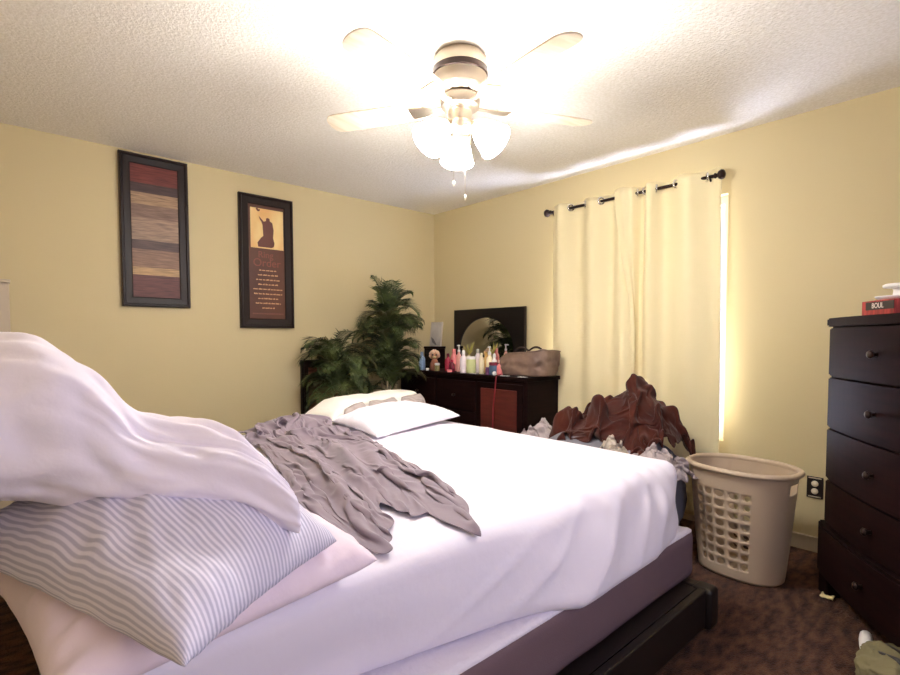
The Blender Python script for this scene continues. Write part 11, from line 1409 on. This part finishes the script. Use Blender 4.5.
for z0, z1, off, in_ in ((1.022, 1.238, .006, 0), (.786, 1.012, .006, 0), (.548, .776, .006, 0), (.345, .538, .006, 0), (.125, .325, .030, 0)):
    d = obj('drawer', bowprism(-hw+.014, hw-.014, z0, z1, -CD/2+.1, off, .005), M['darkwood_front'], chest, world=False, smooth=False)
    for kx in (0,):
        yk = bow(kx)-off; rot = Matrix.Rotation(PI/2, 3, 'X'); zk = (z0+z1)/2
        obj('knob', lathe([(0, 0), (.008, 0), (.006, .008), (.007, .014), (.014, .018), (.016, .024), (.012, .030), (0, .032)], (kx, yk, zk), 18, rot=rot), M['bronze'], d, world=False)

# things on the chest
def on_chest(s, t): return CL+tv*s+bv*t
p = on_chest(.29, .10); ZT = 1.2835
rz = math.atan2(tv.y, tv.x)
bx = thing('box', (p.x, p.y, ZT), 'red and black patterned box with white lettering on the tall chest', 'box', rotz=rz)
obj('carton', box((-.105, -.07, 0), (.105, .07, .062), .002), M['redbox'], bx, world=False, smooth=False)
obj('black_band', box((-.075, -.0712, .024), (.1052, -.069, .056)), M['blackprint'], bx, world=False, smooth=False)
t = text_mesh('BOUL', .030, .0003); t.transform(Matrix.Translation((.005, -.0716, .040)) @ Matrix.Rotation(PI/2, 4, 'X'))
link('lettering', t, M['whiteprint'], bx, world=False, smooth=False)
p2 = on_chest(.31, .11)
lid = obj('tray', lathe([(0, 0), (.075, 0), (.088, .010), (.090, .014), (.084, .014), (.074, .006), (0, .005)], (p2.x, p2.y, ZT+.0625), 32), M['white_plastic']); origin_to(lid, (p2.x, p2.y, ZT+.0625))
tag(lid, 'shallow white dish lying on the red and black box', 'dish')
jar = thing('jar', (p2.x+.0, p2.y, ZT+.068), 'white jar with wide lid on the dish above the red box', 'jar')
obj('jar_body', lathe([(0, 0), (.040, 0), (.034, .012), (.032, .03), (.036, .042), (0, .042)], (p2.x, p2.y, ZT+.0685), 28), M['white_plastic'], jar)
obj('jar_lid', lathe([(0, .042), (.062, .042), (.066, .046), (.066, .052), (.058, .057), (0, .060)], (p2.x, p2.y, ZT+.0685), 28), M['white_plastic'], jar)

# ------------------------------------------------------------------ long low dresser in the corner
DX0, DX1, DY0, DY1, DZ = 2.895, 3.365, 2.335, 3.87, .905
dr = thing('dresser', ((DX0+DX1)/2, (DY0+DY1)/2, 0), 'long low dark dresser in the room corner covered with toiletries', 'dresser')
obj('carcass', box((DX0+.012, DY0+.012, .07), (DX1, DY1, DZ-.03), .004), M['darkwood'], dr, smooth=False)
obj('top', box((DX0-.005, DY0-.005, DZ-.03), (DX1, DY1+.005, DZ), .006), M['darkwood'], dr, smooth=False)
obj('plinth', box((DX0+.04, DY0+.03, 0), (DX1, DY1-.03, .072)), M['black'], dr, smooth=False)
cols = [(DY0+.05, DY0+.52), (DY0+.54, DY0+1.01), (DY0+1.03, DY1-.04)]
for ci, (a, b) in enumerate(cols):
    if ci == 0:
        d = obj('door', box((DX0, a, .10), (DX0+.02, b, DZ-.055), .004), M['darkwood'], dr, smooth=False)
        obj('door_panel', box((DX0-.006, a+.05, .15), (DX0+.002, b-.05, DZ-.10), .005), M['cherry'], d, smooth=False)
    else:
        for k in range(3):
            z0 = .10+k*.252
            d = obj('drawer', box((DX0, a, z0), (DX0+.02, b, z0+.244), .005), M['darkwood_front'], dr, smooth=False)
            obj('knob', lathe([(0, 0), (.008, 0), (.006, .010), (.013, .016), (.012, .024), (0, .027)], (DX0, (a+b)/2, z0+.122), 16, rot=Matrix.Rotation(-PI/2, 3, 'Y')), M['bronze'], d)

# arched mirror leaning on the dresser
mr = thing('mirror', (3.37, 3.165, DZ), 'black rectangular mirror with arched glass standing on the long dresser', 'mirror')
my0, my1, mz0, mz1 = 2.735, 3.60, DZ+.001, 1.462
def mirror_frame():
    bm = bmesh.new(); n = 40; cy, cz, ry, rz = 3.195, 1.09, .335, .29
    x0, x1 = 3.345, 3.372
    inn = [(cy+ry*math.cos(2*PI*k/n), cz+rz*math.sin(2*PI*k/n)*(1 if math.sin(2*PI*k/n) > 0 else .45)) for k in range(n)]
    outp = []
    for k in range(n):
        a = 2*PI*k/n; c, s = math.cos(a), math.sin(a)
        # project to the rectangle
        ty = ((my1-cy) if c > 0 else (cy-my0))/max(1e-6, abs(c)); tz = ((mz1-cz) if s > 0 else (cz-mz0))/max(1e-6, abs(s))
        t = min(ty, tz); outp.append((cy+c*t, cz+s*t))
    # snap the nearest ring points to the corners
    for yy in (my0, my1):
        for zz in (mz0, mz1):
            k = min(range(n), key=lambda i: (outp[i][0]-yy)**2+(outp[i][1]-zz)**2); outp[k] = (yy, zz)
    V = {}
    for nm, ring, x in (('of', outp, x0), ('if', inn, x0+.004), ('ib', inn, x1-.006), ('ob', outp, x1)):
        V[nm] = [bm.verts.new((x, y, z)) for y, z in ring]
    for a, b in (('of', 'if'), ('if', 'ib'), ('ib', 'ob'), ('ob', 'of')):
        for k in range(n): bm.faces.new((V[a][k], V[a][(k+1) % n], V[b][(k+1) % n], V[b][k]))
    obj('mirror_frame', bm, M['black'], mr, smooth=False)
    bm = bmesh.new(); a = [bm.verts.new((x0+.012, y, z)) for y, z in inn]; b = [bm.verts.new((x0+.017, y, z)) for y, z in inn]
    bm.faces.new(a); bm.faces.new(b[::-1])
    for k in range(n): bm.faces.new((a[k], a[(k+1) % n], b[(k+1) % n], b[k]))
    obj('glass', bm, M['mirror'], mr, smooth=False)
mirror_frame()

# ---- toiletries on the dresser: each its own thing
def bottle(name, x, y, prof, m, label, cat, cap=None, capm=None, extra=None, group='toiletries on the dresser'):
    r = thing(name, (x, y, DZ+.0005), label, cat, group)
    obj('body' if cat != 'jar' else 'jar_body', lathe(prof, (x, y, DZ+.0005), 18), m, r, angle=40)
    if cap: obj('cap' if cat != 'jar' else 'lid', lathe(cap, (x, y, DZ+.0005), 16), capm or M['white_plastic'], r, angle=40)
    if extra: extra(r, x, y)
    return r
def cyl(r, z0, z1, b=.003): return [(0, z0), (r-b, z0), (r, z0+b), (r, z1-b), (r-b, z1), (0, z1)]
def bot(r, h, neck=.4): return [(0, 0), (r*.92, 0), (r, .006), (r, h*.72), (r*.85, h*.84), (r*neck, h*.93), (r*neck, h), (0, h)]
def pump(r, x, y, z0=.15):
    bm = bmesh.new(); add_lathe(bm, [(0, z0), (.006, z0), (.006, z0+.03), (.012, z0+.034), (.012, z0+.042), (0, z0+.044)], (x, y, DZ), 12)
    add_tube(bm, [(x, y, DZ+z0+.038), (x-.028, y-.01, DZ+z0+.036)], .005, 8)
    obj('pump', bm, M['white_plastic'], r)
def at(px, x):   # ratio y/x read along the dresser front
    return x*interp([420, 433, 450, 463, 472, 482, 490, 505], [1.2326, 1.170, 1.094, 1.0394, 1.003, .965, .935, .882], px)
blue = solid('pale_blue_plastic', (150, 172, 200), .3); rose = solid('rose_red_plastic', (168, 48, 72), .25); pink = solid('pink_plastic', (226, 132, 132), .3)
lilac = solid('white_lotion_plastic', (240, 228, 232), .35); green = solid('pale_green_jar', (206, 210, 150), .3); creamb = solid('cream_bottle', (236, 222, 186), .35)
amber = solid('honey_bottle', (206, 168, 106), .25); navy = solid('slate_blue_jar', (70, 92, 116), .3); plum = solid('plum_jar', (96, 48, 92), .3); maroon = solid('maroon_bottle', (112, 24, 44), .3)
bottle('lotion_bottle', 2.99, 3.655, bot(.030, .135, .5), blue, 'pale blue bottle at the palm end of the dresser', 'bottle', cyl(.014, .135, .165), blue)
bottle('jar', 2.97, at(435, 2.97)-.03, cyl(.022, 0, .05), solid('olive_jar', (150, 138, 86), .35), 'small olive jar with white lid before the blond doll', 'jar', cyl(.023, .05, .07))
bottle('cream_tub', 2.95, at(427.5, 2.95), cyl(.014, 0, .022), M['white_plastic'], 'tiny white tub between blue bottle and blond doll', 'tub')
bottle('shampoo_bottle', 3.06, at(448, 3.06), bot(.028, .125, .5), rose, 'rose red bottle standing nearest the jewellery box', 'bottle', cyl(.014, .125, .155), maroon)
bottle('shampoo_bottle', 3.08, at(454, 3.08), bot(.032, .16, .55), pink, 'tall coral pink bottle among the red bottles', 'bottle', cyl(.018, .16, .195), pink)
bottle('perfume_bottle', 2.98, at(452, 2.98), bot(.026, .085, .5), maroon, 'short maroon bottle before the coral pink bottle', 'bottle', cyl(.012, .085, .105), rose)
bottle('cream_tub', 2.925, at(449.5, 2.925), cyl(.022, 0, .024), pink, 'flat pink tub at the dresser edge below red bottles', 'tub')
bottle('lotion_bottle', 3.05, at(459, 3.05), bot(.022, .17, .5), solid('salmon_bottle', (232, 170, 160), .3), 'slim salmon bottle with white pump top', 'bottle', cyl(.012, .17, .19), M['white_plastic'], lambda r, x, y: pump(r, x, y, .19))
bottle('lotion_bottle', 2.95, at(463.5, 2.95), bot(.030, .155, .42), lilac, 'white lotion bottle with rounded cap beside the green jar', 'bottle', [(0, .155), (.013, .155), (.014, .165), (.012, .185), (.006, .192), (0, .193)], M['white_plastic'])
bottle('jar', 2.98, at(471, 2.98), cyl(.040, 0, .115, .006), green, 'large pale green jar with white lid mid dresser', 'jar', cyl(.041, .115, .138), M['white_plastic'])
def sprig(r, x, y):
    bm = bmesh.new()
    for k in range(7):
        a = k*.9; d = Vector((math.cos(a)*.05, math.sin(a)*.05, .05+.012*k)); add_tube(bm, [(x, y, DZ+.14), Vector((x, y, DZ+.14))+d*.6, Vector((x, y, DZ+.14))+d], [.003, .005, .001], 5)
    obj('yellow_flowers', bm, solid('yellow_flowers', (206, 196, 100), .6), r)
bottle('vase', 3.20, at(469, 3.20), bot(.022, .14, .6), creamb, 'little cream vase of yellow flowers behind the green jar', 'vase', extra=sprig)
bottle('shampoo_bottle', 3.05, at(478, 3.05), bot(.030, .165, .5), solid('pearl_bottle', (226, 212, 214), .3), 'pearly bottle with grey cap right of the green jar', 'bottle', cyl(.017, .165, .20), solid('grey_cap', (170, 168, 150), .4))
bottle('shampoo_bottle', 2.99, at(481.5, 2.99), bot(.022, .15, .5), creamb, 'slender cream bottle standing before the pearly bottle', 'bottle', cyl(.012, .15, .17), creamb)
bottle('shampoo_bottle', 3.08, at(486, 3.08), bot(.024, .15, .5), amber, 'honey coloured bottle behind the other cream bottles', 'bottle', cyl(.014, .15, .175), amber)
bottle('lotion_bottle', 3.06, at(489.5, 3.06), bot(.026, .155, .5), creamb, 'ivory pump bottle nearest the slate blue jar', 'bottle', cyl(.014, .155, .18), M['white_plastic'], lambda r, x, y: pump(r, x, y, .18))
bottle('jar', 2.97, at(493.5, 2.97), cyl(.036, 0, .075, .006), navy, 'slate blue jar near the grey tote bag', 'jar', cyl(.035, .075, .10), maroon)
bottle('cream_tub', 2.94, at(487.5, 2.94), cyl(.018, 0, .05), plum, 'small plum jar beside the slate blue jar', 'tub', cyl(.019, .05, .06), plum)
bottle('perfume_bottle', 3.05, at(494.5, 3.05), bot(.024, .13, .4), M['white_plastic'], 'white topped perfume bottle behind the slate blue jar', 'bottle', [(0, .13), (.01, .13), (.014, .14), (.008, .165), (0, .168)], M['white_plastic'])
bottle('perfume_bottle', 2.99, at(500, 2.99), bot(.026, .095, .4), pink, 'rosy perfume bottle beside the tote bag', 'bottle', cyl(.014, .095, .12), solid('blush_cap', (222, 188, 176), .4))
def ball(name, x, y, r, m, label, cat):
    bm = bmesh.new(); bmesh.ops.create_uvsphere(bm, u_segments=16, v_segments=10, radius=r, matrix=Matrix.Translation((x, y, DZ+r)))
    o = obj(name, bm, m); origin_to(o, (x, y, DZ)); tag(o, label, cat, 'toiletries on the dresser'); return o
ball('cotton_ball', 2.91, at(494.5, 2.91), .017, M['white_plastic'], 'round white ball at the dresser edge near red cord', 'ball')
for (px, x, l) in ((474, 2.925, 'crumpled white tissue at dresser edge below the green jar'), (506, 2.915, 'white paper scrap at dresser edge below the tote bag'), (529, 2.915, 'white paper scrap at the far right dresser corner')):
    y = at(px, x) if px < 510 else 2.40
    bm = bmesh.new()
    P = [[(x-.018+.036*i/6, y-.035+.07*j/8, DZ+.003+.008*abs(N(i*.8, j*.7, px))) for j in range(9)] for i in range(7)]
    bm, V = grid_bm(P); o = obj('tissue', bm, M['whiteprint']); md = o.modifiers.new('t', 'SOLIDIFY'); md.thickness = .002; md.offset = 0
    origin_to(o, (x, y, DZ)); tag(o, l, 'tissue', 'toiletries on the dresser')

# blond doll
x, y = 3.0, at(434.5, 3.0)
doll = thing('doll', (x, y, DZ), 'small blond frizzy haired plush doll sitting beside the blue bottle', 'doll', 'toiletries on the dresser')
skin = solid('doll_tan', (196, 148, 112), .8)
bm = lathe([(0, 0), (.036, 0), (.044, .02), (.040, .06), (.028, .09), (.018, .105), (0, .105)], (x, y, DZ), 18)
obj('body', bm, solid('doll_brown_dress', (150, 98, 76), .85), doll)
bm = bmesh.new(); bmesh.ops.create_uvsphere(bm, u_segments=18, v_segments=12, radius=.040, matrix=Matrix.Translation((x, y, DZ+.135)))
head = obj('head', bm, skin, doll)
vc = Vector((-x, -y, 0)).normalized(); sd = Vector((vc.y, -vc.x, 0))
for s in (-1, 1):
    bm = bmesh.new(); p = Vector((x, y, DZ+.142))+vc*.037+sd*s*.016; bmesh.ops.create_uvsphere(bm, u_segments=10, v_segments=6, radius=.0085, matrix=Matrix.Translation(p)); obj('eye', bm, M['black'], head)
bm = bmesh.new(); p = Vector((x, y, DZ+.122))+vc*.038
add_tube(bm, [p-sd*.014, p+vc*.003, p+sd*.014], [.004, .008, .004], 8); obj('muzzle', bm, solid('doll_cream_muzzle', (240, 220, 160), .7), head)
bm = bmesh.new(); rr = random.Random(3)
for k in range(70):
    a = rr.uniform(0, 2*PI); e = rr.uniform(-.5, 1.4); d = Vector((math.cos(a)*math.cos(e), math.sin(a)*math.cos(e), math.sin(e)))
    if d.dot(vc) > .55 and d.z < .6: continue
    p = Vector((x, y, DZ+.137))+d*.040; bmesh.ops.create_icosphere(bm, subdivisions=1, radius=rr.uniform(.011, .017), matrix=Matrix.Translation(p))
obj('hair', bm, solid('doll_blond_hair', (230, 196, 168), .9), doll)

# jewellery box with a photo frame on it
jx, jy = 3.24, 3.765
jb = thing('jewellery_box', (jx, jy, DZ), 'dark upright jewellery box at the corner end of the dresser', 'box')
obj('box_body', box((jx-.07, jy-.075, DZ+.0005), (jx+.07, jy+.075, DZ+.19), .004), M['darkwood'], jb, smooth=False)
obj('box_lid', box((jx-.075, jy-.08, DZ+.19), (jx+.075, jy+.08, DZ+.212), .005), M['darkwood'], jb, smooth=False)
bm = bmesh.new()
for k in range(3): add_box(bm, (jx-.0715, jy-.06, DZ+.02+k*.055), (jx-.068, jy+.06, DZ+.066+k*.055), .001)
obj('drawer_front', bm, M['frame'], jb, smooth=False)
ph = thing('photo_frame', (jx, jy, DZ+.2125), 'small pale photo frame standing on the jewellery box', 'photo frame')
fz0 = DZ+.213; fz1 = fz0+.235
rt = Matrix.Translation((jx+.01, jy, fz0)) @ Matrix.Rotation(R(6), 4, 'Y') @ Matrix.Translation((-jx, -jy, -fz0))
bm = bmesh.new(); add_box(bm, (jx-.008, jy-.082, fz0), (jx+.006, jy-.074, fz1)); add_box(bm, (jx-.008, jy+.074, fz0), (jx+.006, jy+.082, fz1)); add_box(bm, (jx-.008, jy-.074, fz0), (jx+.006, jy+.074, fz0+.008)); add_box(bm, (jx-.008, jy-.074, fz1-.008), (jx+.006, jy+.074, fz1)); bm.transform(rt)
obj('frame_border', bm, solid('pale_silver_frame', (190, 180, 170), .4), ph, smooth=False)
bm = box((jx-.003, jy-.075, fz0+.007), (jx+.003, jy+.075, fz1-.007)); bm.transform(rt)
obj('photo', bm, mat('misty_grey_photo', srgb(196, 190, 184), .3, noise_col=(srgb(172, 166, 162), 8, 2, (1, 1, 1))), ph, smooth=False)
bm = flat([(-.30, .0), (.05, -.42), (.42, -.20), (.30, .02), (.10, -.10)], 0, 0, 1, 1, 0)
bm.free()
bm = bmesh.new(); poly = [(.45, .38), (.2, .30), (-.05, .12), (-.12, .05), (.05, .06), (.30, .16)]
va = [bm.verts.new((jx-.0036, jy+u*.16, fz0+v*.235)) for u, v in poly]; vb = [bm.verts.new((jx-.0042, jy+u*.16, fz0+v*.235)) for u, v in poly]
bm.faces.new(va); bm.faces.new(vb[::-1])
for k in range(len(poly)): bm.faces.new((va[k], vb[k], vb[(k+1) % len(poly)], va[(k+1) % len(poly)]))
bm.transform(rt); obj('photo_subject', bm, solid('dark_grey_photo_subject', (110, 106, 106), .4), ph, smooth=False)

# slouchy tote bag
def tote():
    cx, cy = 3.085, 2.475
    root = thing('tote_bag', (cx, cy, DZ), 'slouchy taupe tote bag lying at the window end of the dresser', 'bag')
    P = []; K = 64; rows = 16
    for j in range(rows+1):
        t = j/rows; row = []
        for k in range(K):
            a = 2*PI*k/K; c, s = math.cos(a), math.sin(a); e = .6
            hx = lerp(.125, .145, t); hy = lerp(.205, .235, t)
            X = hx*math.copysign(abs(c)**e, c); Y = hy*math.copysign(abs(s)**e, s)
            top = .175+.018*s*-1+.010*math.sin(2*a)+.012*N(c*2, s*2, 4)
            if s > .2: top -= .05*(s-.2)
            w = .012*N(c*3+1, s*3, t*4)*math.sin(PI*t)+.012*N(c*6, s*6, t*7)*math.sin(PI*min(1, t*1.2))
            row.append(Vector((cx+X*(1+.06*math.sin(PI*t))+c*w, cy+Y*(1+.05*math.sin(PI*t))+s*w, DZ+.004+t*top)))
        P.append(row)
    bm, V = grid_bm(P, None, True)
    c = bm.verts.new((cx, cy, DZ+.004)); r = V[0]
    for k in range(K): bm.faces.new((r[k], r[(k+1) % K], c))
    o = obj('bag_body', bm, M['bag'], root); md = o.modifiers.new('t', 'SOLIDIFY'); md.thickness = .006; md.offset = -1; subsurf(o, 1)
    bm = tube([P[-1][k]+Vector((0, 0, .001)) for k in range(K)], .0055, 8, True); obj('rim_binding', bm, M['bag'], root)
    for sx in (-1, 1):
        pts = [Vector((cx+sx*.11, cy-.10+.02*sx+.20*i/12, DZ+.165+.055*math.sin(PI*i/12))) for i in range(13)]
        obj('handle', tube(pts, .008, 8), M['bag_in'], root)
    P2 = [[Vector((cx+.11*math.copysign(abs(math.cos(2*PI*k/K))**.6, math.cos(2*PI*k/K))*r_, cy+.195*math.copysign(abs(math.sin(2*PI*k/K))**.6, math.sin(2*PI*k/K))*r_, DZ+.10+.02*N(r_*3, k*.3, 2))) for k in range(K)] for r_ in (1, .6, .1)]
    bm, V = grid_bm(P2, None, True); obj('lining', bm, M['bag_in'], root)
tote()
# red cord hanging over the dresser front
y = at(497, 2.89)
pts = [(2.99, y+.05, DZ+.006), (2.95, y+.02, DZ+.006), (2.91, y+.01, DZ+.006), (2.884, y, DZ+.002), (2.878, y, DZ-.03), (2.879, y+.012, DZ-.12), (2.880, y+.03, DZ-.25), (2.880, y+.035, DZ-.40), (2.88, y+.03, DZ-.5)]
P_ = []
for a, b in zip(pts, pts[1:]):
    for q in range(4): P_.append(Vector(a).lerp(Vector(b), q/4))
cord = obj('cord', tube(P_, .0055, 8), M['cord']); origin_to(cord, (2.99, y+.05, DZ))
tag(cord, 'dark red cord dangling over the dresser front', 'cord')

# ------------------------------------------------------------------ palms between the bed and the left wall
def palm(name, c, nf, zb, zt, L, label, seed, dry=.15, lean=(0, 0), spread=1.0, elo=8, ehi=82):
    root = thing(name, (c[0], c[1], 0), label, 'plant', 'potted palms by the left wall')
    rr = random.Random(seed)
    obj('pot', lathe([(0, 0), (.10, 0), (.125, .02), (.15, .22), (.165, .235), (.165, .26), (.150, .262), (.145, .24), (0, .24)], (c[0], c[1], 0), 28), M['pot'], root, angle=40)
    obj('soil', lathe([(0, .238), (.144, .238), (.144, .246), (0, .25)], (c[0], c[1], 0), 24), M['soil'], root)
    for k in range(4):
        a = k*1.7+seed; b0 = Vector((c[0]+.05*math.cos(a), c[1]+.05*math.sin(a), .24))
        b1 = Vector((c[0]+.07*math.cos(a)+lean[0], c[1]+.07*math.sin(a)+lean[1], zb+.1*rr.random()))
        obj('stem', tube([b0, b0.lerp(b1, .5)+Vector((.01, .01, 0)), b1], [.016, .013, .010], 8), M['stem'], root)
    for f in range(nf):
        a = f*2.39996+rr.uniform(-.3, .3)
        el = R(rr.uniform(elo, ehi)); ll = L*rr.uniform(.75, 1.1)
        hz = lerp(zb, zt, (f/nf))
        p0 = Vector((c[0]+lean[0]+.03*math.cos(a), c[1]+lean[1]+.03*math.sin(a), hz))
        d0 = Vector((math.cos(a)*math.cos(el)*spread, math.sin(a)*math.cos(el)*spread, math.sin(el)))
        n = 20; pts = []
        p = p0.copy(); d = d0.copy()
        for i in range(n+1):
            pts.append(p.copy()); p = p+d*(ll/n); d = (d+Vector((0, 0, -.07-.03*rr.random()))).normalized()
            if p.y > YW-.05: p.y = YW-.05
            if p.z < .45: p.z = .45
        bm = bmesh.new(); add_tube(bm, pts, [lerp(.005, .0015, i/n) for i in range(n+1)], 5)
        for i in range(3, n+1):
            t = (pts[i]-pts[i-1]).normalized(); side = t.cross(Vector((0, 0, 1)))
            if side.length < .05: side = Vector((math.sin(a), -math.cos(a), 0))
            side.normalize(); up = side.cross(t)
            lf = .17*math.sin(PI*min(1, (i/n)*.80+.16))*rr.uniform(.8, 1.15)
            for s in (-1, 1):
                dr_ = (side*s*.75+t*.75+up*.15).normalized()
                w = .0056
                q0 = pts[i]; q1 = q0+dr_*lf*.5+up*.008; q2 = q0+dr_*lf-Vector((0, 0, .03*rr.uniform(.3, 1.6)))
                for q in (q1, q2):
                    if q.y > YW-.02: q.y = YW-.02
                wv = t*w
                v = [bm.verts.new(x) for x in (q0-wv*.5, q0+wv*.5, q1+wv, q1-wv, q1-wv*.2+up*.002, q2)]
                bm.faces.new((v[0], v[1], v[2], v[3])); bm.faces.new((v[3], v[2], v[5]))
        obj('frond', bm, M['leaf_dry'] if rr.random() < dry else M['leaf'], root)
    return root
palm('potted_palm', (2.56, 3.57), 100, .74, 1.46, .29, 'taller dense green palm standing in front of the dresser end', 5, .12, (0, 0), .8, 20, 85)
palm('potted_palm', (2.10, 3.64), 62, .72, 1.12, .28, 'smaller drooping palm in front of the low framed picture', 11, .25, (0, 0), .9, 0, 75)

# ------------------------------------------------------------------ small things on the carpet
bm = bmesh.new(); P = [[(2.80+.05*i/6+.004*N(i, j, 1), .50+.05*j/6, .006+.014*abs(N(i*.6, j*.6, 4))) for j in range(7)] for i in range(7)]
bm, V = grid_bm(P); o = obj('paper_scrap', bm, M['paper']); md = o.modifiers.new('t', 'SOLIDIFY'); md.thickness = .002; origin_to(o, (2.82, .52, 0)); tag(o, 'crumpled cream paper scrap on carpet at the chest foot', 'paper')
o = lump('garment', (2.27, .235, .05), (.13, .09, .055), M['olive'], 'olive green garment with dark stripes lying on carpet before the chest', 'clothing', 31, .3, .004)
for pts in ([(2.385, .30, .045), (2.34, .26, .098), (2.29, .20, .108), (2.22, .17, .10)], [(2.28, .325, .03), (2.27, .28, .095), (2.24, .22, .108), (2.20, .18, .10)]):
    obj('dark_stripe', tube(pts, [.010]*4, 8), M['blackprint'], o)
sock = obj('sock', tube([(2.555, .345, .012), (2.53, .343, .022), (2.48, .336, .024), (2.43, .330, .020), (2.39, .325, .012)], [.010, .020, .022, .018, .008], 12), M['white_plastic'])
origin_to(sock, (2.47, .335, 0)); tag(sock, 'small white sock beside the olive garment on the carpet', 'sock')

# ------------------------------------------------------------------ colour management
vs = scene.view_settings
scene.display_settings.display_device = 'sRGB'
vs.view_transform = 'Standard'; vs.look = 'None'; vs.gamma = 1; vs.use_curve_mapping = False
vs.exposure = 0.68
scene.cycles.use_denoising = True
scene.cycles.max_bounces = 8; scene.cycles.diffuse_bounces = 5
scene.cycles.sample_clamp_indirect = 8
